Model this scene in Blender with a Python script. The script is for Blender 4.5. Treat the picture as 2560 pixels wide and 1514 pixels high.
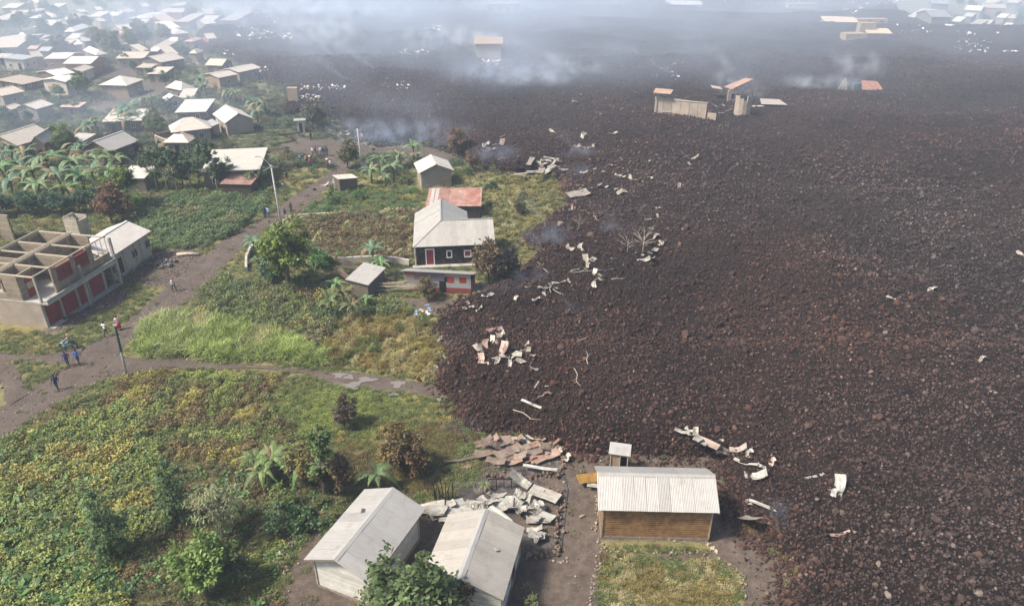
import bpy, bmesh, math, random
import numpy as np
from mathutils import Vector, Matrix

for o in list(bpy.data.objects):
    bpy.data.objects.remove(o, do_unlink=True)
SC = bpy.context.scene
COL = SC.collection
R = math.radians
# ------------------------------------------------------------------ camera
CAM_H, PITCH, FPX = 39.0, R(28.4), 1828.0        # metres, depression, focal length in photo pixels (2560 wide)
cam_d = bpy.data.cameras.new('camera')
cam_d.sensor_width = 36.0
cam_d.lens = 36.0 * FPX / 2560.0
cam_d.clip_start = 0.5
cam_d.clip_end = 6000.0
cam = bpy.data.objects.new('camera', cam_d)
COL.objects.link(cam)
cam.location = (0, 0, CAM_H)
cam.rotation_euler = (R(90) - PITCH, 0, 0)
SC.camera = cam
# ------------------------------------------------------------------ sky and sun
SUN_EL, SUN_AZ = R(53), R(-108)                   # azimuth measured from +Y towards +X
world = bpy.data.worlds.new('World')
SC.world = world
world.use_nodes = True
wn = world.node_tree
wn.nodes.clear()
sky = wn.nodes.new('ShaderNodeTexSky')
sky.sky_type = 'NISHITA'
sky.sun_disc = False
sky.sun_elevation = SUN_EL
sky.sun_rotation = SUN_AZ
sky.air_density = 1.0
sky.dust_density = 3.0
bg = wn.nodes.new('ShaderNodeBackground')
bg.inputs['Strength'].default_value = 0.095
wo = wn.nodes.new('ShaderNodeOutputWorld')
wn.links.new(sky.outputs[0], bg.inputs[0])
wn.links.new(bg.outputs[0], wo.inputs[0])
sun_d = bpy.data.lights.new('sun', 'SUN')
sun_d.energy = 3.7
sun_d.angle = R(10)
sun_d.color = (1.0, 0.95, 0.87)
sun = bpy.data.objects.new('sun', sun_d)
COL.objects.link(sun)
sdir = Vector((math.cos(SUN_EL) * math.sin(SUN_AZ), math.cos(SUN_EL) * math.cos(SUN_AZ), math.sin(SUN_EL)))
sun.rotation_euler = sdir.to_track_quat('Z', 'Y').to_euler()
# ------------------------------------------------------------------ exposure and render
SC.view_settings.view_transform = 'Standard'
SC.view_settings.look = 'None'
SC.view_settings.exposure = 1.1
SC.view_settings.gamma = 1.0
SC.view_settings.use_curve_mapping = False
SC.cycles.use_denoising = True
SC.cycles.max_bounces = 5
SC.cycles.diffuse_bounces = 2
SC.cycles.glossy_bounces = 2
SC.cycles.transmission_bounces = 2
SC.cycles.volume_bounces = 1
SC.cycles.transparent_max_bounces = 16
SC.cycles.volume_step_rate = 2.0
SC.cycles.volume_max_steps = 48
SC.cycles.use_adaptive_sampling = True
SC.cycles.adaptive_threshold = 0.02

random.seed(7)
RNG = np.random.default_rng(11)

# ================================================================== helpers
CT, ST = math.cos(PITCH), math.sin(PITCH)
def U(px, py, z=0.0):
    """world point on the level z that the photo pixel looks at"""
    x = (px - 1280.0) / FPX
    y = -(py - 757.0) / FPX
    d = (x, CT + y * ST, -ST + y * CT)
    t = (z - CAM_H) / d[2]
    return Vector((t * d[0], t * d[1], z))
def proj(p):
    v = p[2] - CAM_H
    Z = p[1] * CT - v * ST
    return 1280 + FPX * p[0] / Z, 757 - FPX * (p[1] * ST + v * CT) / Z
def T(tile, x, y):
    ox, oy = tile
    return ox + x / 3.533, oy + y / 3.533
T1, T2, T3, T4 = (0, 0), (600, 0), (1200, 0), (1860, 0)
T5, T6, T7 = (0, 380), (600, 380), (1200, 380)
T8, B1, B2, B3 = (0, 700), (600, 740), (1200, 740), (1860, 740)
C1, C2, C3, C4 = (0, 1094), (600, 1094), (1200, 1094), (1860, 1094)

def hash2(ix, iy, seed):
    h = (ix.astype(np.int64) * 374761393 + iy.astype(np.int64) * 668265263 + seed * 1442695041) & 0xFFFFFFFF
    h = ((h ^ (h >> 13)) * 1274126177) & 0xFFFFFFFF
    h = h ^ (h >> 16)
    return (h & 0xFFFF) / 65535.0
def vnoise(x, y, seed=0):
    x = np.asarray(x, float); y = np.asarray(y, float)
    ix = np.floor(x); iy = np.floor(y)
    fx = x - ix; fy = y - iy
    fx = fx * fx * (3 - 2 * fx); fy = fy * fy * (3 - 2 * fy)
    a = hash2(ix, iy, seed); b = hash2(ix + 1, iy, seed)
    c = hash2(ix, iy + 1, seed); d = hash2(ix + 1, iy + 1, seed)
    return (a * (1 - fx) + b * fx) * (1 - fy) + (c * (1 - fx) + d * fx) * fy
def fbm(x, y, seed=0, oct=4):
    s = 0; a = 1; t = 0
    for k in range(oct):
        s = s + a * vnoise(x * 2 ** k + 17.3 * k, y * 2 ** k - 9.1 * k, seed + k); t += a; a *= 0.5
    return s / t
def in_poly(x, y, poly):
    x = np.asarray(x, float); y = np.asarray(y, float)
    if x.size < 8:
        a = np.asarray(poly, float); b = np.roll(a, -1, 0); X, Y = x[..., None], y[..., None]
        with np.errstate(divide='ignore', invalid='ignore'):
            h = ((a[:, 1] > Y) != (b[:, 1] > Y)) & (X < (b[:, 0] - a[:, 0]) * (Y - a[:, 1]) / (b[:, 1] - a[:, 1]) + a[:, 0])
        return h.sum(-1) % 2 == 1
    c = np.zeros(x.shape, bool)
    n = len(poly)
    for i in range(n):
        x0, y0 = poly[i]; x1, y1 = poly[(i + 1) % n]
        if y0 == y1: continue
        c ^= ((y0 > y) != (y1 > y)) & (x < (x1 - x0) * (y - y0) / (y1 - y0) + x0)
    return c
def d_poly(x, y, poly, closed=True):
    x = np.asarray(x, float); y = np.asarray(y, float)
    if x.size < 8 and closed:
        a = np.asarray(poly, float); d = np.roll(a, -1, 0) - a; X, Y = x[..., None], y[..., None]
        t = np.clip(((X - a[:, 0]) * d[:, 0] + (Y - a[:, 1]) * d[:, 1]) / ((d ** 2).sum(1) + 1e-9), 0, 1)
        return np.sqrt(((X - a[:, 0] - t * d[:, 0]) ** 2 + (Y - a[:, 1] - t * d[:, 1]) ** 2).min(-1))
    best = np.full(x.shape, 1e9)
    n = len(poly)
    for i in range(n if closed else n - 1):
        ax, ay = poly[i]; bx, by = poly[(i + 1) % n]
        dx, dy = bx - ax, by - ay
        L = dx * dx + dy * dy + 1e-9
        t = np.clip(((x - ax) * dx + (y - ay) * dy) / L, 0, 1)
        best = np.minimum(best, (x - ax - t * dx) ** 2 + (y - ay - t * dy) ** 2)
    return np.sqrt(best)
def wpoly(pts, z=0.0):
    return [tuple(U(a, b, z)[:2]) for a, b in pts]
def gz(x, y):
    """the ground's gentle unevenness"""
    return 0.10 * np.sin(np.asarray(x) * 0.23 + 1.0) * np.sin(np.asarray(y) * 0.19) + 0.06 * np.sin(np.asarray(x) * 0.61 - np.asarray(y) * 0.47)
def gp(px, py, dz=0.0):
    p = U(px, py, 0.0)
    return Vector((p.x, p.y, float(gz(p.x, p.y)) + dz))

class MB:
    def __init__(s): s.v = []; s.f = []; s.m = []
    def quad(s, a, b, c, d, m=0):
        i = len(s.v); s.v += [tuple(a), tuple(b), tuple(c), tuple(d)]; s.f.append((i, i + 1, i + 2, i + 3)); s.m.append(m)
    def tri(s, a, b, c, m=0):
        i = len(s.v); s.v += [tuple(a), tuple(b), tuple(c)]; s.f.append((i, i + 1, i + 2)); s.m.append(m)
    def poly(s, pts, m=0):
        i = len(s.v); s.v += [tuple(p) for p in pts]; s.f.append(tuple(range(i, i + len(pts)))); s.m.append(m)
    def box(s, x0, x1, y0, y1, z0, z1, m=0):
        i = len(s.v)
        s.v += [(x0, y0, z0), (x1, y0, z0), (x1, y1, z0), (x0, y1, z0), (x0, y0, z1), (x1, y0, z1), (x1, y1, z1), (x0, y1, z1)]
        for f in ((3, 2, 1, 0), (4, 5, 6, 7), (0, 1, 5, 4), (1, 2, 6, 5), (2, 3, 7, 6), (3, 0, 4, 7)):
            s.f.append(tuple(i + k for k in f)); s.m.append(m)
    def bar(s, p, q, w, h, m=0, up=(0, 0, 1)):
        p = Vector(p); q = Vector(q); d = (q - p).normalized(); u = Vector(up)
        if abs(d.dot(u)) > .98: u = Vector((1, 0, 0))
        a = d.cross(u).normalized() * w / 2; b = a.cross(d).normalized() * h / 2
        i = len(s.v)
        for c in (p, q):
            s.v += [tuple(c - a - b), tuple(c + a - b), tuple(c + a + b), tuple(c - a + b)]
        for f in ((3, 2, 1, 0), (4, 5, 6, 7), (0, 1, 5, 4), (1, 2, 6, 5), (2, 3, 7, 6), (3, 0, 4, 7)):
            s.f.append(tuple(i + k for k in f)); s.m.append(m)
    def tube(s, pts, rad, n=6, m=0, cap=True):
        pts = [Vector(p) for p in pts]
        base = len(s.v)
        for k, p in enumerate(pts):
            d = (pts[min(k + 1, len(pts) - 1)] - pts[max(k - 1, 0)]).normalized()
            u = Vector((0, 0, 1)) if abs(d.z) < .9 else Vector((1, 0, 0))
            a = d.cross(u).normalized(); b = d.cross(a)
            r = rad[k] if hasattr(rad, '__len__') else rad
            for j in range(n):
                t = 2 * math.pi * j / n
                s.v.append(tuple(p + (a * math.cos(t) + b * math.sin(t)) * r))
        for k in range(len(pts) - 1):
            for j in range(n):
                j2 = (j + 1) % n
                s.f.append((base + k * n + j, base + (k + 1) * n + j, base + (k + 1) * n + j2, base + k * n + j2)); s.m.append(m)
        if cap:
            s.f.append(tuple(base + j for j in range(n))); s.m.append(m)
            s.f.append(tuple(base + (len(pts) - 1) * n + j for j in reversed(range(n)))); s.m.append(m)
    def mesh(s, name, mats, smooth=False, tone=None):
        me = bpy.data.meshes.new(name)
        me.from_pydata(s.v, [], s.f)
        if not isinstance(mats, (list, tuple)): mats = [mats]
        for m in mats: me.materials.append(m)
        if len(mats) > 1: me.polygons.foreach_set('material_index', s.m)
        if smooth: me.polygons.foreach_set('use_smooth', [True] * len(me.polygons))
        if tone is not None:
            at = me.attributes.new('tone', 'FLOAT', 'FACE'); at.data.foreach_set('value', tone)
        me.update()
        return me
    def build(s, name, mats, parent=None, smooth=False, loc=None, rot=None, col=None):
        return obj(name, s.mesh(name, mats, smooth), parent, loc, rot, col)
def obj(name, me, parent=None, loc=None, rot=None, col=None, scale=None):
    o = bpy.data.objects.new(name, me)
    COL.objects.link(o)
    if parent is not None: o.parent = parent
    if loc is not None: o.location = loc
    if rot is not None: o.rotation_euler = rot if hasattr(rot, '__len__') else (0, 0, rot)
    if scale is not None: o.scale = scale if hasattr(scale, '__len__') else (scale,) * 3
    if col is not None: o.color = (*col, 1)
    return o
def tag(o, label=None, cat=None, group=None, kind=None):
    if label: o['label'] = label
    if cat: o['category'] = cat
    if group: o['group'] = group
    if kind: o['kind'] = kind
    return o
def thing(name, label, cat, loc, rz=0.0, group=None):
    return tag(obj(name, None, None, loc, rz), label, cat, group)
def kids(o):
    return [c for c in bpy.data.objects if c.parent == o]
def copy_tree(o, childmap, parent=None):
    c = o.copy(); COL.objects.link(c); c.parent = parent
    for ch in childmap.get(o.name, []): copy_tree(ch, childmap, c)
    return c
def grid_mesh(name, V, nx, ny, mats, keep=None, smooth=True):
    """V (ny*nx,3) as a sheet; keep: bool per cell"""
    j, i = np.meshgrid(np.arange(ny - 1), np.arange(nx - 1), indexing='ij')
    a = j * nx + i
    q = np.stack([a, a + 1, a + nx + 1, a + nx], -1).reshape(-1, 4)
    if keep is not None: q = q[keep.reshape(-1)]
    used = np.unique(q)
    remap = np.full(V.shape[0], -1, np.int64); remap[used] = np.arange(len(used))
    q = remap[q]; V = V[used]
    me = bpy.data.meshes.new(name)
    me.vertices.add(len(V)); me.vertices.foreach_set('co', V.astype(np.float32).ravel())
    me.loops.add(q.size); me.loops.foreach_set('vertex_index', q.ravel().astype(np.int32))
    me.polygons.add(len(q)); me.polygons.foreach_set('loop_start', (np.arange(len(q)) * 4).astype(np.int32))
    me.polygons.foreach_set('use_smooth', np.full(len(q), smooth))
    for m in (mats if isinstance(mats, (list, tuple)) else [mats]): me.materials.append(m)
    me.update(calc_edges=True)
    me.validate()
    return me, used
def set_col_attr(me, name, rgb):
    at = me.color_attributes.new(name, 'FLOAT_COLOR', 'POINT')
    a = np.ones((len(rgb), 4), np.float32); a[:, :3] = rgb
    at.data.foreach_set('color', a.ravel())

# ------------------------------------------------------------------ materials
class NT:
    def __init__(s, name):
        s.mat = bpy.data.materials.new(name); s.mat.use_nodes = True
        s.t = s.mat.node_tree; s.t.nodes.clear()
        s.out = s.t.nodes.new('ShaderNodeOutputMaterial')
    def n(s, kind, **kw):
        nd = s.t.nodes.new('ShaderNode' + kind)
        for k, v in kw.items():
            if k.startswith('i_'):
                key = k[2:]
                nd.inputs[int(key) if key.isdigit() else key].default_value = v
            else: setattr(nd, k, v)
        return nd
    def l(s, a, b): s.t.links.new(a, b)
    def math(s, op, a, b=None):
        nd = s.n('Math', operation=op)
        for k, v in enumerate((a, b)):
            if v is None: continue
            if hasattr(v, 'is_linked'): s.l(v, nd.inputs[k])
            else: nd.inputs[k].default_value = v
        return nd.outputs[0]
    def mix(s, fac, a, b, blend='MIX'):
        nd = s.n('Mix', data_type='RGBA', blend_type=blend)
        for k, v in ((0, fac), (6, a), (7, b)):
            if hasattr(v, 'is_linked'): s.l(v, nd.inputs[k])
            else: nd.inputs[k].default_value = (*v, 1) if (k and len(v) == 3) else v
        return nd.outputs[2]
    def noise(s, scale, detail=4, rough=.6, vec=None, dim=None):
        nd = s.n('TexNoise'); nd.inputs['Scale'].default_value = scale
        nd.inputs['Detail'].default_value = detail; nd.inputs['Roughness'].default_value = rough
        if vec is not None: s.l(vec, nd.inputs['Vector'])
        return nd.outputs[0]
    def ramp(s, fac, p0, p1, c0=(0, 0, 0), c1=(1, 1, 1)):
        nd = s.n('ValToRGB'); e = nd.color_ramp.elements
        e[0].position = p0; e[1].position = p1; e[0].color = (*c0, 1); e[1].color = (*c1, 1)
        s.l(fac, nd.inputs[0]); return nd.outputs[0]
    def coord(s, which='Object'): return s.n('TexCoord').outputs[which]
    def pos(s): return s.n('NewGeometry').outputs['Position']
    def bump(s, h, strength=.3, dist=.05):
        nd = s.n('Bump'); nd.inputs['Strength'].default_value = strength; nd.inputs['Distance'].default_value = dist
        s.l(h, nd.inputs['Height']); return nd.outputs[0]
    def bsdf(s, col, rough=.8, spec=.3, metal=0, normal=None):
        b = s.n('BsdfPrincipled')
        if hasattr(col, 'is_linked'): s.l(col, b.inputs['Base Color'])
        else: b.inputs['Base Color'].default_value = (*col, 1)
        if hasattr(rough, 'is_linked'): s.l(rough, b.inputs['Roughness'])
        else: b.inputs['Roughness'].default_value = rough
        b.inputs['Specular IOR Level'].default_value = spec
        b.inputs['Metallic'].default_value = metal
        if normal is not None: s.l(normal, b.inputs['Normal'])
        s.l(b.outputs[0], s.out.inputs[0]); return b

def m_plain(name, col, rough=.8, var=.25, scale=1.5, bump=.0, bscale=20, spec=.3, metal=0, dirt=None, use_obj=False):
    """one colour broken up by two noises; use_obj multiplies by the object's own colour"""
    t = NT(name)
    p = t.pos()
    n1 = t.noise(scale, 5, .65, p)
    lo = tuple(c * (1 - var) for c in col); hi = tuple(min(1, c * (1 + var)) for c in col)
    c = t.ramp(n1, .3, .7, lo, hi)
    if dirt:
        n2 = t.ramp(t.noise(scale * .37, 6, .7, p), .48, .72)
        c = t.mix(n2, c, dirt)
    oi = t.n('ObjectInfo')
    r = t.math('ADD', t.math('MULTIPLY', oi.outputs['Random'], .24), .88)
    c = t.mix(1.0, c, r, 'MULTIPLY')
    if use_obj: c = t.mix(1.0, c, oi.outputs['Color'], 'MULTIPLY')
    nrm = t.bump(t.noise(bscale, 3, .6, p), bump, .03) if bump else None
    t.bsdf(c, rough, spec, metal, nrm)
    return t.mat
def m_metal_sheet(name, col, stain, amount=(.52, .8), rough=.5):
    t = NT(name)
    p = t.pos()
    n1 = t.noise(.9, 6, .7, p)
    streak = t.n('Mapping'); streak.inputs['Scale'].default_value = (9, .8, .8)
    t.l(t.coord('Object'), streak.inputs['Vector'])
    n2 = t.noise(1.0, 4, .6, streak.outputs[0])
    c = t.ramp(n2, .25, .75, tuple(x * .82 for x in col), tuple(min(1, x * 1.1) for x in col))
    c = t.mix(t.math('MULTIPLY', t.ramp(n1, *amount), .85), c, stain)
    oi = t.n('ObjectInfo')
    r = t.math('ADD', t.math('MULTIPLY', oi.outputs['Random'], .16), .92)
    c = t.mix(1.0, c, r, 'MULTIPLY')
    c = t.mix(1.0, c, oi.outputs['Color'], 'MULTIPLY')
    t.bsdf(c, rough, .4, .15, t.bump(t.noise(3, 4, .6, p), .12, .03))
    return t.mat
def m_corrugated(name, col, stain, axis='X', pitch=.17):
    """far roofs: fine ribs as relief only"""
    t = NT(name)
    p = t.pos(); co = t.coord('Object')
    n1 = t.noise(.5, 6, .7, p)
    c = t.ramp(t.noise(2.2, 4, .6, p), .3, .7, tuple(x * .86 for x in col), tuple(min(1, x * 1.08) for x in col))
    c = t.mix(t.math('MULTIPLY', t.ramp(n1, .5, .78), .75), c, stain)
    oi = t.n('ObjectInfo')
    r = t.math('ADD', t.math('MULTIPLY', oi.outputs['Random'], .3), .8)
    c = t.mix(1.0, c, r, 'MULTIPLY')
    c = t.mix(1.0, c, oi.outputs['Color'], 'MULTIPLY')
    w = t.n('TexWave', wave_type='BANDS', bands_direction=axis); w.inputs['Scale'].default_value = .314 / pitch
    t.l(co, w.inputs['Vector'])
    t.bsdf(c, .5, .4, .1, t.bump(w.outputs[1], .25, .02))
    return t.mat
def m_planks(name, col, dark, axis='Z', pitch=.2, gap=.06, rough=.85):
    t = NT(name)
    co = t.coord('Object'); p = t.pos()
    sep = t.n('SeparateXYZ'); t.l(co, sep.inputs[0])
    f = t.math('FRACT', t.math('DIVIDE', sep.outputs[axis], pitch))
    line = t.math('LESS_THAN', f, gap)
    st = t.n('Mapping'); st.inputs['Scale'].default_value = (.7, .7, 9)
    t.l(co, st.inputs['Vector'])
    g = t.noise(2.2, 5, .65, st.outputs[0])
    c = t.ramp(g, .25, .75, tuple(x * .7 for x in col), tuple(min(1, x * 1.2) for x in col))
    c = t.mix(line, c, dark)
    oi = t.n('ObjectInfo'); c = t.mix(1.0, c, oi.outputs['Color'], 'MULTIPLY')
    t.bsdf(c, rough, .2, 0, t.bump(t.math('SUBTRACT', 1.0, f), .5, .02))
    return t.mat
def m_blocks(name, col, mortar):
    t = NT(name)
    p = t.pos(); co = t.coord('Object')
    mp = t.n('CombineXYZ'); sep = t.n('SeparateXYZ'); t.l(co, sep.inputs[0])
    t.l(t.math('ADD', sep.outputs[0], sep.outputs[1]), mp.inputs[0]); t.l(sep.outputs[2], mp.inputs[1])
    b = t.n('TexBrick'); t.l(mp.outputs[0], b.inputs['Vector'])
    b.inputs['Scale'].default_value = 1.0; b.inputs['Brick Width'].default_value = .42; b.inputs['Row Height'].default_value = .22
    b.inputs['Mortar Size'].default_value = .018
    b.inputs['Color1'].default_value = (*col, 1); b.inputs['Color2'].default_value = (*[x * .75 for x in col], 1)
    b.inputs['Mortar'].default_value = (*mortar, 1)
    c = t.mix(t.math('MULTIPLY', t.ramp(t.noise(.7, 6, .7, p), .45, .75), .6), b.outputs[0], tuple(x * .5 for x in col))
    oi = t.n('ObjectInfo'); c = t.mix(1.0, c, oi.outputs['Color'], 'MULTIPLY')
    t.bsdf(c, .9, .2, 0, t.bump(b.outputs[1], -.4, .02))
    return t.mat
def m_leaf(name, inst=False):
    """foliage: the plant's colour times each leaf's own tone"""
    t = NT(name)
    if inst:
        a = t.n('Attribute', attribute_name='tint', attribute_type='INSTANCER'); base = a.outputs['Color']
    else:
        base = t.n('ObjectInfo').outputs['Color']
    a2 = t.n('Attribute', attribute_name='tone', attribute_type='GEOMETRY')
    c = t.mix(1.0, base, a2.outputs['Fac'], 'MULTIPLY')
    d = t.n('BsdfPrincipled'); t.l(c, d.inputs['Base Color']); d.inputs['Roughness'].default_value = .55
    d.inputs['Specular IOR Level'].default_value = .35
    tr = t.n('BsdfTranslucent'); t.l(t.mix(1.0, c, (1.0, 1.1, .5), 'MULTIPLY'), tr.inputs['Color'])
    mx = t.n('MixShader'); mx.inputs[0].default_value = .3
    t.l(d.outputs[0], mx.inputs[1]); t.l(tr.outputs[0], mx.inputs[2]); t.l(mx.outputs[0], t.out.inputs[0])
    return t.mat
def m_inst(name, rough=.9, spec=.25, bump=.0):
    t = NT(name)
    a = t.n('Attribute', attribute_name='tint', attribute_type='INSTANCER')
    n = t.noise(6, 4, .6, t.pos())
    c = t.mix(1.0, a.outputs['Color'], t.ramp(n, .3, .7, (.65,) * 3, (1.25,) * 3), 'MULTIPLY')
    t.bsdf(c, rough, spec, 0, t.bump(n, bump, .05) if bump else None)
    return t.mat

M = {}
M['zinc'] = m_metal_sheet('zinc_sheet', (.33, .31, .28), (.21, .18, .145))
M['zinc_crumpled'] = m_metal_sheet('crumpled_sheet', (.35, .335, .30), (.17, .125, .095), (.44, .70))
M['rust'] = m_metal_sheet('rusty_sheet', (.20, .125, .10), (.31, .26, .23), (.42, .68), .8)
M['burnt'] = m_metal_sheet('burnt_sheet', (.24, .185, .15), (.12, .085, .068), (.45, .7), .8)
M['roof_far'] = m_corrugated('pale_far_roof', (.46, .425, .38), (.32, .275, .23))
M['roof_far_y'] = m_corrugated('pale_far_roof_b', (.46, .425, .38), (.32, .275, .23), 'Y')
M['siding'] = m_planks('white_siding', (.66, .63, .56), (.22, .2, .18), 'Z', .19, .1)
M['white_board'] = m_plain('white_board', (.46, .44, .395), .8, .14, 2.0, .1, 30, dirt=(.42, .38, .31))
M['brown_board'] = m_plain('brown_board', (.235, .13, .052), .75, .35, 3.0, .2, 25, dirt=(.10, .05, .02))
M['dark_plank'] = m_plain('dark_plank', (.030, .025, .022), .9, .6, 3.0, .2, 25, spec=.1, dirt=(.11, .09, .07))
M['wood'] = m_plain('weathered_wood', (.30, .22, .14), .9, .35, 3, .2, 25)
M['pale_wood'] = m_plain('pale_timber', (.36, .30, .22), .9, .25, 3, .1, 25)
M['char'] = m_plain('charred_wood', (.018, .015, .014), .95, .5, 5, .3, 20)
M['block'] = m_blocks('concrete_blocks', (.27, .215, .15), (.33, .275, .20))
M['plaster'] = m_plain('stained_plaster', (.36, .285, .215), .9, .2, .8, .1, 10, dirt=(.26, .22, .17))
M['concrete'] = m_plain('concrete', (.32, .295, .25), .9, .2, 1.2, .1, 12, dirt=(.24, .21, .18))
M['red_paint'] = m_plain('red_paint', (.26, .028, .030), .6, .25, 2, .1, 12)
M['dark'] = m_plain('dark_opening', (.012, .012, .013), .6, .3, 2)
M['white_paint'] = m_plain('white_paint', (.62, .60, .56), .6, .12, 3)
M['far_wall'] = m_plain('far_wall', (.30, .27, .23), .9, .18, .8, dirt=(.28, .24, .2), use_obj=True)
M['far_plank'] = m_planks('far_plank_wall', (.30, .27, .225), (.1, .09, .08), 'Z', .22, .12)
M['stone'] = m_plain('volcanic_stone', (.16, .14, .125), .95, .45, 4, .5, 14, use_obj=True)
M['steel'] = m_plain('galvanised_steel', (.40, .40, .40), .5, .15, 3, metal=.4)
M['pole_paint'] = m_plain('pole_paint', (.42, .40, .37), .7, .2, 3)
M['green_paint'] = m_plain('green_paint', (.02, .06, .035), .6, .2, 3)
M['bark'] = m_plain('bark', (.12, .095, .07), .95, .35, 6, .4, 18)
M['pale_bark'] = m_plain('pale_bark', (.34, .29, .23), .9, .3, 6, .3, 18)
M['leaf'] = m_leaf('foliage')
M['leaf_inst'] = m_leaf('ground_foliage', True)
M['rock_inst'] = m_inst('lava_clinker', .92, .25, .4)
M['debris_inst'] = m_inst('debris_scraps', .7, .3)
M['tint'] = m_plain('coloured', (1, 1, 1), .8, .12, 6, use_obj=True)

# ------------------------------------------------------------------ scattering of uncountable stuff
def scatter(name, label, sources, pos, rot, scl, idx, tint, kind='stuff', cat=None):
    coll = bpy.data.collections.new(name + '_pieces')
    for s in sources: coll.objects.link(s)
    me = bpy.data.meshes.new(name)
    n = len(pos)
    me.vertices.add(n); me.vertices.foreach_set('co', np.asarray(pos, np.float32).ravel())
    a = me.attributes.new('rot', 'FLOAT_VECTOR', 'POINT'); a.data.foreach_set('vector', np.asarray(rot, np.float32).ravel())
    a = me.attributes.new('scl', 'FLOAT_VECTOR', 'POINT'); a.data.foreach_set('vector', np.asarray(scl, np.float32).ravel())
    a = me.attributes.new('idx', 'INT', 'POINT'); a.data.foreach_set('value', np.asarray(idx, np.int32))
    a = me.attributes.new('tint', 'FLOAT_COLOR', 'POINT')
    t4 = np.ones((n, 4), np.float32); t4[:, :3] = tint; a.data.foreach_set('color', t4.ravel())
    me.update()
    o = obj(name, me)
    g = bpy.data.node_groups.new(name + '_scatter', 'GeometryNodeTree')
    g.interface.new_socket('Geometry', in_out='INPUT', socket_type='NodeSocketGeometry')
    g.interface.new_socket('Geometry', in_out='OUTPUT', socket_type='NodeSocketGeometry')
    N = g.nodes.new; L = g.links.new
    gi = N('NodeGroupInput'); go = N('NodeGroupOutput')
    ci = N('GeometryNodeCollectionInfo'); ci.inputs['Collection'].default_value = coll
    ci.inputs['Separate Children'].default_value = True; ci.inputs['Reset Children'].default_value = True
    ip = N('GeometryNodeInstanceOnPoints'); ip.inputs['Pick Instance'].default_value = True
    def named(nm, ty):
        q = N('GeometryNodeInputNamedAttribute'); q.data_type = ty; q.inputs['Name'].default_value = nm
        return q.outputs['Attribute']
    er = N('FunctionNodeEulerToRotation')
    L(named('rot', 'FLOAT_VECTOR'), er.inputs[0]); L(er.outputs[0], ip.inputs['Rotation'])
    L(named('scl', 'FLOAT_VECTOR'), ip.inputs['Scale'])
    L(named('idx', 'INT'), ip.inputs['Instance Index'])
    L(gi.outputs[0], ip.inputs['Points']); L(ci.outputs[0], ip.inputs['Instance'])
    L(ip.outputs[0], go.inputs[0])
    md = o.modifiers.new('scatter', 'NODES'); md.node_group = g
    tag(o, label, cat, None, kind)
    return o
def source(name, me):
    return bpy.data.objects.new(name, me)          # lives only in the scatter's own collection
# ================================================================== the lie of the land (outlines on the ground)
LAVA_PX = [T(C4, 270, 1700), T(C4, 290, 1400), T(C4, 400, 1230), T(C4, 480, 1150), T(C4, 380, 1100), T(C4, 190, 960), T(C4, 150, 870),
           (1886, 1325), (1838, 1300), (1812, 1262), (1806, 1195), (1795, 1150), (1700, 1140), (1600, 1138), (1500, 1142), (1440, 1140), (1404, 1119), (1341, 1102),
           (1293, 1086), (1237, 1090), (1203, 1091), (1163, 1074), (1143, 1037), (1132, 1006), (1092, 978), (1087, 949), (1092, 927),
           (1122, 893), (1122, 876), (1101, 853), (1091, 819), (1109, 797), (1138, 768), (1186, 745), (1225, 728), (1265, 708), (1293, 691),
           (1313, 666), (1347, 643), (1381, 629), (1344, 618), (1313, 606), (1308, 598), (1336, 578), (1370, 553), (1404, 536), (1415, 521),
           (1412, 499), (1404, 482), (1398, 459), (1388, 442), (1285, 440), (1257, 434), (1223, 420), (1155, 393), (1081, 365), (996, 357),
           (954, 365), (925, 354), (877, 348), (863, 331), (849, 300), (770, 291), (699, 287), (722, 252), (725, 221), (657, 204), (628, 195),
           (634, 178), (563, 147), (498, 133), (467, 116), (524, 85), (609, 57), (634, 30), (580, 16), (453, 8), (255, 3), (100, -10), (60, -60),
           (2700, -60), (2700, 84), (2560, 84), (2483, 84), (2398, 78), (2341, 64), (2256, 50), (2228, 8), (2240, -20), (2700, -30)]
k = LAVA_PX.index((2700, -60))
far_right = LAVA_PX[k + 1:]
LAVA = wpoly(LAVA_PX[:k]) + [(-260, 640), (900, 640), (900, 420), tuple(U(2240, -20)[:2])] + wpoly(far_right[::-1][1:-1][1:]) + [(430, 290), (430, 10), (60, 10), (22, 22)]
ROAD_L = [(-120, 1090), (0, 1020), (68, 980), (170, 918), (204, 876), (294, 819), (410, 720), (481, 652), (524, 628), (566, 597), (623, 564), (657, 548),
          (691, 524), (722, 496), (770, 465), (815, 440), (835, 415), (800, 398), (745, 392)]
ROAD_R = [(-120, 1190), (0, 1108), (85, 1048), (170, 994), (255, 945), (300, 885), (360, 818), (425, 776), (495, 742), (538, 691), (580, 650), (609, 618),
          (657, 578), (708, 552), (747, 530), (798, 499), (840, 468), (870, 440), (885, 415), (850, 385), (760, 372)]
SIDE_U = [(290, 885), (359, 899), (481, 899), (600, 909), (700, 915), (798, 927), (940, 938), (1030, 950), (1100, 968)]
SIDE_L = [(250, 950), (325, 940), (396, 925), (481, 921), (600, 922), (700, 926), (770, 936), (855, 968), (968, 978), (1040, 985), (1110, 1002)]
SPUR = [(-120, 860), (0, 880), (108, 886), (214, 866), (185, 912), (167, 916), (28, 897), (60, 940), (70, 985), (0, 1022), (-120, 1080)]
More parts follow.
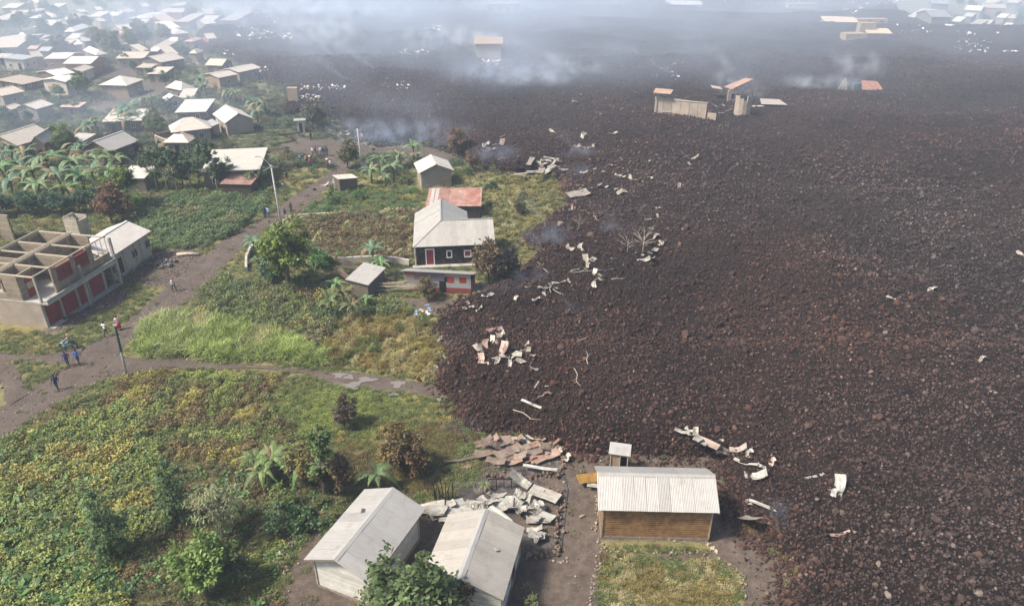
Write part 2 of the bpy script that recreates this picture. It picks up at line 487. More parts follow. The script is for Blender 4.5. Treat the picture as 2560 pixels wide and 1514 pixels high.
YARDS = [
    [(690, 1640), (705, 1500), (728, 1420), (770, 1330), (868, 1262), (960, 1240), (1090, 1262), (1130, 1250), (1225, 1185), (1400, 1128), (1500, 1105), (1800, 1115),
     (1830, 1290), (1905, 1345), (1920, 1370), (1975, 1410), (1990, 1425), (1960, 1480), (1940, 1640), (1866, 1640), (1858, 1480), (1838, 1430), (1800, 1402), (1500, 1390), (1500, 1450), (1478, 1640)],
    [(290, 700), (330, 650), (375, 628), (480, 620), (510, 640), (440, 700), (405, 720), (360, 712)],
    [(95, 835), (200, 760), (290, 712), (325, 735), (300, 762), (215, 800), (120, 840)],
    [(990, 745), (1200, 738), (1180, 760), (1130, 775), (1095, 790), (1040, 770)],
    [(700, 345), (860, 350), (930, 365), (1080, 366), (1150, 395), (1110, 410), (960, 385), (840, 400), (740, 385), (690, 372)],
    [(290, 195), (440, 210), (400, 240), (330, 262), (230, 285), (240, 262), (330, 235)],
    [(200, 175), (330, 172), (330, 205), (255, 200), (190, 225), (60, 215)],
]
GRASS_VERGE = [(1497, 1345), (1780, 1352), (1800, 1378), (1510, 1384)]
GARDEN = [(1500, 1392), (1800, 1404), (1850, 1440), (1862, 1640), (1480, 1640)]
lava_w = LAVA
road_poly = wpoly(ROAD_L) + wpoly(ROAD_R)[::-1]
side_poly = wpoly(SIDE_U) + wpoly(SIDE_L)[::-1]
spur_poly = wpoly(SPUR)
yard_polys = [wpoly(p) for p in YARDS]
verge_w, garden_w = wpoly(GRASS_VERGE), wpoly(GARDEN)
FOOT = []                                                   # footprints of what is built, kept clear of plants

# colour patches of the ground: (outline in the photo, colour)
G_GREEN, G_DRY, G_BROWN, G_OCHRE = (.10, .108, .042), (.19, .155, .065), (.115, .085, .05), (.15, .125, .04)
PATCH = [
    ([(0, 1120), (330, 940), (470, 930), (700, 960), (760, 1080), (560, 1160), (380, 1120), (100, 1170)], (.15, .125, .045)),
    ([(640, 990), (900, 965), (1000, 990), (900, 1080), (760, 1110)], (.095, .13, .035)),
    ([(860, 1060), (1140, 1020), (1200, 1090), (1100, 1200), (950, 1230), (830, 1150)], (.12, .10, .04)),
    ([(860, 790), (1090, 780), (1120, 880), (1080, 955), (840, 915)], (.20, .16, .055)),
    ([(700, 545), (1040, 530), (1030, 640), (760, 640)], (.15, .125, .06)),
    ([(1200, 440), (1390, 445), (1400, 500), (1330, 590), (1240, 600), (1210, 500)], (.21, .19, .08)),
    ([(1270, 620), (1370, 632), (1290, 700), (1240, 690)], (.22, .18, .09)),
    ([(870, 352), (1150, 370), (1120, 400), (900, 390)], (.26, .21, .13)),
    ([(1497, 1345), (1780, 1352), (1800, 1378), (1510, 1384)], (.09, .11, .04)),
    ([(1500, 1392), (1800, 1404), (1850, 1440), (1862, 1640), (1480, 1640)], (.17, .14, .06)),
    ([(540, 335), (700, 320), (860, 352), (800, 392), (690, 380), (520, 372)], (.10, .088, .058)),
    ([(560, 200), (730, 205), (720, 290), (560, 260)], (.17, .16, .07)),
]
# ------------------------------------------------------------------ ground sheet
def fan(y0, y1, ny, tmax, nx):
    ys = y0 * (y1 / y0) ** np.linspace(0, 1, ny)
    ts = np.linspace(-tmax, tmax, nx)
    X = ts[None, :] * (ys[:, None] + 14); Y = np.repeat(ys[:, None], nx, 1)
    return X.ravel(), Y.ravel()
gnx, gny = 420, 330
gx, gy = fan(12, 700, gny, 1.25, gnx)
gzv = gz(gx, gy)
gc = np.empty((len(gx), 3))
nz = fbm(gx * .12, gy * .12, 3)
nf = fbm(gx * .9, gy * .9, 5)
base = np.array(G_GREEN)[None] * (1 - nz[:, None]) + np.array(G_DRY)[None] * nz[:, None]
gc[:] = base
jx = gx + 2.2 * (fbm(gx * .4, gy * .4, 8) - .5); jy = gy + 2.2 * (fbm(gx * .4, gy * .4, 9) - .5)
for pl, c in PATCH:
    w = wpoly(pl); m = in_poly(jx, jy, w)
    gc[m] = np.array(c)[None] * (.75 + .5 * nf[m][:, None])
DIRT = np.array((.092, .069, .053))
for w in yard_polys:
    m = in_poly(gx + .5 * (nf - .5), gy + .5 * (nf - .5), w)
    gc[m] = DIRT[None] * (.75 + .5 * nf[m][:, None])
for w in (verge_w, garden_w):
    m = in_poly(gx, gy, w); gc[m] = np.array((.15, .13, .055))[None] * (.75 + .5 * nf[m][:, None])
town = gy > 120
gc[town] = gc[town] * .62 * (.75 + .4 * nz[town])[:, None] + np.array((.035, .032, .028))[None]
t = NT('ground_soil')
a = t.n('Attribute', attribute_name='gcol', attribute_type='GEOMETRY')
p = t.pos()
c = t.mix(1.0, a.outputs['Color'], t.ramp(t.noise(1.6, 8, .7, p), .28, .72, (.55,) * 3, (1.4,) * 3), 'MULTIPLY')
c = t.mix(t.math('MULTIPLY', t.ramp(t.noise(9, 4, .7, p), .62, .72), .55), c, (.30, .27, .23))
t.bsdf(c, .95, .15, 0, t.bump(t.noise(5, 8, .75, p), .6, .12))
M['ground'] = t.mat
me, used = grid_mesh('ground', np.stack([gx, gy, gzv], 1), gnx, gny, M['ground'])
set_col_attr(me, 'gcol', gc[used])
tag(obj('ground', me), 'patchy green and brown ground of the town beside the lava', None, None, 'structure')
# wide country beyond, below the near sheet
mb = MB()
mb.quad((-3000, -400, -.6), (3000, -400, -.6), (3000, 4000, -.6), (-3000, 4000, -.6))
me = mb.mesh('plain', M['ground'])
set_col_attr(me, 'gcol', np.tile(np.array([[.11, .11, .05]]), (4, 1)))
tag(obj('plain', me), 'wide plain running on beyond the town and lava', None, None, 'structure')

# ------------------------------------------------------------------ dirt roads
t = NT('road_dirt')
p = t.pos()
c = t.ramp(t.noise(.35, 8, .7, p), .3, .7, (.062, .046, .037), (.115, .088, .068))
c = t.mix(t.math('MULTIPLY', t.ramp(t.noise(7, 5, .75, p), .60, .72), .7), c, (.20, .165, .135))
c = t.mix(t.math('MULTIPLY', t.ramp(t.noise(1.1, 5, .7, p), .56, .7), .5), c, (.055, .045, .04))
t.bsdf(c, .93, .2, 0, t.bump(t.noise(4, 8, .75, p), .7, .14))
M['road'] = t.mat
def resample(pts, n):
    P = np.array([tuple(U(*q)[:2]) for q in pts]); d = np.r_[0, np.cumsum(np.hypot(*np.diff(P, axis=0).T))]
    s = np.linspace(0, d[-1], n); return np.stack([np.interp(s, d, P[:, 0]), np.interp(s, d, P[:, 1])], 1)
def road(name, label, l, r, n=160, m=14, lift=.035):
    A, B = resample(l, n), resample(r, n)
    f = np.linspace(0, 1, m)
    V = A[:, None, :] * (1 - f)[None, :, None] + B[:, None, :] * f[None, :, None]
    x, y = V[..., 0].copy(), V[..., 1].copy()
    wob = .55
    edge = (np.abs(f - .5) * 2)[None, :] ** 4
    x += edge * wob * (fbm(x * .7, y * .7, 21) - .5) * 2; y += edge * wob * (fbm(x * .7, y * .7, 22) - .5) * 2
    rut = -.05 * np.exp(-((f - .3) / .07) ** 2) - .05 * np.exp(-((f - .68) / .07) ** 2)
    z = gz(x, y) + lift + .03 * (1 - edge) + rut[None, :] * .8 + .05 * (fbm(x * 1.3, y * 1.3, 23) - .5) * (1 - edge) - .05 * edge
    me, _ = grid_mesh(name, np.stack([x, y, z], -1).reshape(-1, 3), m, n, M['road'])
    return tag(obj(name, me), label, None, None, 'structure')
road('dirt_road', 'rutted brown dirt road running past the unfinished building', ROAD_L, ROAD_R, 260, 18, .05)
road('dirt_track', 'narrow dirt track with puddles leading to the lava edge', SIDE_U, SIDE_L, 150, 10, .10)
road('dirt_path', 'short dirt spur joining the road beside a grass triangle', [(-120, 862), (0, 880), (108, 886), (215, 866)], [(-120, 912), (-20, 902), (40, 900), (168, 917), (200, 890)], 60, 8, .08)
road('dirt_path', 'dirt path curving round the grass triangle at the road', [(10, 897), (42, 915), (66, 950), (72, 985)], [(-60, 905), (-20, 940), (10, 985), (20, 1016)], 50, 8, .085)
# furrowed field below the town
fe = tag(obj('ploughed_field', None, None, (0, 0, 0)), 'furrowed bare field with green rows between town and road', None, None, 'structure')
for k in range(15):
    f = k / 14
    a, b = U(560 + 30 * f, 336 + 40 * f), U(745 + 20 * math.sin(k) - 40 * f, 326 + 46 * f)
    mb = MB(); pts = [a.lerp(b, j / 8) for j in range(9)]
    pts = [Vector((p.x + .3 * math.sin(j + k), p.y, float(gz(p.x, p.y)) + .05)) for j, p in enumerate(pts)]
    mb.tube(pts, [.12] + [.42] * 7 + [.12], 6); o = mb.build('furrow', M['ground'], fe, True)
    set_col_attr(o.data, 'gcol', np.tile(np.array([[.085, .075, .05] if k % 3 else [.10, .12, .05]]), (len(o.data.vertices), 1)))
# puddles
t = NT('puddle_water')
b = t.bsdf((.16, .135, .115), .12, .6, 0, t.bump(t.noise(6, 3, .6, t.pos()), .05, .02))
M['water'] = t.mat
for (x, y, rx, ry) in ((880, 715, 55, 22), (965, 735, 45, 18), (1120, 757, 80, 22), (985, 808, 85, 30), (1395, 790, 55, 32), (1360, 880, 45, 12)):
    c0 = gp(*T(B1, x, y)); ex = gp(*T(B1, x + rx, y)); ey = gp(*T(B1, x, y - ry))
    mb = MB(); pts = []
    for k in range(22):
        a = 2 * math.pi * k / 22; q = 1 + .3 * math.sin(3 * a + x) + .15 * math.sin(5 * a)
        pts.append(((ex - c0).length * q * math.cos(a), (ey - c0).length * q * math.sin(a), 0))
    mb.poly(pts)
    o = mb.build('puddle', M['water'], loc=(c0.x, c0.y, c0.z + .16))
    tag(o, 'muddy puddle lying on the narrow dirt track', None, 'puddles on the dirt track', 'structure')

# ------------------------------------------------------------------ lava field
def lava_h(x, y):
    d = d_poly(x, y, LAVA)
    e = np.clip((d + .9 * (fbm(x * .5, y * .5, 31) - .5)) / 2.0, 0, 1)
    edge = e * (2 - e)
    h = 1.25 + 1.0 * (fbm(x * .035, y * .035, 32, 3) - .35) * np.clip(y / 60, .6, 2.2) + .75 * (fbm(x * .16, y * .16, 33, 3) - .5) + .5 * (fbm(x * .6, y * .6, 34, 2) - .5)
    h = h + .55 * (1 - np.abs(2 * fbm(x * .07 + .4 * np.sin(y * .05), y * .045, 39, 2) - 1)) - .35
    far = np.clip((y - 95) / 150, 0, 1)
    h = h + far * (4.2 * (fbm(x * .028, y * .05, 37, 3) - .42) + 2.2 * (1 - np.abs(2 * vnoise(x * .022, y * .045, 38) - 1)) - .8)
    h = np.maximum(h, .35)
    rg = lambda sd, sc: 1 - np.abs(2 * vnoise(x * sc, y * sc, sd) - 1)
    h = h + .28 * (rg(41, 1.3) - .5) + .16 * (rg(42, 2.7) - .5) * np.clip(1.35 - y / 150, 0, 1) + .35 * (vnoise(x * .5, y * .5, 43) - .5)
    return h * edge - (1 - edge) * .12
lnx, lny = 900, 620
lx, ly = fan(24, 620, lny, 1.2, lnx)
inside = in_poly(lx, ly, LAVA)
dl = np.full(lx.shape, 9.0)
near_edge = slice(None)
lz = np.zeros_like(lx)
sel = inside.copy()
lz[sel] = lava_h(lx[sel], ly[sel])
lz = lz + gz(lx, ly)
ins2 = inside.reshape(lny, lnx)
keep = ins2[:-1, :-1] & ins2[1:, :-1] & ins2[:-1, 1:] & ins2[1:, 1:]
t = NT('lava_rock')
p = t.pos()
big = t.noise(.05, 5, .6, p)
c = t.ramp(t.noise(1.1, 8, .75, p), .3, .72, (.008, .0048, .004), (.034, .020, .0155))
c = t.mix(t.math('MULTIPLY', t.ramp(big, .45, .65), .5), c, (.045, .026, .020))
c = t.mix(t.math('MULTIPLY', t.ramp(t.noise(2.2, 6, .75, p), .62, .74), .45), c, (.13, .10, .085))
vo = t.n('TexVoronoi'); vo.inputs['Scale'].default_value = 2.6; t.l(p, vo.inputs['Vector'])
h = t.math('ADD', t.math('MULTIPLY', vo.outputs['Distance'], -.8), t.noise(3.5, 8, .8, p))
t.bsdf(c, .95, .2, 0, t.bump(h, 1.0, .45))
M['lava'] = t.mat
me, used = grid_mesh('lava_field', np.stack([lx, ly, lz], 1), lnx, lny, M['lava'], keep, smooth=False)
tag(obj('lava_field', me), 'dark brown crust of clinkery lava covering half the town', None, None, 'structure')
def lava_top(x, y):
    x = np.atleast_1d(np.asarray(x, float)); y = np.atleast_1d(np.asarray(y, float))
    m = in_poly(x, y, LAVA)
    z = gz(x, y)
    z = z + np.where(m, lava_h(x, y), 0)
    return z
def on_lava(px, py, dz=0.0):
    """point of the lava crust that the pixel looks at"""
    z = 0.0
    for _ in range(5):
        p = U(px, py, z); z = float(lava_top(p.x, p.y)[0])
    p = U(px, py, z)
    return Vector((p.x, p.y, z + dz))

# loose clinker: rock shapes
def rock_mesh(name, seed, sub=1, mat=None, amp=.32):
    bm = bmesh.new(); bmesh.ops.create_icosphere(bm, subdivisions=sub, radius=1.0)
    rr = random.Random(seed)
    ax = [Vector((rr.uniform(-1, 1), rr.uniform(-1, 1), rr.uniform(-1, 1))).normalized() for _ in range(7)]
    for v in bm.verts:
        d = v.co.normalized(); k = 1
        for q in ax: k -= max(0, d.dot(q) - .55) * rr.uniform(.5, .9) * amp * 2
        v.co = d * (k + rr.uniform(-.1, .1))
    me = bpy.data.meshes.new(name); bm.to_mesh(me); bm.free()
    me.materials.append(mat or M['rock_inst'])
    return me
rocks = [source('clinker_%02d' % k, rock_mesh('clinker_%02d' % k, k)) for k in range(8)]
def sample_area(n, y0, y1, power=1.0, tmax=1.1):
    """random ground points in the wide wedge the town is seen in, denser near"""
    u = RNG.random(n)
    y = y0 * (y1 / y0) ** u if power == 1 else y0 + (y1 - y0) * u
    x = (RNG.random(n) * 2 - 1) * tmax * (y + 14)
    return x, y
def clinker(n, y0, y1, s0, s1):
    x, y = sample_area(n, y0, y1, 2)
    m = in_poly(x, y, LAVA); x, y = x[m], y[m]
    m = (np.abs(x) < .80 * (y + 14) + 4); x, y = x[m], y[m]
    return x, y, s0 + (s1 - s0) * RNG.random(len(x)) ** 2.4
parts = [clinker(95000, 27, 62, .07, .18), clinker(135000, 60, 108, .08, .21), clinker(120000, 104, 225, .13, .32), clinker(1500, 27, 62, .2, .42), clinker(3000, 60, 120, .25, .55)]
x = np.concatenate([q[0] for q in parts]); y = np.concatenate([q[1] for q in parts]); s = np.concatenate([q[2] for q in parts])
edge_n = 15000
u = RNG.integers(0, len(LAVA), edge_n); tt = RNG.random(edge_n)
LA = np.array(LAVA); ex = LA[u] + (LA[(u + 1) % len(LAVA)] - LA[u]) * tt[:, None] + RNG.normal(0, .7, (edge_n, 2))
m = (ex[:, 1] > 25) & (ex[:, 1] < 190) & (np.abs(ex[:, 0]) < .8 * (ex[:, 1] + 14)); ex = ex[m]
x = np.r_[x, ex[:, 0]]; y = np.r_[y, ex[:, 1]]; s = np.r_[s, .05 + .13 * RNG.random(len(ex)) ** 2 * (1 + ex[:, 1] / 90)]
z = lava_top(x, y) + s * .35 + .01
n = len(x)
dark = np.array([(.020, .0118, .0095), (.028, .0162, .0128), (.036, .0205, .0158), (.047, .0285, .0222), (.042, .0195, .0125), (.085, .060, .046)])
pick = RNG.choice(6, n, p=[.26, .27, .2, .15, .08, .04])
tone = np.clip(.1 + 1.95 * fbm(x * .05, y * .05, 91, 4), .45, 1.9)[:, None]; warm = np.clip((fbm(x * .03, y * .03, 95, 3) - .5) * 1.6, -.35, .35)[:, None]
tint = dark[pick] * (.8 + .5 * RNG.random((n, 1))) * tone * 1.3 * np.concatenate([1 + .5 * warm, 1 - .05 * warm, 1 - .4 * warm], 1)
scl = np.stack([s, s * (.7 + .5 * RNG.random(n)), s * (.55 + .4 * RNG.random(n))], 1)
scatter('lava_rubble', 'loose dark clinker blocks strewn over the lava crust', rocks, np.stack([x, y, z], 1), RNG.random((n, 3)) * 6.28, scl, RNG.integers(0, 8, n), tint)
# ================================================================== houses
def frame_of(l, n, r, ze, width=None):
    """eave rectangle from its left, near and right corner: local x runs from the near corner to the left one, local y away from the right one"""
    L_, N_, R_ = [q if isinstance(q, Vector) else U(q[0], q[1], ze) for q in (l, n, r)]
    a, b = (L_ - N_).to_2d(), (R_ - N_).to_2d()
    if width and width < 0: b = Vector((a.y, -a.x)).normalized() * -width
    elif width: a = Vector((-b.y, b.x)).normalized() * width
    ya = math.atan2(a.y, a.x); yb = math.atan2(b.y, b.x) + math.pi / 2
    dlt = (yb - ya + math.pi) % (2 * math.pi) - math.pi
    w = b.length / (a.length + b.length)
    yaw = ya + dlt * w
    La, Wb = max(a.length * math.cos(dlt * w), 1.2), max(b.length * math.cos(dlt * (1 - w)), 1.2)
    ux = Vector((math.cos(yaw), math.sin(yaw))); uy = Vector((-ux.y, ux.x))
    c = N_.to_2d() + ux * La / 2 - uy * Wb / 2
    return c, yaw, La, Wb
def footprint(c, yaw, L, W, grow=.3):
    ux = Vector((math.cos(yaw), math.sin(yaw))) * (L / 2 + grow); uy = Vector((-math.sin(yaw), math.cos(yaw))) * (W / 2 + grow)
    FOOT.append([tuple(c + ux + uy), tuple(c - ux + uy), tuple(c - ux - uy), tuple(c + ux - uy)])
def slab(mb, pts, th):
    """a roof plane with thickness: pts counter-clockwise from above"""
    lo = [(p[0], p[1], p[2] - th) for p in pts]
    mb.poly(pts); mb.poly(lo[::-1])
    for k in range(len(pts)):
        k2 = (k + 1) % len(pts); mb.quad(lo[k], lo[k2], pts[k2], pts[k])
def roof_mesh(kind, L, W, ze, rise, ridge, th=.06):
    mb = MB()
    x, y = L / 2, W / 2
    if kind == 'gable':
        if ridge == 'a':
            slab(mb, [(-x, -y, ze), (x, -y, ze), (x, 0, ze + rise), (-x, 0, ze + rise)], th)
            slab(mb, [(x, y, ze), (-x, y, ze), (-x, 0, ze + rise), (x, 0, ze + rise)], th)
        else:
            slab(mb, [(x, -y, ze), (x, y, ze), (0, y, ze + rise), (0, -y, ze + rise)], th)
            slab(mb, [(-x, y, ze), (-x, -y, ze), (0, -y, ze + rise), (0, y, ze + rise)], th)
    elif kind == 'hip':
        zr = ze + rise
        if L >= W: p, q = (-(x - y) - .01, 0, zr), (x - y + .01, 0, zr)
        else: p, q = (0, -(y - x) - .01, zr), (0, y - x + .01, zr)
        A, B, C, D = (-x, -y, ze), (x, -y, ze), (x, y, ze), (-x, y, ze)
        if L >= W:
            slab(mb, [A, B, q, p], th); slab(mb, [C, D, p, q], th); slab(mb, [B, C, q], th); slab(mb, [D, A, p], th)
        else:
            slab(mb, [B, C, q, p], th); slab(mb, [D, A, p, q], th); slab(mb, [A, B, p], th); slab(mb, [C, D, q], th)
    else:                                   # shed, low on side A (near) or side B
        if ridge == 'a': slab(mb, [(-x, -y, ze + rise), (x, -y, ze + rise), (x, y, ze), (-x, y, ze)], th)
        else: slab(mb, [(-x, -y, ze), (x, -y, ze + rise), (x, y, ze + rise), (-x, y, ze)], th)
    return mb
def wall_mesh(kind, L, W, ze, rise, ridge, oh):
    mb = MB(); x, y = L / 2 - oh, W / 2 - oh
    z0 = -.3
    zt = ze - .07
    if kind == 'gable': zt = ze - .08 + rise * oh / ((W if ridge == 'a' else L) / 2)
    def top(px, py):
        if kind == 'shed':
            f = (.5 - py / W) if ridge == 'a' else (px / L + .5)
            return ze - .07 + rise * f
        return zt
    c = [(-x, -y), (x, -y), (x, y), (-x, y)]
    for k in range(4):
        p, q = c[k], c[(k + 1) % 4]
        mb.quad((*p, z0), (*q, z0), (*q, top(*q)), (*p, top(*p)))
    if kind == 'gable':
        zp = ze + rise - .08
        if ridge == 'a':
            mb.tri((x, -y, zt), (x, y, zt), (x, 0, zp)); mb.tri((-x, y, zt), (-x, -y, zt), (-x, 0, zp))
        else:
            mb.tri((-x, -y, zt), (x, -y, zt), (0, -y, zp)); mb.tri((x, y, zt), (-x, y, zt), (0, y, zp))
    return mb
UNIT = MB(); UNIT.box(-.5, .5, -.5, .5, -.5, .5)
_unit = {}
def ubox(name, m, parent, x0, x1, y0, y1, z0, z1, col=None, rot=None):
    """a bevel-free box part sharing one mesh per material"""
    if m not in _unit: _unit[m] = UNIT.mesh('box_' + m, M[m])
    return obj(name, _unit[m], parent, ((x0 + x1) / 2, (y0 + y1) / 2, (z0 + z1) / 2), rot, col, (x1 - x0, y1 - y0, z1 - z0))
def opening(parent, side, s, z0, w, h, x, y, kind='window', fm='white_paint', pm='dark', fw=.09):
    """a framed window or door on side A (y=+) or B (x=-), centred at s along it"""
    f = MB()
    for (a0, a1, b0, b1) in ((-w / 2 - fw, -w / 2, z0 - fw, z0 + h + fw), (w / 2, w / 2 + fw, z0 - fw, z0 + h + fw), (-w / 2, w / 2, z0 + h, z0 + h + fw), (-w / 2, w / 2, z0 - fw, z0)):
        if side == 'A': f.box(s + a0, s + a1, y - .02, y + .07, b0, b1)
        else: f.box(x - .07, x + .02, s + a0, s + a1, b0, b1)
    if kind == 'window' and w > .5:
        if side == 'A': f.box(s - .02, s + .02, y + .0, y + .05, z0, z0 + h)
        else: f.box(x - .05, x - .0, s - .02, s + .02, z0, z0 + h)
    fr = f.build(kind, M[fm], parent)
    if side == 'A': ubox('pane' if kind == 'window' else 'leaf_panel', pm, fr, s - w / 2, s + w / 2, y - .02, y + .015, z0, z0 + h)
    else: ubox('pane' if kind == 'window' else 'leaf_panel', pm, fr, x - .015, x + .02, s - w / 2, s + w / 2, z0, z0 + h)
    return fr
HN = [0]
def house(l, n, r, ze, ridge, rise, label, kind='gable', oh=.35, rc=(1, 1, 1), wc=(1, 1, 1), wm='far_wall', rm=None, wins=None, group=None, name='house', cat='house', z=None, trim=True, width=None):
    c, yaw, L, W = frame_of(l, n, r, ze + (z or 0), width)
    zb = float(gz(c.x, c.y)) if z is None else z
    e = thing(name, label, cat, (c.x, c.y, zb), yaw, group)
    footprint(c, yaw, L, W)
    oh = min(oh, L * .12, W * .12)
    rmat = M[rm] if rm else M['roof_far' if (ridge == 'a' or kind == 'hip') else 'roof_far_y']
    rf = roof_mesh(kind, L, W, ze, rise, ridge).build('roof', rmat, e, col=rc)
    if kind == 'gable' and trim:
        cap = MB()
        if ridge == 'a': cap.bar((-L / 2, 0, ze + rise + .015), (L / 2, 0, ze + rise + .015), .3, .04)
        else: cap.bar((0, -W / 2, ze + rise + .015), (0, W / 2, ze + rise + .015), .3, .04)
        cap.build('ridge_cap', rmat, rf, col=tuple(q * 1.05 for q in rc))
    wall_mesh(kind, L, W, ze, rise, ridge, oh).build('wall', M[wm], e, col=wc)
    x, y = -(L / 2 - oh), W / 2 - oh
    rr = random.Random(HN[0]); HN[0] += 1
    if wins is None:
        wins = []
        k = 0
        for side, ln in (('A', L - 2 * oh), ('B', W - 2 * oh)):
            m_ = max(1, int(ln / 2.6)) if ln > 1.8 else 0
            dk = rr.randrange(m_) if m_ else 0
            for q in range(m_):
                s = -ln / 2 + ln * (q + .5) / m_ + rr.uniform(-.2, .2)
                if q == dk and k == 0: wins.append((side, s, .05, .8, 1.9, 'door')); k = 1
                elif rr.random() < .8: wins.append((side, s, 1.0, .75, .85, 'window'))
    for (side, s, z0, w, h, kd) in wins:
        opening(e, side, s, z0, w, min(h, ze - z0 - .25), x, y, kd, 'wood' if kd == 'door' else 'white_paint', 'wood' if kd == 'door' and rr.random() < .6 else 'dark', .06)
    return e, L, W
# ------------------------------------------------------------------ near houses: every roof sheet and wall board
def sheet_strip(name, w, ln, m, waves=8):
    mb = MB(); k = waves * 2 + 1
    for j in range(k - 1):
        xa, xb = w * j / (k - 1), w * (j + 1) / (k - 1)
        za, zb = (.008 if j % 2 else -.003), (.008 if (j + 1) % 2 else -.003)
        mb.quad((xa, 0, za), (xb, 0, zb), (xb, ln, zb), (xa, ln, za))
    return mb.mesh(name, M[m], False)
def sheet_roof(parent, L, W, ze, rise, ridge, m='zinc', sw=.82, wobble=.012, col=(1, 1, 1), seed=1):
    """corrugated sheets laid side by side from eave to ridge, one object each"""
    rr = random.Random(seed)
    run = (W if ridge == 'a' else L) / 2; span = L if ridge == 'a' else W
    sl = math.hypot(run, rise); ang = math.atan2(rise, run)
    k = max(1, round(span / sw)); w = span / k
    me = sheet_strip('roof_sheet', w + .06, sl + .03, m)
    for side in (1, -1):
        for j in range(k):
            # sheet's local x along the ridge, local y up the slope
            rz = 0 if side == -1 else math.pi
            mtx = Matrix.Rotation(rz + (0 if ridge == 'a' else -math.pi / 2), 4, 'Z') @ Matrix.Translation((-span / 2 + j * w - .03, -run, ze)) @ Matrix.Rotation(ang + rr.uniform(-wobble, wobble) * .6, 4, 'X') @ Matrix.Rotation(rr.uniform(-wobble, wobble) * .25, 4, 'Z')
            o = obj('roof_sheet', me, parent)
            o.matrix_local = Matrix.Translation((0, 0, rr.uniform(0, .008) + (.006 if j % 2 else 0))) @ mtx
            q = rr.uniform(.91, 1.04); o.color = (col[0] * q, col[1] * q, col[2] * q, 1)
def ridge_cap(parent, L, W, ze, rise, ridge, m='zinc'):
    mb = MB(); run = (W if ridge == 'a' else L) / 2; h = (L if ridge == 'a' else W) / 2
    dz = rise * .22 / run
    P = lambda s, o_, z_: (s, o_, z_) if ridge == 'a' else (o_, s, z_)
    z = ze + rise + .04
    for sg in (1, -1):
        mb.quad(P(-h, 0, z), P(h, 0, z), P(h, sg * .22, z - dz), P(-h, sg * .22, z - dz))
    return mb.build('ridge_cap', M[m], parent)
def board_walls(parent, x, y, z0, zt, m, pitch=.19, gable=None, ridge='b', rise=0, run=1, skip=(), tilt=.03, seed=0):
    """lapped boards round a rectangle |x|,|y|; gable ends boarded up to the ridge"""
    rr = random.Random(seed)
    def row(zc, hx, hy, sides):
        for s in sides:
            q = rr.uniform(.9, 1.05); jit = rr.uniform(-.01, .012)
            if s == '+x': o = ubox('board', m, parent, x - .015, x + .02, -hy, hy, zc - pitch * .41, zc + pitch * .41); o.rotation_euler = (0, -tilt * 2, 0)
            if s == '-x': o = ubox('board', m, parent, -x - .02, -x + .015, -hy, hy, zc - pitch * .41, zc + pitch * .41); o.rotation_euler = (0, tilt * 2, 0)
            if s == '+y': o = ubox('board', m, parent, -hx, hx, y - .015, y + .02, zc - pitch * .41, zc + pitch * .41); o.rotation_euler = (tilt * 2, 0, 0)
            if s == '-y': o = ubox('board', m, parent, -hx, hx, -y - .02, -y + .015, zc - pitch * .41, zc + pitch * .41); o.rotation_euler = (-tilt * 2, 0, 0)
            o.location += Vector((0, 0, jit)); o.color = (q, q, q, 1)
    zc = z0 + pitch / 2
    ends = ('+y', '-y') if ridge == 'b' else ('+x', '-x'); longs = ('+x', '-x') if ridge == 'b' else ('+y', '-y')
    while zc < zt + rise:
        f = max(0, (zt + rise - zc - .12) / rise) if rise else 1
        if zc <= zt - .05: row(zc, x, y, [s for s in ('+x', '-x', '+y', '-y') if s not in skip])
        elif f > .08:
            row(zc, min(x, f * x) if ridge == 'b' else x, min(y, f * y) if ridge == 'a' else y, [s for s in ends if s not in skip])
        zc += pitch
def plain_core(parent, L, W, ze, rise, ridge, oh, m, kind='gable'):
    wall_mesh(kind, L, W, ze - .02, rise, ridge, oh + .05).build('wall', M[m], parent)

def near_house(l, n, r, ze, ridge, rise, label, bm, oh=.4, base_h=.25, seed=1, col=(1, 1, 1), name='house', width=None):
    c, yaw, L, W = frame_of(l, n, r, ze, width)
    zb = float(gz(c.x, c.y)); e = thing(name, label, 'house', (c.x, c.y, zb), yaw); footprint(c, yaw, L, W)
    x, y = L / 2 - oh, W / 2 - oh
    sheet_roof(e, L, W, ze, rise, ridge, col=col, seed=seed)
    ridge_cap(e, L, W, ze, rise, ridge)
    plain_core(e, L, W, ze, rise, ridge, oh, 'char' if bm == 'white_board' else 'dark_plank')  # unburnt core coloured near-black so gaps between the boards draw dark lines
    ubox('plinth', 'stone', e, -x - .06, x + .06, -y - .06, y + .06, -.3, base_h, (1.2, 1.1, 1))
    zt = ze - .08 + rise * oh / ((W if ridge == 'a' else L) / 2)
    board_walls(e, x, y, base_h, zt, bm, ridge=ridge, rise=rise * (1 - oh / ((W if ridge == 'a' else L) / 2)), seed=seed)
    for sx in (-1, 1):
        for sy in (-1, 1):
            ubox('corner_post', 'pale_wood' if bm == 'white_board' else 'wood', e, sx * (x + .035) - .05, sx * (x + .035) + .05, sy * (y + .035) - .05, sy * (y + .035) + .05, base_h, zt - .03)
    # fascia boards along the eaves' ends
    run = (W if ridge == 'a' else L) / 2
    for sg in (1, -1):
        for en in (1, -1):
            f = MB()
            if ridge == 'a': f.bar((en * (L / 2 - .04), sg * run, ze - .09), (en * (L / 2 - .04), 0, ze + rise - .09), .03, .14)
            else: f.bar((sg * run, en * (W / 2 - .04), ze - .09), (0, en * (W / 2 - .04), ze + rise - .09), .03, .14)
            f.build('fascia', M['pale_wood'] if bm == 'white_board' else M['wood'], e)
    return e, L, W, x, y
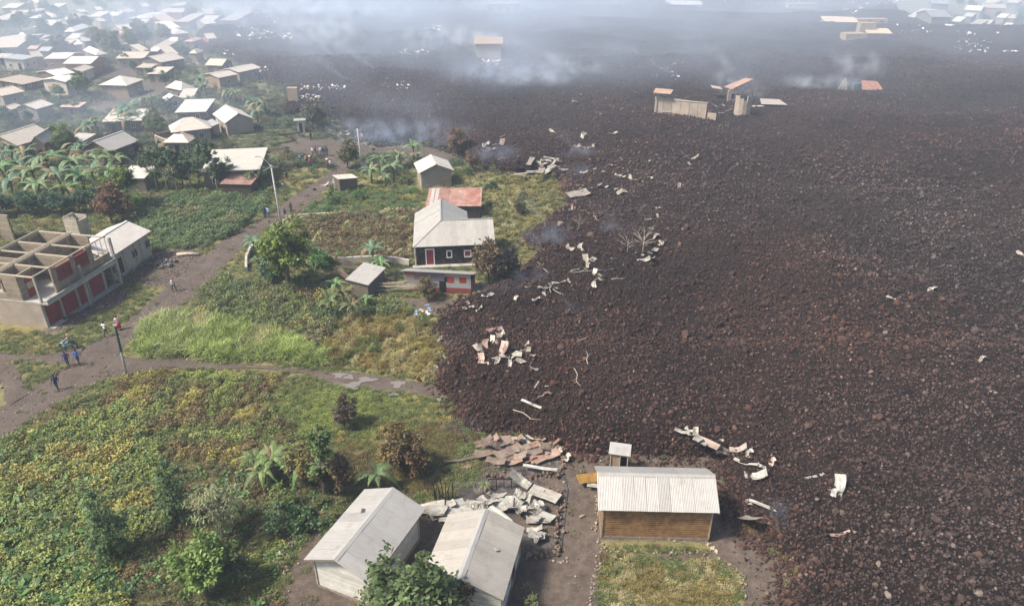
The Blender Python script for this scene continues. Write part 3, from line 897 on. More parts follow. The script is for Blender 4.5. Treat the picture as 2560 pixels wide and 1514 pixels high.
eA, LA_, WA_, xA, yA = near_house((741, 1418), (925, 1459), (1087, 1279), 2.75, 'b', 1.05, 'long white clapboard house with grey gable roof beside the stone row', 'white_board', .45, seed=3)
bl = U(1132, 1302, 2.75) - U(1329, 1323, 2.75)
nB = U(1259, 1500, 2.75)
eB, LB_, WB_, xB, yB = near_house(nB + bl, (1259, 1500), (1329, 1323), 2.75, 'b', 1.1, 'white clapboard house with warm grey gable roof between burnt ruin and yard', 'white_board', .3, seed=8, col=(1.0, .96, .9))
# vent hatch on the roof, and the openings along its yard wall (side facing the yard is side B)
hb = MB(); hb.box(-.14, .14, -.14, .14, 0, .05); hb.build('roof_hatch', M['zinc_crumpled'], eB, loc=(-LB_ * .27, -.2, 2.75 + 1.1 * .47 + .04), rot=(0, -math.atan2(1.1, LB_ / 2), .78))
opening(eB, 'B', -.6, .35, .8, 1.8, -xB - .03, 0, 'door', 'pale_wood', 'dark', .08)
opening(eB, 'B', .7, 1.1, .7, .9, -xB - .03, 0, 'window', 'white_paint', 'dark')
opening(eB, 'B', 1.9, 1.1, .6, .9, -xB - .03, 0, 'window', 'white_paint', 'dark')
rr_ = MB()
for k in range(9): rr_.box(-.12 + .035 * k, -.10 + .035 * k, -.3 - .02 * k, .1 + .05 * (k % 3), .03, .035)
rr_.build('roof_tear', M['dark'], eA, loc=(LA_ * .16, -.9, 2.75 + 1.05 * .68 + .0), rot=(0, math.atan2(1.05, LA_ / 2), .5))
# brown plank house in front of the lava
eC, LC_, WC_, xC, yC = near_house((1497, 1275), (1799, 1282), (1812, 1168), 3.0, 'a', 1.35, 'brown plank house with pale ribbed roof at the foot of the lava', 'brown_board', .38, base_h=.25, seed=5, width=-4.5)
ubox('wall_plate', 'wood', eC, -xC - .05, xC + .05, yC + .03, yC + .09, 2.78, 2.9)
# latrine behind it
c0, yw, L, W = frame_of((1521, 1135), (1576, 1139), (1584, 1118), 2.3)
e = thing('latrine', 'tiny plank latrine with flat white roof behind the brown house', 'latrine', (c0.x, c0.y, .0), yw); footprint(c0, yw, L, W)
roof_mesh('shed', L, W, 2.25, .2, 'a', .05).build('roof', M['zinc'], e)
x, y = L / 2 - .18, W / 2 - .15
for k in range(9):
    z = .05 + k * .235
    ubox('board', 'wood', e, -x + .62, x, y - .02, y + .02, z, z + .215, (1.3, 1.25, 1.1)); ubox('board', 'wood', e, -x - .02, -x + .02, -y, y, z, z + .215); ubox('board', 'wood', e, x - .02, x + .02, -y, y, z, z + .215)
ubox('wall', 'dark', e, -x + .03, x - .03, -y, -y + .03, 0, 2.2)
for sx in (-x, -x + .58, x): ubox('post', 'pale_wood', e, sx - .04, sx + .04, y + .02, y + .09, -.2, 2.2)
ubox('lintel', 'pale_wood', e, -x, x, y + .02, y + .07, 2.05, 2.15)

# ------------------------------------------------------------------ dark timber house with an L-shaped roof
zE = 2.9
pl, pr = U(1032, 618, zE), U(1238, 610, zE)
yaw = math.atan2(pr.y - pl.y, pr.x - pl.x); Ld = (pr - pl).length; wd, rd, Dd = 3.5, 1.95, 11.2
eD = thing('house', 'dark timber house with pale L-shaped hip roof and red door', 'house', (pl.x, pl.y, 0.0), yaw)
q = Vector((math.cos(yaw), math.sin(yaw))); v = Vector((-q.y, q.x))
for (a0, a1, b0, b1) in ((0, Ld, 0, 2 * wd), (0, 2 * wd, 2 * wd, Dd)):
    FOOT.append([tuple(pl.to_2d() + q * a + v * b) for a, b in ((a0, b0), (a1, b0), (a1, b1), (a0, b1))])
rf = MB(); zr = zE + rd; w = wd
def strip_panels(corners_fn, n, name, parent, m='zinc'):
    for k in range(n):
        mb = MB(); pts = corners_fn(k / n, (k + 1) / n)
        slab(mb, pts, .03)
        o = mb.build(name, M[m], parent); g = random.uniform(.94, 1.04); o.color = (g, g * .985, g * .95, 1)
# front slope of the wing (trapezoid), split into sheets
def front(f0, f1):
    a, b = f0 * Ld, f1 * Ld
    ta, tb = min(a, w), min(b, w)
    return [(a, 0, zE), (b, 0, zE), (b, tb, zE + rd * tb / w), (a, ta, zE + rd * ta / w)] if a > 0 else [(0, 0, zE), (b, 0, zE), (b, tb, zE + rd * tb / w)]
strip_panels(front, 13, 'roof_sheet', eD)
def left(f0, f1):
    a, b = f0 * Dd, f1 * Dd; ta, tb = min(a, w), min(b, w)
    return [(ta, a, zE + rd * ta / w), (tb, b, zE + rd * tb / w), (0, b, zE), (0, a, zE)] if a > 0 else [(tb, b, zE + rd * tb / w), (0, b, zE), (0, 0, zE)]
strip_panels(left, 13, 'roof_sheet', eD)
def rightb(f0, f1):
    a, b = w + f0 * (Dd - w), w + f1 * (Dd - w)
    la, lb = min(a - w, w), min(b - w, w)
    return [(w, a, zr), (w + la, a, zr - rd * la / w), (w + lb, b, zr - rd * lb / w), (w, b, zr)] if f0 > 0 else [(w, a, zr), (w + lb, b, zr - rd * lb / w), (w, b, zr)]
strip_panels(rightb, 9, 'roof_sheet', eD)
def backw(f0, f1):
    a, b = w + f0 * (Ld - w), w + f1 * (Ld - w); la, lb = min(a - w, w), min(b - w, w)
    return [(b, w, zr), (b, w + lb, zr - rd * lb / w), (a, w + la, zr - rd * la / w), (a, w, zr)] if f0 > 0 else [(b, w, zr), (b, w + lb, zr - rd * lb / w), (a, w, zr)]
strip_panels(backw, 8, 'roof_sheet', eD)
cp = MB()
cp.bar((0, 0, zE + .02), (w, w, zr + .03), .2, .03); cp.bar((w, w, zr + .03), (w, Dd, zr + .03), .2, .03); cp.bar((w, w, zr + .03), (Ld, w, zr + .03), .2, .03)
cp.build('ridge_cap', M['zinc'], eD)
o_ = .35
wl = MB()
P5 = [(o_, o_), (Ld - o_, o_), (Ld - o_, 2 * w - o_), (2 * w - o_, 2 * w - o_), (2 * w - o_, Dd - o_), (o_, Dd - o_)]
for k in range(6):
    a, b = P5[k], P5[(k + 1) % 6]; wl.quad((*a, -.3), (*b, -.3), (*b, zE), (*a, zE))
wl.tri((Ld - o_, o_, zE - .02), (Ld - o_, 2 * w - o_, zE - .02), (Ld - o_, w, zr - .2)); wl.tri((2 * w - o_, Dd - o_, zE - .02), (o_, Dd - o_, zE - .02), (w, Dd - o_, zr - .2))
wl.build('wall', M['dark_plank'], eD)
z = .35
k = 0
while z < zE - .15:
    for (a, b) in ((0, 1), (5, 0), (1, 2)):
        p, q2 = Vector((*P5[a], 0)), Vector((*P5[b], 0)); m_ = (p + q2) / 2; d = q2 - p
        out = Vector((d.y, -d.x, 0)).normalized()
        o = obj('plank', _unit.setdefault('dark_plank', UNIT.mesh('box_dark_plank', M['dark_plank'])), eD, m_ + out * .01 + Vector((0, 0, z + .12)), (0.0, 0, math.atan2(d.y, d.x)), None, (d.length, .045, .215))
        o.rotation_euler[0] = .06
    z += .235; k += 1
ubox('plinth', 'concrete', eD, -.15, Ld - .2, -.35, o_ + .0, -.2, .32)
# y = front wall at o_; doors and windows look towards -y: use frames built directly
def front_opening(parent, s, z0, wd_, h, pm, kind, y):
    f = MB(); fw = .13
    for (a0, a1, b0, b1) in ((-wd_ / 2 - fw, -wd_ / 2, z0 - fw, z0 + h + fw), (wd_ / 2, wd_ / 2 + fw, z0 - fw, z0 + h + fw), (-wd_ / 2, wd_ / 2, z0 + h, z0 + h + fw), (-wd_ / 2, wd_ / 2, z0 - fw, z0)):
        f.box(s + a0, s + a1, y - .12, y + .02, b0, b1)
    fr = f.build(kind, M['white_paint'], parent)
    ubox('pane' if kind == 'window' else 'leaf_panel', pm, fr, s - wd_ / 2, s + wd_ / 2, y - .06, y + .01, z0, z0 + h)
front_opening(eD, 2.0, .38, .85, 2.0, 'red_paint', 'door', o_)
front_opening(eD, 4.35, 1.3, .45, .75, 'dark', 'window', o_)
front_opening(eD, 6.6, 1.3, .65, .7, 'red_paint', 'window', o_)
front_opening(eD, 8.75, 1.3, .6, .7, 'dark', 'window', o_)
ubox('porch_post', 'white_paint', eD, .12, .22, .12, .22, 0, zE - .05)

# ------------------------------------------------------------------ patchwork shack below it
c0, yw, L, W = frame_of((1009, 676), (1192, 678), (1196, 667), 2.6)
W = 3.0
base = U(1013, 724)
e = thing('shack', 'low shack patched with red, grey and cream boards below the dark house', 'shack', (base.x, base.y, 0), math.atan2((U(1180, 733) - base).y, (U(1180, 733) - base).x))
Ls = (U(1180, 733) - base).length
q = (U(1180, 733) - base).normalized().to_2d(); v = Vector((-q.y, q.x))
FOOT.append([tuple(base.to_2d() + q * a + v * b) for a, b in ((-.3, -.3), (Ls + .3, -.3), (Ls + .3, 3.2), (-.3, 3.2))])
mb = MB(); slab(mb, [(-.3, -.35, 2.62), (Ls + .3, -.35, 2.62), (Ls + .3, 2.3, 1.65), (-.3, 2.3, 1.65)], .05)
for k in range(10): mb.box(-.3 + k * (Ls + .6) / 10, -.27 + k * (Ls + .6) / 10, -.36, -.34, 2.56, 2.63)
mb.build('roof', M['zinc'], e)
mb = MB(); mb.box(.02, Ls - .02, .03, 2.1, -.2, 1.55); mb.build('wall', M['dark_plank'], e)
panels = [(0, .16, .82, 1.0, (.30, .10, .08)), (.16, .34, .55, 1.0, (.26, .16, .15)), (.34, .60, .55, 1.0, (.22, .19, .23)), (0, .16, .55, .82, (.36, .26, .22)), (.60, .99, .80, 1.0, (.42, .35, .25)),
          (0, .24, .2, .55, (.35, .31, .27)), (.24, .52, .2, .55, (.40, .37, .32)), (.64, .74, .5, .8, (.45, .05, .035)), (.74, .82, .5, .8, (.42, .43, .36)), (.82, .92, .5, .8, (.48, .045, .03)), (.92, .99, .5, .8, (.42, .40, .36)),
          (.62, .99, .24, .5, (.40, .40, .37)), (0, .4, 0, .2, (.30, .13, .11)), (.4, .52, 0, .2, (.25, .06, .05)), (.62, .99, 0, .24, (.33, .06, .05)), (.52, .62, .75, .8, (.4, .35, .3))]
for (a, b, z0, z1, cc) in panels:
    cc = tuple(q * .72 for q in cc)
    ubox('wall_panel', 'tint', e, a * Ls + .015, b * Ls - .015, -.03 - random.random() * .03, .03, z0 * 2.5 + .01, z1 * 2.5 - .01, cc)
ubox('wall_panel', 'tint', e, Ls - .03, Ls + .03, .05, 2.05, 0, 1.6, (.45, .045, .03))
ubox('door', 'dark', e, .53 * Ls, .61 * Ls, -.02, .03, .02, 1.9)

# ------------------------------------------------------------------ other houses in the middle distance
e_rs, L_rs, W_rs = house((1064, 514), (1203, 514), (1204, 476), 2.3, 'a', .5, 'dark shed with rusty red and white roof behind the dark timber house', 'shed', .2, (1.3, 1.05, .95), (.14, .13, .13), rm='rust', wins=[('A', 1.2, .1, .8, 1.7, 'door')], name='shed', cat='shed')
for (a, b, c_) in ((.30, .36, (1.5, 1.4, 1.35)), (.38, .44, (1.6, 1.5, 1.4)), (.1, .28, (1.3, .95, .85)), (-.46, -.2, (1.5, .98, .85))):
    mb = MB(); slab(mb, [(a * L_rs, -W_rs * .48, 2.3 + .5 * .98 + .03), (b * L_rs, -W_rs * .48, 2.3 + .5 * .98 + .03), (b * L_rs, W_rs * .4, 2.3 + .5 * .1 + .03), (a * L_rs, W_rs * .4, 2.3 + .5 * .1 + .03)], .02); mb.build('roof_panel', M['zinc' if c_[1] > 1 else 'rust'], e_rs, col=tuple(q * .8 for q in c_))
house(T(T6, 1530, 98), T(T6, 1578, 188), T(T6, 1892, 163), 2.7, 'a', 1.2, 'grey walled house with pale gable roof at the top of the garden slope', 'gable', .4, (1.08, 1.05, .98), (1.0, .95, .9), wm='far_plank', wins=[('B', -1.4, .0, 1.0, 1.8, 'door')])
house(T(T6, 895, 285), T(T6, 1045, 235), T(T6, 1035, 190), 1.9, 'b', .4, 'low plank shack with tilted pale roof beside the banana clump', 'shed', .15, (1.05, 1, .9), (.4, .34, .28), wm='far_plank', wins=[], name='shack', cat='shack')
house(T(T6, 975, 1100), T(T6, 1132, 1168), T(T6, 1205, 1003), 2.0, 'b', .35, 'small shack with curved white roof sheet and grey block base', 'shed', .2, (1.1, 1.08, 1.05), (.55, .5, .45), wm='far_plank', wins=[], rm='zinc', name='shack', cat='shack')
house((500, 432), (650, 424), (674, 379), 3.0, 'a', .7, 'long shed under a wide pale roof above the weedy field', 'shed', .3, (1.1, 1.07, 1.0), (.4, .36, .3), name='shed', cat='shed')
house(T(T5, 1935, 275), T(T5, 2215, 282), T(T5, 2298, 212), 2.2, 'a', .35, 'low hut with rust striped tin roof near the lamp post', 'shed', .2, (.9, .72, .64), (.2, .17, .14), rm='rust', wins=[], name='hut', cat='hut')
house(T(T5, 1070, 215), T(T5, 1275, 235), T(T5, 1330, 150), 2.4, 'a', .5, 'white roofed hut half hidden by trees above the field', 'shed', .2, (1.15, 1.12, 1.08), (.5, .45, .4), wins=[], name='hut', cat='hut')
# white plank house beside the unfinished building
eW, LW, WW = house(T(T5, 645, 626), T(T5, 955, 950), T(T5, 1335, 700), 3.3, 'b', 1.15, 'white plank house with pale roof on a stone footing by the road', 'gable', .4, (1.06, 1.04, 1.0), (1.25, 1.22, 1.15), wm='far_plank', wins=[], rm='roof_far_y', width=6.0)
for (s, z0, w_, h_, kd) in ((.42 * WW, 1.0, .6, .9, 'window'), (.27 * WW, .45, .8, 2.0, 'door'), (-.06 * WW, 1.3, .9, .9, 'window'), (-.38 * WW, 1.4, .8, .9, 'window')):
    opening(eW, 'B', s - .03 * WW, z0, w_, h_, -(LW / 2 - .4), 0, kd, 'pale_wood', 'dark', .07)
for s in (.36, .14, -.1, -.24): ubox('batten', 'wood', eW, -(LW / 2 - .4) - .05, -(LW / 2 - .4), s * WW - .05, s * WW + .05, .4, 3.2)
# fence-like stone footing under it
FT = []
for k in range(46):
    s = WW * (.46 - .9 * random.random())
    FT.append((-(LW / 2 - .2) - random.random() * .55, s, .02 + .25 * random.random(), random.uniform(.14, .3)))
rock_meshes = [rock_mesh('stone_%d' % k, 60 + k, 1, M['stone']) for k in range(6)]
for (x, y, z, s) in FT:
    obj('footing_stone', random.choice(rock_meshes), eW, (x, y, z), (random.random() * 6, random.random() * 6, random.random() * 6), (.9, .85, .8), (s, s * .8, s * .7))

# ------------------------------------------------------------------ unfinished two-storey block building
zT = 6.1
nU, rU = U(82, 691, zT), U(255, 588, zT)
aU = U(105, 572, zT) - rU
cU, ywU, LU, WU = frame_of(nU + aU * 1.08, (82, 691), (255, 588), zT)
e = thing('building', 'unfinished two-storey block building with red doors and bare roof beams', 'building', (cU.x, cU.y, 0), ywU); footprint(cU, ywU, LU, WU, 1.0)
Xf, Yl = -LU / 2, WU / 2
def X_(d): return Xf + d
def Y_(s): return Yl - s
def ub(name, m, d0, d1, s0, s1, z0, z1, col=None): return ubox(name, m, e, X_(d0), X_(d1), Y_(s1), Y_(s0), z0, z1, col)
ub('floor_slab', 'concrete', -.75, LU, -.05, WU + .05, 2.85, 3.05)
ub('wall', 'plaster', .25, LU, -.03, .2, -.3, 2.85)                      # left side, ground floor
ub('wall', 'block', LU - .2, LU, .2, WU, -.3, 2.85)
ub('wall', 'block', .25, LU, WU - .2, WU, -.3, 2.85)
ub('wall', 'block', 1.6, 1.8, .2, WU - .2, -.3, 2.85)
g0 = .35
for (s0, s1) in ((.35, 2.35), (2.6, 4.75), (5.0, 6.5), (6.9, 9.0)):      # red double doors
    ub('door', 'red_paint', g0 + .05, g0 + .1, s0, s1, .0, 2.7)
    dd = [o for o in COL.objects][-1]
    k = int((s1 - s0) / .36)
    for j in range(1, k):
        ub('door_rib', 'red_paint', g0 + .02, g0 + .05, s0 + (s1 - s0) * j / k - .025, s0 + (s1 - s0) * j / k + .025, .05, 2.65)
for s in (0.18, 2.47, 4.87, 6.7, 9.1): ub('pillar', 'concrete', g0 - .12, g0 + .12, s - .11, s + .11, -.2, 2.85)
ub('wall', 'block', g0, g0 + .2, 9.2, 9.5, -.2, 2.85)
ub('pillar', 'concrete', -.6, -.35, WU - .15, WU + .1, -.2, 5.9)
ub('pillar', 'concrete', -.72, -.5, 5.25, 5.47, -.2, 4.9)
ub('doorstep', 'concrete', -.5, .3, 0, WU, -.2, .08)
# upper floor
zf = 3.05
ub('wall', 'block', .0, .2, 2.2, WU, zf, zf + 1.0)
for (s0, s1) in ((2.2, 2.9), (5.0, 5.6), (7.6, 8.3)): ub('wall', 'block', .0, .2, s0, s1, zf + 1.0, zT - .18)
ub('parapet', 'concrete', -.72, -.6, 0, WU, zf, zf + .35)
ub('wall', 'block', 2.2, 2.4, .2, 2.2, zf, zT - .2)
for (s0, s1) in ((2.95, 4.95), (5.65, 7.55)):                             # red window grilles
    w_ = MB()
    for (a, b, c_, d_) in ((s0, s1, 1.0, 1.1), (s0, s1, 2.55, 2.65), (s0, s0 + .1, 1.1, 2.55), (s1 - .1, s1, 1.1, 2.55), ((s0 + s1) / 2 - .05, (s0 + s1) / 2 + .05, 1.1, 2.55)):
        w_.box(X_(-.02), X_(.08), Y_(b), Y_(a), zf + c_, zf + d_)
    fr = w_.build('window', M['red_paint'], e)
    for j in range(7):
        a = s0 + .15 + (s1 - s0 - .3) * j / 6
        ubox('bar', 'red_paint', fr, X_(.02), X_(.05), Y_(a + .02), Y_(a - .02), zf + 1.1, zf + 2.55)
    ubox('pane', 'tint', fr, X_(.09), X_(.12), Y_(s1), Y_(s0), zf + 1.1, zf + 2.55, (.20, .07, .06))
dr = ub('door', 'red_paint', 2.12, 2.2, .9, 1.9, zf, zf + .9); ub('door', 'pale_wood', 2.14, 2.2, 1.0, 1.8, zf + .9, zf + 1.6); ub('door', 'red_paint', 2.12, 2.2, .9, 1.9, zf + 1.6, zf + 2.2)
ub('wall', 'block', .2, LU, WU - .2, WU, zf, zf + .9); ub('wall', 'block', 2.2, LU, WU - .2, WU, zf + .9, zT - .2)
# left side wall with its big opening
ub('wall', 'block', 2.2, 4.0, 0, .2, zf, zT - .2); ub('wall', 'block', 5.4, LU, 0, .2, zf, zT - .2); ub('wall', 'block', 4.0, 5.4, 0, .2, zf, zf + .7); ub('wall', 'block', 4.0, 5.4, 0, .2, zT - .75, zT - .2)
ub('wall', 'block', LU - .2, LU, 0, WU, zf, zT - .2)
ub('wall', 'block', 4.4, 4.6, 0.2, 5.0, zf, zT - .2); ub('wall', 'block', 4.4, 4.6, 5.9, WU, zf, zT - .2)
ub('wall', 'block', .2, 4.4, 5.0, 5.2, zf, zT - .2); ub('wall', 'block', 4.6, LU, 3.6, 3.8, zf, zT - .2); ub('wall', 'block', 4.6, LU, 7.4, 7.6, zf, zT - .2)
ub('wall', 'block', 2.4, 4.4, 2.2, 2.4, zf, zT - .2)
for d in (-.05, 4.4, 4.75, LU - .1): ub('beam', 'pale_wood', d, d + .12, -.2, WU + .15, zT - .1, zT + .02)
for s in (.02, 2.3, 5.1, 7.5, WU - .15): ub('beam', 'pale_wood', -.05, LU + .05, s - .02, s + .14, zT - .24, zT - .1)
for s in (9.2, 9.9, WU - .1): ub('bar', 'steel', .05, .1, s - .03, s + .03, zf, zT - .2)
ub('bar', 'steel', .05, .1, 8.3, WU, zf + 1.4, zf + 1.45)
ub('pillar', 'concrete', .0, .2, -.02, .2, zf, zT - .2)
# block tower behind it
p = U(205, 603)
e = thing('block_tower', 'roofless square tower of pale concrete blocks behind the unfinished building', 'tower', (p.x, p.y, 0), ywU)
for (a0, a1, b0, b1, h) in ((-1.0, 1.0, -1.0, -.85, 3.5), (-1.0, 1.0, .85, 1.0, 3.6), (-1.0, -.85, -.85, .85, 3.2), (.85, 1.0, -.85, .85, 3.7)): ubox('wall', 'block', e, a0, a1, b0, b1, -.2, h, (1.5, 1.6, 1.75))
for k in range(10): ubox('block', 'block', e, -1.0 + .2 * k, -.85 + .2 * k, .85, 1.0, 3.6, 3.65 + .12 * (k % 3), (1.5, 1.6, 1.75))
ubox('wall_panel', 'plaster', e, -1.03, -1.0, -.6, .6, 1.2, 2.8, None)
FOOT.append([(p.x - 1.6, p.y - 1.6), (p.x + 1.6, p.y - 1.6), (p.x + 1.6, p.y + 1.6), (p.x - 1.6, p.y + 1.6)])
p = U(25, 600)
e = thing('block_pier', 'broken concrete block pier at the back of the unfinished building', 'pier', (p.x, p.y, 0), ywU)
ubox('wall', 'block', e, -.9, .9, -.15, .15, -.2, 3.6); ubox('wall', 'block', e, .6, .9, -.9, -.15, -.2, 4.4)

# ------------------------------------------------------------------ poles
def pole(label, bx, by, h, r0, r1, lean=(0, 0), m='pole_paint', name='utility_pole'):
    p = gp(bx, by); e = thing(name, label, 'pole', p, 0)
    mb = MB(); mb.tube([(0, 0, -.5), (lean[0] * .5, lean[1] * .5, h * .5), (lean[0], lean[1], h)], [r0, (r0 + r1) / 2, r1], 10); mb.build('shaft', M[m], e, True)
    return e
e = pole('tall grey street lamp standing at the bend of the dirt road', 706, 575, 9.2, .15, .09, (-.15, 0), name='street_lamp')
mb = MB(); mb.tube([(-.15, 0, 9.1), (-.9, .1, 10.0), (-1.5, .2, 10.3)], [.05, .04, .035], 6); mb.tube([(-.15, 0, 9.0), (-.6, -.2, 8.8), (-1.2, -.3, 8.5)], .03, 5); mb.build('arm', M['steel'], e)
mb = MB(); mb.box(-2.1, -1.5, .1, .34, 10.26, 10.36); mb.build('lamp_head', M['steel'], e)
mb = MB(); mb.box(-.32, .05, -.12, .12, 8.9, 9.15); mb.build('bracket', M['steel'], e)
e = pole('short pole with dark green upper half where the track meets the road', 318, 943, 5.4, .12, .09, (.25, .1))
mb = MB(); mb.tube([(.125, .05, 2.7), (.25, .1, 5.45)], [.125, .105], 10); mb.build('painted_band', M['green_paint'], e)
mb = MB(); mb.box(.1, .4, .0, .2, 5.4, 5.55); mb.build('cap', M['steel'], e)
e = pole('thin grey pole beside the bare mound under the smoke', 906, 422, 7.0, .12, .08, (-.2, 0))
mb = MB(); mb.bar((-.8, 0, 6.7), (.4, 0, 6.7), .08, .08); mb.build('cross_arm', M['steel'], e)
# ================================================================== the town beyond, house by house
WHITE, PALE, TAN, GREY, PINK = (1.35, 1.33, 1.28), (1.05, 1.0, .93), (.95, .86, .74), (.82, .82, .82), (1.0, .72, .62)
B_TAN, B_BRICK, B_GREY, B_DARK, B_WHITE = (1.0, .85, .68), (.95, .52, .36), (.85, .82, .78), (.45, .4, .36), (1.5, 1.45, 1.4)
def th(l, n, r, label, kind='gable', ridge='a', ze=2.7, rise=1.0, rc=PALE, wc=B_GREY, group=None, tile=T1, wins=None, wm='far_wall', name='house', cat='house', oh=.35, rm=None):
    return house(T(tile, *l), T(tile, *n), T(tile, *r), ze, ridge, rise, label, kind, oh, rc, wc, wm, rm, wins, group, name, cat)
th((415, 508), (585, 518), (700, 462), 'bright white roofed brick house, left wing of the long pair', 'gable', 'a', 3.2, .7, WHITE, B_BRICK)
th((580, 552), (800, 562), (912, 505), 'bright white roofed brick house with orange gable, right wing of the pair', 'gable', 'a', 3.2, 1.0, WHITE, B_BRICK)
th((585, 625), (725, 632), (795, 590), 'small pale annex below the white roofed brick pair', 'gable', 'b', 2.4, .7, TAN, B_WHITE)
th((395, 622), (490, 670), (622, 632), 'brilliant white roof on the upper of two stepped houses', 'gable', 'b', 2.8, .7, WHITE, B_DARK)
th((432, 690), (575, 727), (657, 685), 'white walled house with brilliant white roof, lower of the stepped two', 'gable', 'b', 3.4, .5, WHITE, B_WHITE)
th((878, 742), (1120, 752), (1252, 696), 'tan house with broad hip roof standing alone in the dirt yard', 'hip', 'a', 2.9, 1.5, PALE, B_TAN)
th((1050, 506), (1270, 517), (1322, 458), 'tan roofed long house at the head of the dirt lane', 'gable', 'a', 2.8, .9, TAN, B_GREY)
th((1310, 505), (1418, 552), (1572, 505), 'grey planked house with a two-part gable roof', 'gable', 'b', 2.8, 1.1, PALE, B_DARK, wm='far_plank')
th((1212, 590), (1330, 598), (1375, 575), 'narrow lean-to beside the grey planked gable house', 'shed', 'a', 2.1, .4, TAN, B_DARK)
th((1310, 648), (1450, 655), (1502, 605), 'low hut with patched tan roof below the planked house', 'shed', 'a', 2.2, .4, TAN, B_DARK)
th((1825, 572), (1962, 583), (2035, 545), 'pale gabled house behind the two at the lava edge', 'gable', 'a', 2.6, 1.2, TAN, B_DARK)
th((1845, 648), (1930, 692), (2052, 648), 'pale house at the lava edge, left one of the close two', 'gable', 'b', 2.8, .6, PALE, B_TAN)
th((2015, 603), (2108, 642), (2248, 588), 'pale house touching the lava edge with bright scraps behind', 'gable', 'b', 2.8, .6, PALE, B_GREY)
th((1490, 765), (1600, 800), (1702, 770), 'hip roofed house behind the little white gabled pair', 'hip', 'a', 2.7, 1.4, PALE, B_DARK)
th((1438, 868), (1462, 890), (1610, 862), 'little white gable-fronted house, left of the small pair', 'gable', 'a', 2.3, .9, WHITE, B_WHITE)
th((1578, 855), (1706, 858), (1716, 798), 'little flat pale roofed house, right of the small pair', 'shed', 'a', 2.4, .5, PALE, B_TAN)
th((1553, 990), (1820, 992), (1866, 903), 'wide white roofed shed partly hidden by bananas', 'shed', 'a', 2.4, .6, WHITE, B_DARK)
th((1932, 1002), (1985, 1092), (2232, 1042), 'dark gable-fronted house with holed pale roof by the lava tip', 'gable', 'a', 2.9, 1.5, PALE, B_GREY)
th((1468, 1108), (1510, 1168), (1872, 1130), 'large house with broad grey hip roof above the field', 'hip', 'a', 2.6, 1.8, PALE, B_GREY)
th((1795, 1080), (1868, 1118), (1948, 1105), 'low grey extension beside the large hip roofed house', 'shed', 'a', 2.3, .4, GREY, B_GREY)
th((1438, 1256), (1665, 1258), (1722, 1215), 'small pyramid roof behind the roofless stone house', 'hip', 'a', 2.5, 1.1, TAN, B_GREY)
th((760, 1300), (975, 1342), (1182, 1240), 'dark gabled house with one broad grey slope among banana plants', 'gable', 'b', 2.9, 1.5, GREY, B_DARK, wm='far_plank')
th((-60, 1235), (155, 1290), (398, 1178), 'large tan house with patched grey roof at the edge of town', 'gable', 'b', 3.2, 1.5, PALE, B_TAN)
th((212, 1300), (392, 1268), (640, 1170), 'gabled tan wing beside the large patched roof', 'gable', 'b', 3.0, 1.3, GREY, B_TAN)
th((640, 1210), (720, 1250), (755, 1190), 'small pale roof between the tan wing and bananas', 'shed', 'a', 2.4, .4, PALE, B_GREY)
th((0, 952), (95, 968), (182, 935), 'low pale hut beside the square cream roof', 'gable', 'b', 2.5, .5, TAN, B_GREY)
th((188, 932), (320, 965), (412, 915), 'cream roofed house with grey walls above the dark shrubs', 'gable', 'b', 2.8, .8, PALE, B_GREY)
th((-70, 800), (15, 848), (152, 795), 'pale gabled house cut by the frame edge', 'gable', 'b', 2.8, .9, TAN, B_GREY)
th((912, 1062), (1250, 1064), (1288, 985), 'long cream roof half hidden behind tall banana plants', 'shed', 'a', 2.4, .6, PALE, B_DARK)
th((-80, 402), (150, 414), (285, 300), 'very wide tan roof at the top of the lane', 'gable', 'a', 3.2, 1.2, TAN, B_GREY)
th((212, 360), (262, 378), (338, 320), 'narrow pale roof against the very wide tan one', 'shed', 'a', 2.8, .5, PALE, B_GREY)
th((62, 516), (200, 532), (274, 496), 'white walled house with flat grey blue roof', 'shed', 'b', 3.0, .4, (.8, .86, .9), B_WHITE)
th((-40, 500), (20, 517), (82, 490), 'pale hut beside the grey blue flat roof', 'shed', 'a', 2.5, .5, PALE, B_GREY)
th((540, 945), (700, 955), (750, 925), 'rusty pink flat roof in the shrubs', 'shed', 'a', 1.8, .4, PINK, B_DARK)
th((65, 700), (200, 745), (330, 690), 'brown low roof behind the stepped white houses', 'shed', 'b', 1.9, .5, (.7, .6, .5), B_DARK)
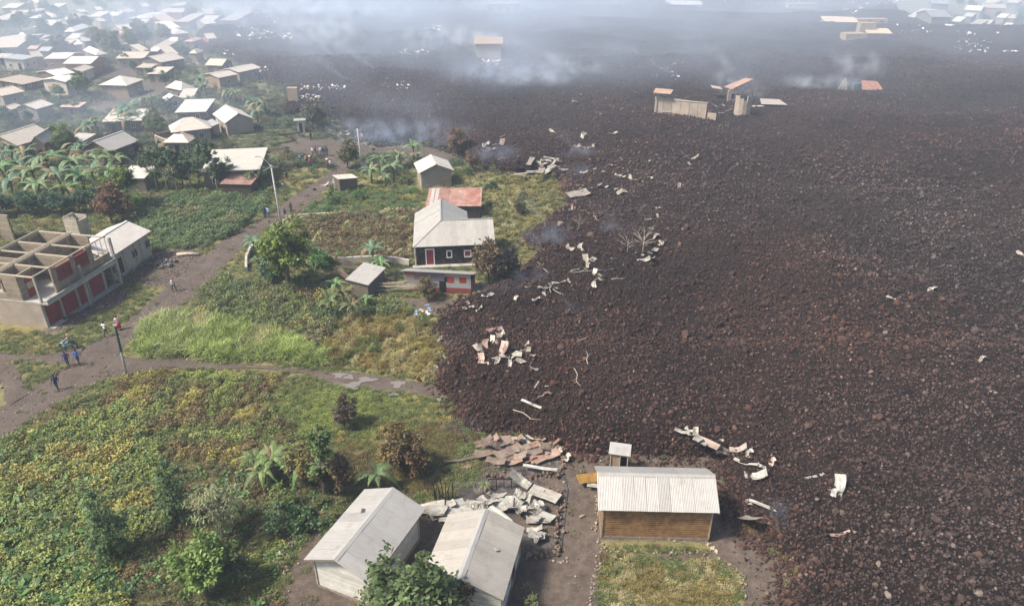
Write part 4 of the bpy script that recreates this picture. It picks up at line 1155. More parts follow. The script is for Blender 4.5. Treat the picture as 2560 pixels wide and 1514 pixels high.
FAR = [(325, 195, 490, 245, PALE), (425, 38, 540, 72, WHITE), (410, 108, 532, 156, TAN), (-10, 75, 180, 175, TAN), (285, 120, 385, 160, WHITE), (250, 85, 352, 118, PINK), (160, 90, 250, 137, PALE), (590, 150, 690, 205, WHITE),
       (608, 215, 692, 282, WHITE), (800, 112, 932, 150, PALE), (850, 150, 925, 192, TAN), (1040, 80, 1132, 122, PALE), (1180, 95, 1390, 165, WHITE), (1420, 62, 1712, 112, TAN), (1770, 58, 1962, 125, TAN), (1590, 120, 1712, 196, TAN),
       (1380, 140, 1562, 200, PINK), (1160, 165, 1332, 222, PALE), (985, 207, 1216, 266, TAN), (1425, 200, 1588, 252, WHITE), (1365, 186, 1460, 226, PALE), (1465, 242, 1667, 302, PALE), (1755, 165, 1905, 216, WHITE), (1790, 130, 1946, 182, PALE),
       (1985, 100, 2142, 182, TAN), (985, 325, 1112, 396, GREY), (1500, 345, 1584, 377, WHITE), (1200, 385, 1312, 452, TAN), (1335, 388, 1420, 457, PALE), (620, 285, 722, 347, PALE), (720, 282, 850, 342, WHITE), (1370, 330, 1500, 425, TAN),
       (580, 122, 722, 168, TAN), (620, 350, 722, 397, WHITE), (800, 410, 930, 492, PALE), (700, 330, 800, 372, GREY), (1680, 440, 1772, 474, TAN), (180, 300, 240, 322, WHITE), (60, 20, 200, 72, PALE), (680, 70, 760, 108, PALE), (960, 112, 1062, 140, WHITE),
       (1520, 20, 1640, 52, PALE), (1250, 28, 1340, 58, TAN), (300, 10, 400, 36, PALE)]
rr = random.Random(5)
for k in range(60):                        # the packed small roofs between the larger ones
    x, y = rr.uniform(-30, 1900), rr.uniform(5, 470); w = rr.uniform(70, 130) * (.55 + y / 700); h = w * rr.uniform(.3, .42)
    if y > 330 and x > 1500: continue
    if all(abs(x + w / 2 - (a + c) / 2) > (w + c - a) * .46 or abs(y + h / 2 - (b + d) / 2) > (h + d - b) * .55 for a, b, c, d, _ in FAR) and not (380 < x < 1000 and y > 400): FAR.append((x, y, x + w, y + h, rr.choice([WHITE, PALE, TAN, TAN, PINK, GREY])))
for k, (x0, y0, x1, y1, c) in enumerate(FAR):
    w, h = x1 - x0, y1 - y0
    nm = {WHITE: 'bright white roofed', PALE: 'pale grey roofed', TAN: 'tan roofed', PINK: 'rusty striped roofed', GREY: 'dull grey roofed'}[c]
    fl = rr.random() < .5
    l, n, r = ((x0, y1 - .2 * h), (x0 + .62 * w, y1), (x1, y0 + .3 * h)) if fl else ((x0, y0 + .35 * h), (x0 + .35 * w, y1), (x1, y1 - .25 * h))
    th(l, n, r, 'small %s house in the hazy far rows of the town' % nm, rr.choice(['gable', 'gable', 'hip', 'shed']), 'a' if fl else 'b', 2.7, rr.uniform(.6, 1.2), c, rr.choice([B_GREY, B_TAN, B_DARK, B_BRICK, B_GREY]),
       group='%s houses in the hazy far rows' % nm, wins=None if h > 55 else [])
# houses at the far right, beyond the lava
th((1365, 165), (1480, 168), (1500, 140), 'low cream roof spread at the edge of the far lava', 'shed', 'a', 2.2, .5, PALE, B_DARK, tile=T4)
th((1450, 145), (1565, 165), (1606, 108), 'tilted cream roof against the tall grey far house', 'shed', 'a', 3.0, 1.2, PALE, B_DARK, tile=T4)
th((1590, 112), (1660, 150), (1800, 140), 'tall grey gabled house with two storeys beyond the lava', 'gable', 'b', 5.0, 1.6, (.62, .64, .66), (.6, .6, .6), tile=T4)
th((1940, 90), (2095, 97), (2155, 62), 'wide brilliant white roof beyond the lava', 'gable', 'a', 3.0, 1.0, WHITE, B_GREY, tile=T4)
th((2105, 72), (2320, 76), (2365, 45), 'long tan roof beside the wide brilliant white one', 'gable', 'a', 3.0, .7, TAN, B_BRICK, tile=T4)
for (x0, y0, x1, y1, c) in ((1940, 115, 2062, 148, PALE), (1830, 155, 1952, 192, WHITE), (1970, 170, 2097, 242, TAN), (2095, 172, 2212, 212, PALE), (2235, 110, 2345, 160, WHITE), (2330, 120, 2430, 165, TAN), (2285, 200, 2388, 237, PALE), (1750, 215, 1872, 252, WHITE), (2120, 2, 2312, 32, TAN), (2312, -5, 2473, 30, PALE)):
    w, h = x1 - x0, y1 - y0
    th((x0, y1 - .2 * h), (x0 + .65 * w, y1), (x1, y0 + .35 * h), 'small pale roofed house on the green strip beyond the lava', rr.choice(['gable', 'shed', 'hip']), 'a', 2.7, .8, c, rr.choice([B_GREY, B_TAN, B_DARK]), group='small houses on the green strip beyond the lava', tile=T4, wins=[])
th((1660, 35), (1815, 37), (1830, 5), 'dark blue walled building at the far corner beyond the lava', 'shed', 'a', 4.5, .5, (.5, .58, .68), (.35, .42, .55), tile=T4)

# roofless stone house in front of the small pyramid roof
p0, p1, p2 = gp(*T(T1, 1290, 1325)), gp(*T(T1, 1545, 1372)), gp(*T(T1, 1790, 1345))
c0, yw, L, W = frame_of(Vector((p0.x, p0.y, 0)), Vector((p1.x, p1.y, 0)), Vector((p2.x, p2.y, 0)), 0)
e = thing('ruin', 'roofless grey stone house with bare wall tops in the town', 'ruin', (c0.x, c0.y, 0), yw); footprint(c0, yw, L, W)
for (a0, a1, b0, b1, h) in ((-L / 2, L / 2, W / 2 - .25, W / 2, 2.3), (-L / 2, L / 2, -W / 2, -W / 2 + .25, 2.6), (-L / 2, -L / 2 + .25, -W / 2 + .25, W / 2 - .25, 2.4), (L / 2 - .25, L / 2, -W / 2 + .25, W / 2 - .25, 2.6), (-.1, .15, -W / 2 + .25, W / 2 - .25, 2.2)):
    ubox('wall', 'block', e, a0, a1, b0, b1, -.2, h, (.8, .78, .75))
ubox('wall_plate', 'pale_wood', e, -L / 2, L / 2, W / 2 - .22, W / 2 - .04, 2.3, 2.4); ubox('wall_plate', 'pale_wood', e, -.06, .1, -W / 2, W / 2, 2.2, 2.3)
# stepped field terraces beside it
def latrine_far(px, py, label):
    p = gp(px, py); e = thing('latrine', label, 'latrine', p, .2)
    ubox('wall', 'far_wall', e, -.7, .7, -.6, .6, -.1, 2.4, (1.3, 1.3, 1.25)); ubox('roof', 'zinc', e, -1.2, 1.1, -.9, .9, 2.4, 2.47); ubox('door', 'dark', e, -.3, .3, -.63, -.6, 0, 1.9)
latrine_far(*T(T2, 545, 1165), 'small white latrine hut beside the bare bush at the field edge')

# ------------------------------------------------------------------ ruins left standing in the lava
def lava_frame(px, py):
    p = on_lava(px, py); return p
# long concrete wall of panels, with its stair tower
A0, A1, A2 = on_lava(*T(T3, 1537, 985)), on_lava(*T(T3, 1992, 1050)), on_lava(*T(T3, 2060, 1065))
d = (A1 - A0).to_2d(); yw = math.atan2(d.y, d.x); Lw = d.length
e = thing('ruin', 'long standing tan panel wall of a ruined house in the lava', 'ruin', (A0.x, A0.y, A0.z - 1.0), yw)
for k in range(6): ubox('wall_panel', 'plaster', e, Lw * k / 6 + .03, Lw * (k + 1) / 6 - .03, -.12 - .02 * (k % 2), .12, 0, 4.0 - .08 * k, (1.2, 1.0, .85))
ubox('coping', 'concrete', e, -.1, Lw + .1, -.2, .2, 3.55, 3.65)
mb = MB(); slab(mb, [(-.4, -1.0, 5.0), (3.2, -1.0, 5.0), (3.2, 1.8, 5.3), (-.4, 1.8, 5.3)], .12); mb.build('roof', M['burnt'], e, col=(1.5, 1.3, 1.15))
ubox('pillar', 'concrete', e, .2, .5, -.3, .1, 0, 5.0)
for k in range(3): ubox('fallen_sheet', 'zinc', e, 1.6 + k * .7, 2.1 + k * .7, -.6, -.2, 1.2 + .03 * k, 1.25 + .03 * k, (1.25, 1.25, 1.2))
ubox('wall_panel', 'plaster', e, Lw + .3, Lw + 2.0, -.3, -.1, 0, 1.7)
p = on_lava(*T(T3, 2320, 1010))
e = thing('ruin', 'broken rounded tan wall with smoking top at the end of the ruin', 'ruin', (p.x, p.y, p.z - .8), .2)
for k in range(5):
    a = -.9 + .42 * k
    ubox('wall_panel', 'plaster', e, 1.9 * math.sin(a) - .45, 1.9 * math.sin(a) + .45, -1.9 * math.cos(a) + 1.2, -1.9 * math.cos(a) + 1.4, 0, 4.6 - .5 * (k % 3), (1.15, 1.0, .85), (0, 0, a))
for k in range(9): ubox('bar', 'char', e, -1.6 + .4 * k, -1.55 + .4 * k, .2, .25, 3.4, 5.2 + .4 * math.sin(k))
p = on_lava(*T(T3, 2250, 890))
e = thing('ruin', 'burnt pink walled house with split roof behind the panel wall', 'ruin', (p.x, p.y, p.z - .6), .15)
ubox('wall', 'plaster', e, -1.8, 1.2, -.15, .15, 0, 2.9, (1.2, .95, .85)); ubox('wall', 'plaster', e, 1.0, 1.2, .15, 4.0, 0, 2.6, (1.1, .9, .8))
mb = MB(); slab(mb, [(-1.5, -.6, 3.2), (3.4, -.4, 5.2), (3.2, 3.4, 4.6), (-1.4, 3.2, 3.0)], .08); mb.build('roof', M['burnt'], e, col=(1.3, 1.05, .95))
ubox('window', 'dark', e, -1.0, -.3, -.19, -.14, 1.1, 2.1); ubox('window', 'dark', e, .1, .7, -.19, -.14, 1.1, 2.1)
mb = MB(); slab(mb, [(-4.8, 1.5, 3.2), (-2.6, 1.2, 2.9), (-2.4, 3.2, 3.0), (-4.6, 3.4, 3.4)], .08); mb.build('roof_piece', M['zinc'], e, col=(1.2, 1.0, .9))
p = on_lava(*T(T4, 250, 935)); e = thing('metal_sheet', 'broad flat cream roof sheet lying on lava right of the ruin', 'sheet', (p.x, p.y, p.z + .3), .1)
mb = MB(); slab(mb, [(-3.2, -1.5, .5), (2.6, -1.6, .2), (2.2, 1.8, .6), (-2.2, 1.8, .9)], .05); mb.build('panel', M['zinc'], e, col=(1.2, 1.05, .95)); ubox('panel', 'zinc', e, -5.0, -2.6, -1.8, -.9, .0, .1, (1.2, 1.2, 1.2))
# small burnt house further right
p = on_lava(*T(T4, 870, 795)); e = thing('ruin', 'pointed tan gable stump with smoke on the lava', 'ruin', (p.x, p.y, p.z - .2), .1)
mb = MB(); mb.poly([(-1.4, -.1, 0), (1.2, -.1, 0), (.35, -.1, 3.0), (.05, -.1, 3.0)]); mb.poly([(1.2, .1, 0), (-1.4, .1, 0), (.05, .1, 3.0), (.35, .1, 3.0)]); mb.quad((-1.4, .1, 0), (-1.4, -.1, 0), (.05, -.1, 3), (.05, .1, 3)); mb.quad((1.2, -.1, 0), (1.2, .1, 0), (.35, .1, 3), (.35, -.1, 3)); mb.build('gable', M['plaster'], e)
p = on_lava(*T(T4, 1090, 795)); e = thing('ruin', 'half buried hut with red and white roof and dark end on lava', 'ruin', (p.x, p.y, p.z - .2), .15)
mb = MB(); slab(mb, [(-2.2, -1.2, .6), (3.4, -1.2, .3), (2.4, .6, 2.0), (-1.8, .6, 2.4)], .06); mb.build('roof', M['burnt'], e, col=(1.6, 1.05, .9)); ubox('wall', 'tint', e, -4.0, -2.2, -.6, .4, 0, 1.9, (.06, .09, .1)); ubox('roof_piece', 'zinc', e, -1.0, 3.0, -1.6, -1.2, .25, .32, (1.3, 1.25, 1.2))
# lone upright house deep in the smoke
def box_ruin(px, py, w, dpt, h, label, rc, wc, roof=True, yaw=0.0, wn=2):
    p = on_lava(px, py); e = thing('ruin', label, 'ruin', (p.x, p.y, p.z - .6), yaw)
    ubox('wall', 'far_wall', e, -w / 2, w / 2, 0, dpt, 0, h, wc)
    if roof:
        mb = MB(); slab(mb, [(-w / 2 - .5, -.5, h + .1), (w / 2 + .5, -.5, h + .1), (w / 2 + .4, dpt + .4, h + 1.0), (-w / 2 - .4, dpt + .4, h + 1.2)], .08); mb.build('roof', M['roof_far'], e, col=rc)
    for k in range(wn): ubox('window', 'dark', e, -w / 2 + w * (k + .35) / wn, -w / 2 + w * (k + .65) / wn, -.03, .0, h * .45, h * .75)
    return e
box_ruin(*T(T2, 2195, 522), 7.0, 5, 4.6, 'lone tan house with brown roof standing in the smoking lava', (.75, .58, .45), (1.0, .88, .72), wn=0)
box_ruin(*T(T2, 2330, 148), 12, 6, 5.2, 'roofless tan block house in the farthest smoke', PALE, (.95, .82, .7), False, wn=4)
box_ruin(*T(T4, 1080, 320), 5.0, 3, 4.6, 'square tan chimney-like stub in the far lava', TAN, (1.0, .86, .68), False, wn=0)
box_ruin(*T(T4, 990, 345), 7.0, 4, 2.2, 'broken tan wall beside the square far stub', TAN, (1.0, .84, .64), False, .1, wn=0)
e = box_ruin(*T(T4, 1190, 320), 7.0, 4, 1.4, 'tilted tan roof right of the square far stub', (1.1, .92, .7), (1.0, .86, .68), True, -.1, 0)
box_ruin(*T(T4, 860, 205), 11.0, 6, .9, 'flat tan roof floating on the far lava', (1.15, .95, .75), (1, .9, .7), True, -.1, 0)
box_ruin(*T(T4, 1110, 205), 13.0, 4, 1.9, 'pinkish broken walls behind the flat tan far roof', PALE, (1.05, .78, .66), False, 0, 3)
box_ruin(*T(T4, 520, 66), 12.0, 4, 2.0, 'tan ruin with a thin white mast near the top edge', PALE, (1.0, .88, .7), False, 0, 0)
p = on_lava(*T(T4, 470, 82)); tag(obj('mast', (lambda mb: (mb.tube([(0, 0, 0), (.4, 0, 9)], [.12, .08], 6), mb.mesh('mast', M['white_paint']))[1])(MB()), None, p), 'thin white mast rising from the far lava', 'mast')
box_ruin(*T(T3, 1810, 48), 14.0, 5, .8, 'bright cream roof on the farthest lava near the top edge', WHITE, (1.2, 1.1, 1), True, 0, 0)
box_ruin(*T(T2, 470, 890), 2.2, 1.2, 3.3, 'tan pillar of wall at the lava tip beside scrap rows', TAN, (1.1, .95, .78), False, 0, 0)
# ================================================================== plants
GL, GM, GD, GY, GB, GS, GO = (.22, .245, .06), (.135, .16, .048), (.055, .095, .035), (.31, .27, .07), (.14, .095, .04), (.38, .33, .17), (.23, .155, .045)
GBL = (.07, .13, .075)
def leaf_quad(mb, p, d, up, ln, w, tone, tones, bend=.3):
    """a leaf of two quads folded along its length"""
    d = d.normalized(); s = d.cross(up)
    if s.length < 1e-3: s = Vector((1, 0, 0))
    s = s.normalized() * w / 2
    m = p + d * ln * .5 + Vector((0, 0, bend * ln * .12)); e = p + d * ln - Vector((0, 0, bend * ln * .3))
    mb.quad(p - s * .35, p + s * .35, m + s, m - s); mb.tri(m - s, m + s, e); tones += [tone, tone * 1.08]
def crown_mesh(name, seed, shape, n, leaf, clumps=22, lw=.55, droop=.2, tone=(.45, 1.35)):
    """leaves in clumps through a crown; shape = list of (x,y,z,rx,ry,rz) lobes"""
    rr = random.Random(seed); mb = MB(); tones = []
    cl = []
    for _ in range(clumps):
        L = rr.choice(shape)
        while True:
            v = Vector((rr.uniform(-1, 1), rr.uniform(-1, 1), rr.uniform(-1, 1)))
            if .35 < v.length < 1: break
        cl.append((Vector((L[0] + v.x * L[3], L[1] + v.y * L[4], L[2] + v.z * L[5])), rr.uniform(.55, 1.0), rr.uniform(*tone), v))
    R0 = sum(L[3] for L in shape) / len(shape)
    for _ in range(n):
        c, s, tn, vv = rr.choice(cl)
        g = Vector((rr.gauss(0, 1), rr.gauss(0, 1), rr.gauss(0, .8))) * R0 * .19 * s
        d = Vector((rr.gauss(0, 1), rr.gauss(0, 1), rr.gauss(-droop, .6))) + vv * .5
        up = Vector((rr.gauss(0, .5), rr.gauss(0, .5), 1))
        l_ = leaf * rr.uniform(.7, 1.3)
        leaf_quad(mb, c + g, d, up, l_, l_ * lw, tn * rr.uniform(.75, 1.25), tones)
    return mb.mesh(name, M['leaf'], False, tones)
def trunk_mesh(name, seed, h, r, branches, m, spread=1.0, bare=False):
    rr = random.Random(seed); mb = MB()
    bx, by = rr.uniform(-.15, .15) * h * .3, rr.uniform(-.15, .15) * h * .3
    mb.tube([(0, 0, -.3), (bx * .3, by * .3, h * .35), (bx, by, h * .8)], [r, r * .75, r * .35], 7)
    for k in range(branches):
        a = 2 * math.pi * (k + rr.random() * .6) / branches; z0 = h * rr.uniform(.3, .7); f = z0 / (h * .8)
        p = Vector((bx * f, by * f, z0)); ln = spread * rr.uniform(.6, 1.1)
        q = p + Vector((math.cos(a) * ln, math.sin(a) * ln, rr.uniform(.4, 1.0) * ln))
        mb.tube([p, (p + q) / 2 + Vector((0, 0, .08 * ln)), q], [r * .45, r * .3, r * .14], 5)
        if bare:
            for j in range(4):
                b = a + rr.uniform(-1, 1); q2 = p + (q - p) * rr.uniform(.5, 1); l2 = ln * rr.uniform(.3, .6)
                mb.tube([q2, q2 + Vector((math.cos(b) * l2, math.sin(b) * l2, rr.uniform(.1, .9) * l2))], [r * .18, r * .06], 4)
    return mb.mesh(name, M[m], True)
# kinds: (crown, trunk) at unit scale about the real size in metres
KIND = {}
KIND['broad'] = [(crown_mesh('crown_broad', 1, [(0, 0, 3.4, 1.7, 1.7, 1.5), (.7, .3, 2.8, 1.3, 1.3, 1.0), (-.7, -.2, 2.7, 1.2, 1.3, 1.0)], 3600, .27, 60), trunk_mesh('trunk_broad', 1, 3.4, .16, 6, 'bark', 1.3)),
                 (crown_mesh('crown_broad_b', 2, [(0, 0, 3.0, 1.9, 1.7, 1.2), (.3, .8, 3.6, 1.1, 1.1, 1.0)], 3200, .27, 54), trunk_mesh('trunk_broad_b', 2, 3.0, .15, 6, 'bark', 1.3))]
KIND['tall'] = [(crown_mesh('crown_tall', 3, [(0, 0, 4.2, 1.0, 1.0, 1.9), (.2, .1, 5.6, .8, .8, 1.2), (-.3, .2, 2.6, .8, .8, .8)], 2000, .26, 42), trunk_mesh('trunk_tall', 3, 5.6, .12, 7, 'pale_bark', .9)),
                (crown_mesh('crown_tall_b', 4, [(.1, 0, 4.6, .8, .9, 1.7), (-.3, 0, 6.0, .8, .8, 1.0)], 1500, .26, 34), trunk_mesh('trunk_tall_b', 4, 6.0, .11, 7, 'pale_bark', .9))]
KIND['shrub'] = [(crown_mesh('crown_shrub', 5, [(0, 0, .8, .9, .9, .75), (.4, .2, .6, .6, .7, .5)], 900, .17, 24), trunk_mesh('trunk_shrub', 5, 1.0, .05, 6, 'bark', .6)),
                 (crown_mesh('crown_shrub_b', 6, [(0, 0, 1.0, .7, .7, .95)], 800, .16, 20), trunk_mesh('trunk_shrub_b', 6, 1.2, .05, 6, 'bark', .6))]
KIND['sparse'] = [(crown_mesh('crown_sparse', 7, [(0, 0, 2.2, 1.1, 1.1, 1.2), (.2, .1, 1.5, .9, .9, .8)], 2300, .20, 44), trunk_mesh('trunk_sparse', 7, 2.8, .08, 9, 'bark', 1.1, True)),
                  (crown_mesh('crown_sparse_b', 8, [(0, 0, 1.9, 1.0, .9, 1.1), (-.2, .1, 1.3, .8, .8, .7)], 2300, .19, 42), trunk_mesh('trunk_sparse_b', 8, 2.4, .08, 9, 'bark', 1.0, True))]
KIND['cypress'] = [(crown_mesh('crown_cone', 9, [(0, 0, 1.6, .75, .75, 1.0), (0, 0, 2.8, .5, .5, .9), (0, 0, .8, .8, .8, .5)], 3200, .15, 60, .4), trunk_mesh('trunk_cone', 9, 3.2, .09, 7, 'bark', .6))]
KIND['weeping'] = [(crown_mesh('crown_weeping', 10, [(0, 0, 2.6, 1.2, 1.2, 1.2), (.7, 0, 1.8, .8, .8, 1.2)], 2200, .24, 44, .22, 1.2), trunk_mesh('trunk_weeping', 10, 3.0, .09, 8, 'pale_bark', 1.2))]
KIND['bare'] = [(None, trunk_mesh('trunk_bare', 12, 2.6, .07, 11, 'pale_bark', 1.4, True))]
COUNT = [0]
def plant(px, py, kind, s, col, label, group=None, var=None, name='tree', cat='tree', lav=False, sz=1.0):
    p = on_lava(px, py) if lav else gp(px, py)
    cr, tr = KIND[kind][COUNT[0] % len(KIND[kind]) if var is None else var]; COUNT[0] += 1
    e = thing(name, label, cat, p, random.random() * 6.28, group)
    e.scale = (s, s, s * sz)
    obj('trunk', tr, e)
    if cr: obj('crown', cr, e, col=tuple(c * random.uniform(.88, 1.12) for c in col))
    FOOTP.append((p.x, p.y, .35 * s))
    return e
FOOTP = []
# banana plants: stem and single leaves
def banana_leaf(name, seed, ln=2.1, w=.5, arch=1.0):
    rr = random.Random(seed); mb = MB(); tones = []; n = 9; ring = []
    for k in range(n + 1):
        f = k / n; x = ln * (f - .18 * arch * f * f); z = ln * (.75 * f - .95 * arch * f * f)
        ww = w * math.sin(math.pi * min(1, .12 + .88 * f) ** .8) * .5
        ring.append((Vector((x, 0, z)), ww))
    for k in range(n):
        (p, a), (q, b) = ring[k], ring[k + 1]
        for sg in (1, -1):
            tear = rr.random() < .45; g = .82 if tear else 1
            dz = -.28
            mb.quad(p, p + Vector((0, sg * a, dz * a)), q + Vector((-(1 - g) * .3, sg * b * g, dz * b * rr.uniform(.6, 1.5))), q)
            tones.append(rr.uniform(.75, 1.2))
    return mb.mesh(name, M['leaf'], False, tones)
BLEAF = [banana_leaf('banana_leaf_%d' % k, 20 + k, 2.3 + .15 * k, .6, .75 + .2 * k) for k in range(5)]
stem_mb = MB(); stem_mb.tube([(0, 0, -.2), (.03, .02, 1.0), (.0, .05, 2.1)], [.16, .13, .08], 8); BSTEM = stem_mb.mesh('banana_stem', m_leaf('banana_stem') if False else M['leaf'], True, [.9] * len(stem_mb.f))
def banana(px, py, s, col, label, group, lean=.0):
    p = gp(px, py); e = thing('banana_plant', label, 'banana plant', p, random.random() * 6.28, group); e.scale = (s,) * 3
    obj('stem', BSTEM, e, col=(.16, .14, .07))
    n = random.choice((7, 8, 9)); a0 = random.random() * 6
    for k in range(n):
        a = a0 + 2.4 * k; up = -.55 * (1 - k / n)
        c = col if random.random() < .8 else (.22, .16, .08)
        q = random.uniform(.8, 1.25)
        obj('leaf', BLEAF[k % 5], e, (0, .04, 1.75 + .05 * k), (0, up * (.5 if k % 2 else 1), a), tuple(x * q for x in c), random.uniform(.75, 1.1))
    FOOTP.append((p.x, p.y, .3))
    return e
BG = (.115, .20, .07); BGB = (.10, .17, .10)
# --- foreground trees
plant(1030, 1622, 'broad', 1.45, (.085, .13, .038), 'leafy green tree with browning tips in front of the white houses', var=0, sz=.95)
plant(1112, 1590, 'broad', 1.0, (.115, .09, .05), 'brown-tinged bushy tree against the white clapboard gable', var=1)
plant(955, 1552, 'shrub', 1.5, GM, 'round green bush at the corner of the long white house', name='bush', cat='bush')
plant(1330, 1535, 'shrub', .8, GM, 'small green bush in the yard at the bottom edge', name='bush', cat='bush')
plant(862, 1068, 'sparse', 1.0, (.085, .055, .032), 'scorched brown sapling alone in the green garden', var=0)
plant(1003, 1175, 'sparse', 1.55, (.15, .10, .035), 'scorched yellow-brown tree beside the burnt house', var=1)
plant(1035, 1190, 'sparse', 1.15, (.11, .075, .032), 'thin scorched tree leaning over the charred stakes', var=0)
plant(812, 1238, 'tall', .95, (.12, .155, .045), 'green and yellow tree on dark stems above the white house', var=0)
plant(770, 1215, 'sparse', 1.3, (.15, .12, .04), 'yellowing tree between bananas and the green one', var=1)
plant(848, 1225, 'sparse', 1.2, (.12, .10, .04), 'brown-leaved tree right of the green stemmed tree', var=0)
plant(448, 1308, 'cypress', 1.55, (.085, .13, .045), 'dark upright conical tree in the weedy field')
plant(280, 1392, 'cypress', 1.6, (.09, .145, .05), 'dark bushy conifer lower left in the weedy field')
plant(560, 1350, 'weeping', 1.4, (.24, .25, .12), 'pale drooping willow-like tree beside the dark conical one')
plant(520, 1490, 'broad', 1.0, (.14, .215, .05), 'bright green leafy tree low in the field', var=0)
plant(590, 1460, 'sparse', 1.0, (.10, .14, .06), 'thin pale-stemmed sapling right of the bright green tree', var=1)
plant(700, 1330, 'shrub', 1.4, GD, 'dark green shrub against the back of the long white house', name='bush', cat='bush')
plant(770, 1300, 'shrub', 1.5, (.07, .11, .04), 'broad shrub under the green stemmed tree', name='bush', cat='bush')
plant(705, 1270, 'shrub', 1.1, (.15, .17, .05), 'yellow-green shrub below the bananas', name='bush', cat='bush')
plant(825, 1320, 'shrub', 1.2, (.06, .10, .035), 'dark shrub at the roof corner of the long white house', name='bush', cat='bush')
for k, (x, y) in enumerate(((648, 1190), (690, 1195), (665, 1215))): banana(x, y, (.9, 1.0, .8)[k], (.13, .175, .055), ('pale banana plant leaning left above the weeds', 'ragged banana plant in the middle of the near clump', 'small banana plant in front of the near clump')[k], 'near banana clump')
banana(765, 1205, 1.0, (.11, .21, .06), 'upright banana plant with one glossy green leaf', 'near banana clump')
banana(945, 1225, .9, (.10, .15, .06), 'small banana plant with drooping leaf behind the long white house', 'near banana clump')
banana(1215, 1230, .35, (.10, .12, .05), 'tiny banana shoot by the burnt house', 'near banana clump')
# --- middle distance
plant(722, 716, 'broad', 1.7, (.125, .165, .035), 'big dense round tree on the garden bank below the dark house', var=0)
plant(680, 700, 'shrub', 2.2, (.05, .10, .035), 'dark bush at the foot of the big round tree', name='bush', cat='bush')
plant(765, 720, 'shrub', 1.9, (.06, .11, .035), 'dense bush right of the big round tree', name='bush', cat='bush')
plant(820, 665, 'shrub', 1.8, (.07, .16, .045), 'bright bush hanging over the low garden wall', name='bush', cat='bush')
for k, (x, y, s, c) in enumerate(((640, 640, 1.0, BGB), (655, 690, .9, BGB), (760, 640, .9, BGB), (935, 665, 1.15, BGB), (955, 690, .9, BG), (920, 690, .7, BG), (830, 790, .95, (.12, .15, .05)), (860, 770, 1.0, (.13, .12, .05)), (885, 800, .9, (.10, .10, .04)), (845, 740, .8, BG), (920, 770, .6, BG))):
    banana(x, y, s, c, ('banana plant poking over the curved garden wall', 'banana plant against the curved garden wall base', 'banana plant above the big round tree', 'tall bluish banana plant beside the curved-roof shack', 'banana plant behind the patchwork shack end', 'low banana plant left of the tall bluish one',
                        'half-dead banana plant in the weedy slope', 'brown-stalked banana plant in the middle of the slope', 'scorched banana plant right of the slope clump', 'banana plant beside the rusty roof sheet', 'small banana plant under the stick rack')[k], 'banana plants on the garden slope')
plant(1222, 712, 'sparse', 1.85, (.11, .085, .035), 'scorched brown tree at the corner of the patchwork shack', var=1)
plant(1262, 712, 'sparse', 1.5, (.035, .032, .026), 'blackened bush beside the scorched brown tree', var=0)
plant(1072, 748, 'sparse', .95, (.14, .10, .045), 'small dry brown tree in front of the patchwork shack', var=0)
plant(1182, 425, 'sparse', 1.2, (.15, .085, .04), 'rust-brown round tree beside the gabled house at the garden top', var=1)
plant(1150, 392, 'sparse', 1.7, (.17, .12, .08), 'tall dead brown tree at the lava edge under smoke', var=0)
plant(1220, 478, 'shrub', 1.3, GD, 'dark bush at the corner of the rusty shed', name='bush', cat='bush')
plant(1300, 540, 'sparse', .9, (.06, .055, .025), 'dark spiky bush in the dry grass near the lava', var=1)
plant(1300, 500, 'shrub', 1.0, (.16, .15, .06), 'yellow bush in the dry grass above the spiky one', name='bush', cat='bush')
for k, (x, y, s) in enumerate(((835, 510, 1.5), (890, 500, 1.3), (822, 530, .8), (1160, 440, 1.2), (1090, 452, 1.3), (1010, 458, 1.2))):
    plant(x, y, 'shrub', s, (.08, .15, .05) if k < 3 else (.11, .15, .045), ('bright green bush at the road corner of the garden', 'green bush in the middle of the upper garden', 'small bush on the garden corner by the road', 'bush against the gabled house wall', 'low bush below the gabled house', 'bush left of the gabled house')[k], name='bush', cat='bush')
for k in range(8): plant(812 + k * 34 + random.uniform(-6, 6), 560 - k * 4 + random.uniform(-3, 3), 'shrub', .65, (.07, .12, .05), 'small bush in the row above the dry plot', 'bushes in the row above the dry plot', name='bush', cat='bush')
for k, (x, y, s) in enumerate(((955, 440, 1.35), (985, 455, 1.2), (930, 460, 1.1), (1000, 420, 1.1), (1035, 400, 1.2), (1045, 415, .9), (965, 470, .9))): banana(x, y, s, (.13, .19, .09), 'banana plant in the clump beside the low plank shack', 'banana clump beside the low plank shack')
plant(870, 420, 'sparse', 1.6, (.12, .12, .06), 'thin bush beside the pole at the bare mound', var=0)
plant(655, 470, 'broad', .75, (.055, .10, .05), 'dark tree behind the tall street lamp', var=1)
plant(630, 480, 'shrub', 1.7, (.08, .14, .05), 'bush at the foot of the rust striped hut', name='bush', cat='bush')
for k, (x, y, s, kd) in enumerate(((545, 480, .85, 'tall'), (520, 470, .75, 'tall'), (560, 470, .7, 'broad'), (480, 480, .7, 'tall'), (445, 485, .75, 'tall'), (420, 480, .8, 'tall'), (395, 478, .7, 'tall'), (375, 470, .65, 'tall'), (460, 470, .6, 'broad'), (500, 460, .6, 'broad'))):
    plant(x, y, kd, s * 1.45, (.075, .12, .055), 'slender pale-stemmed tree in the row above the weedy field', 'slender trees above the weedy field')
plant(310, 520, 'broad', 1.35, (.105, .155, .04), 'big bright green tree at the left end of the weedy field', var=1)
plant(335, 540, 'shrub', 2.0, (.09, .14, .04), 'bush under the big bright green tree', name='bush', cat='bush')
plant(280, 555, 'sparse', 1.8, (.16, .10, .045), 'brown dried bush behind the white plank house', var=0, name='bush', cat='bush')
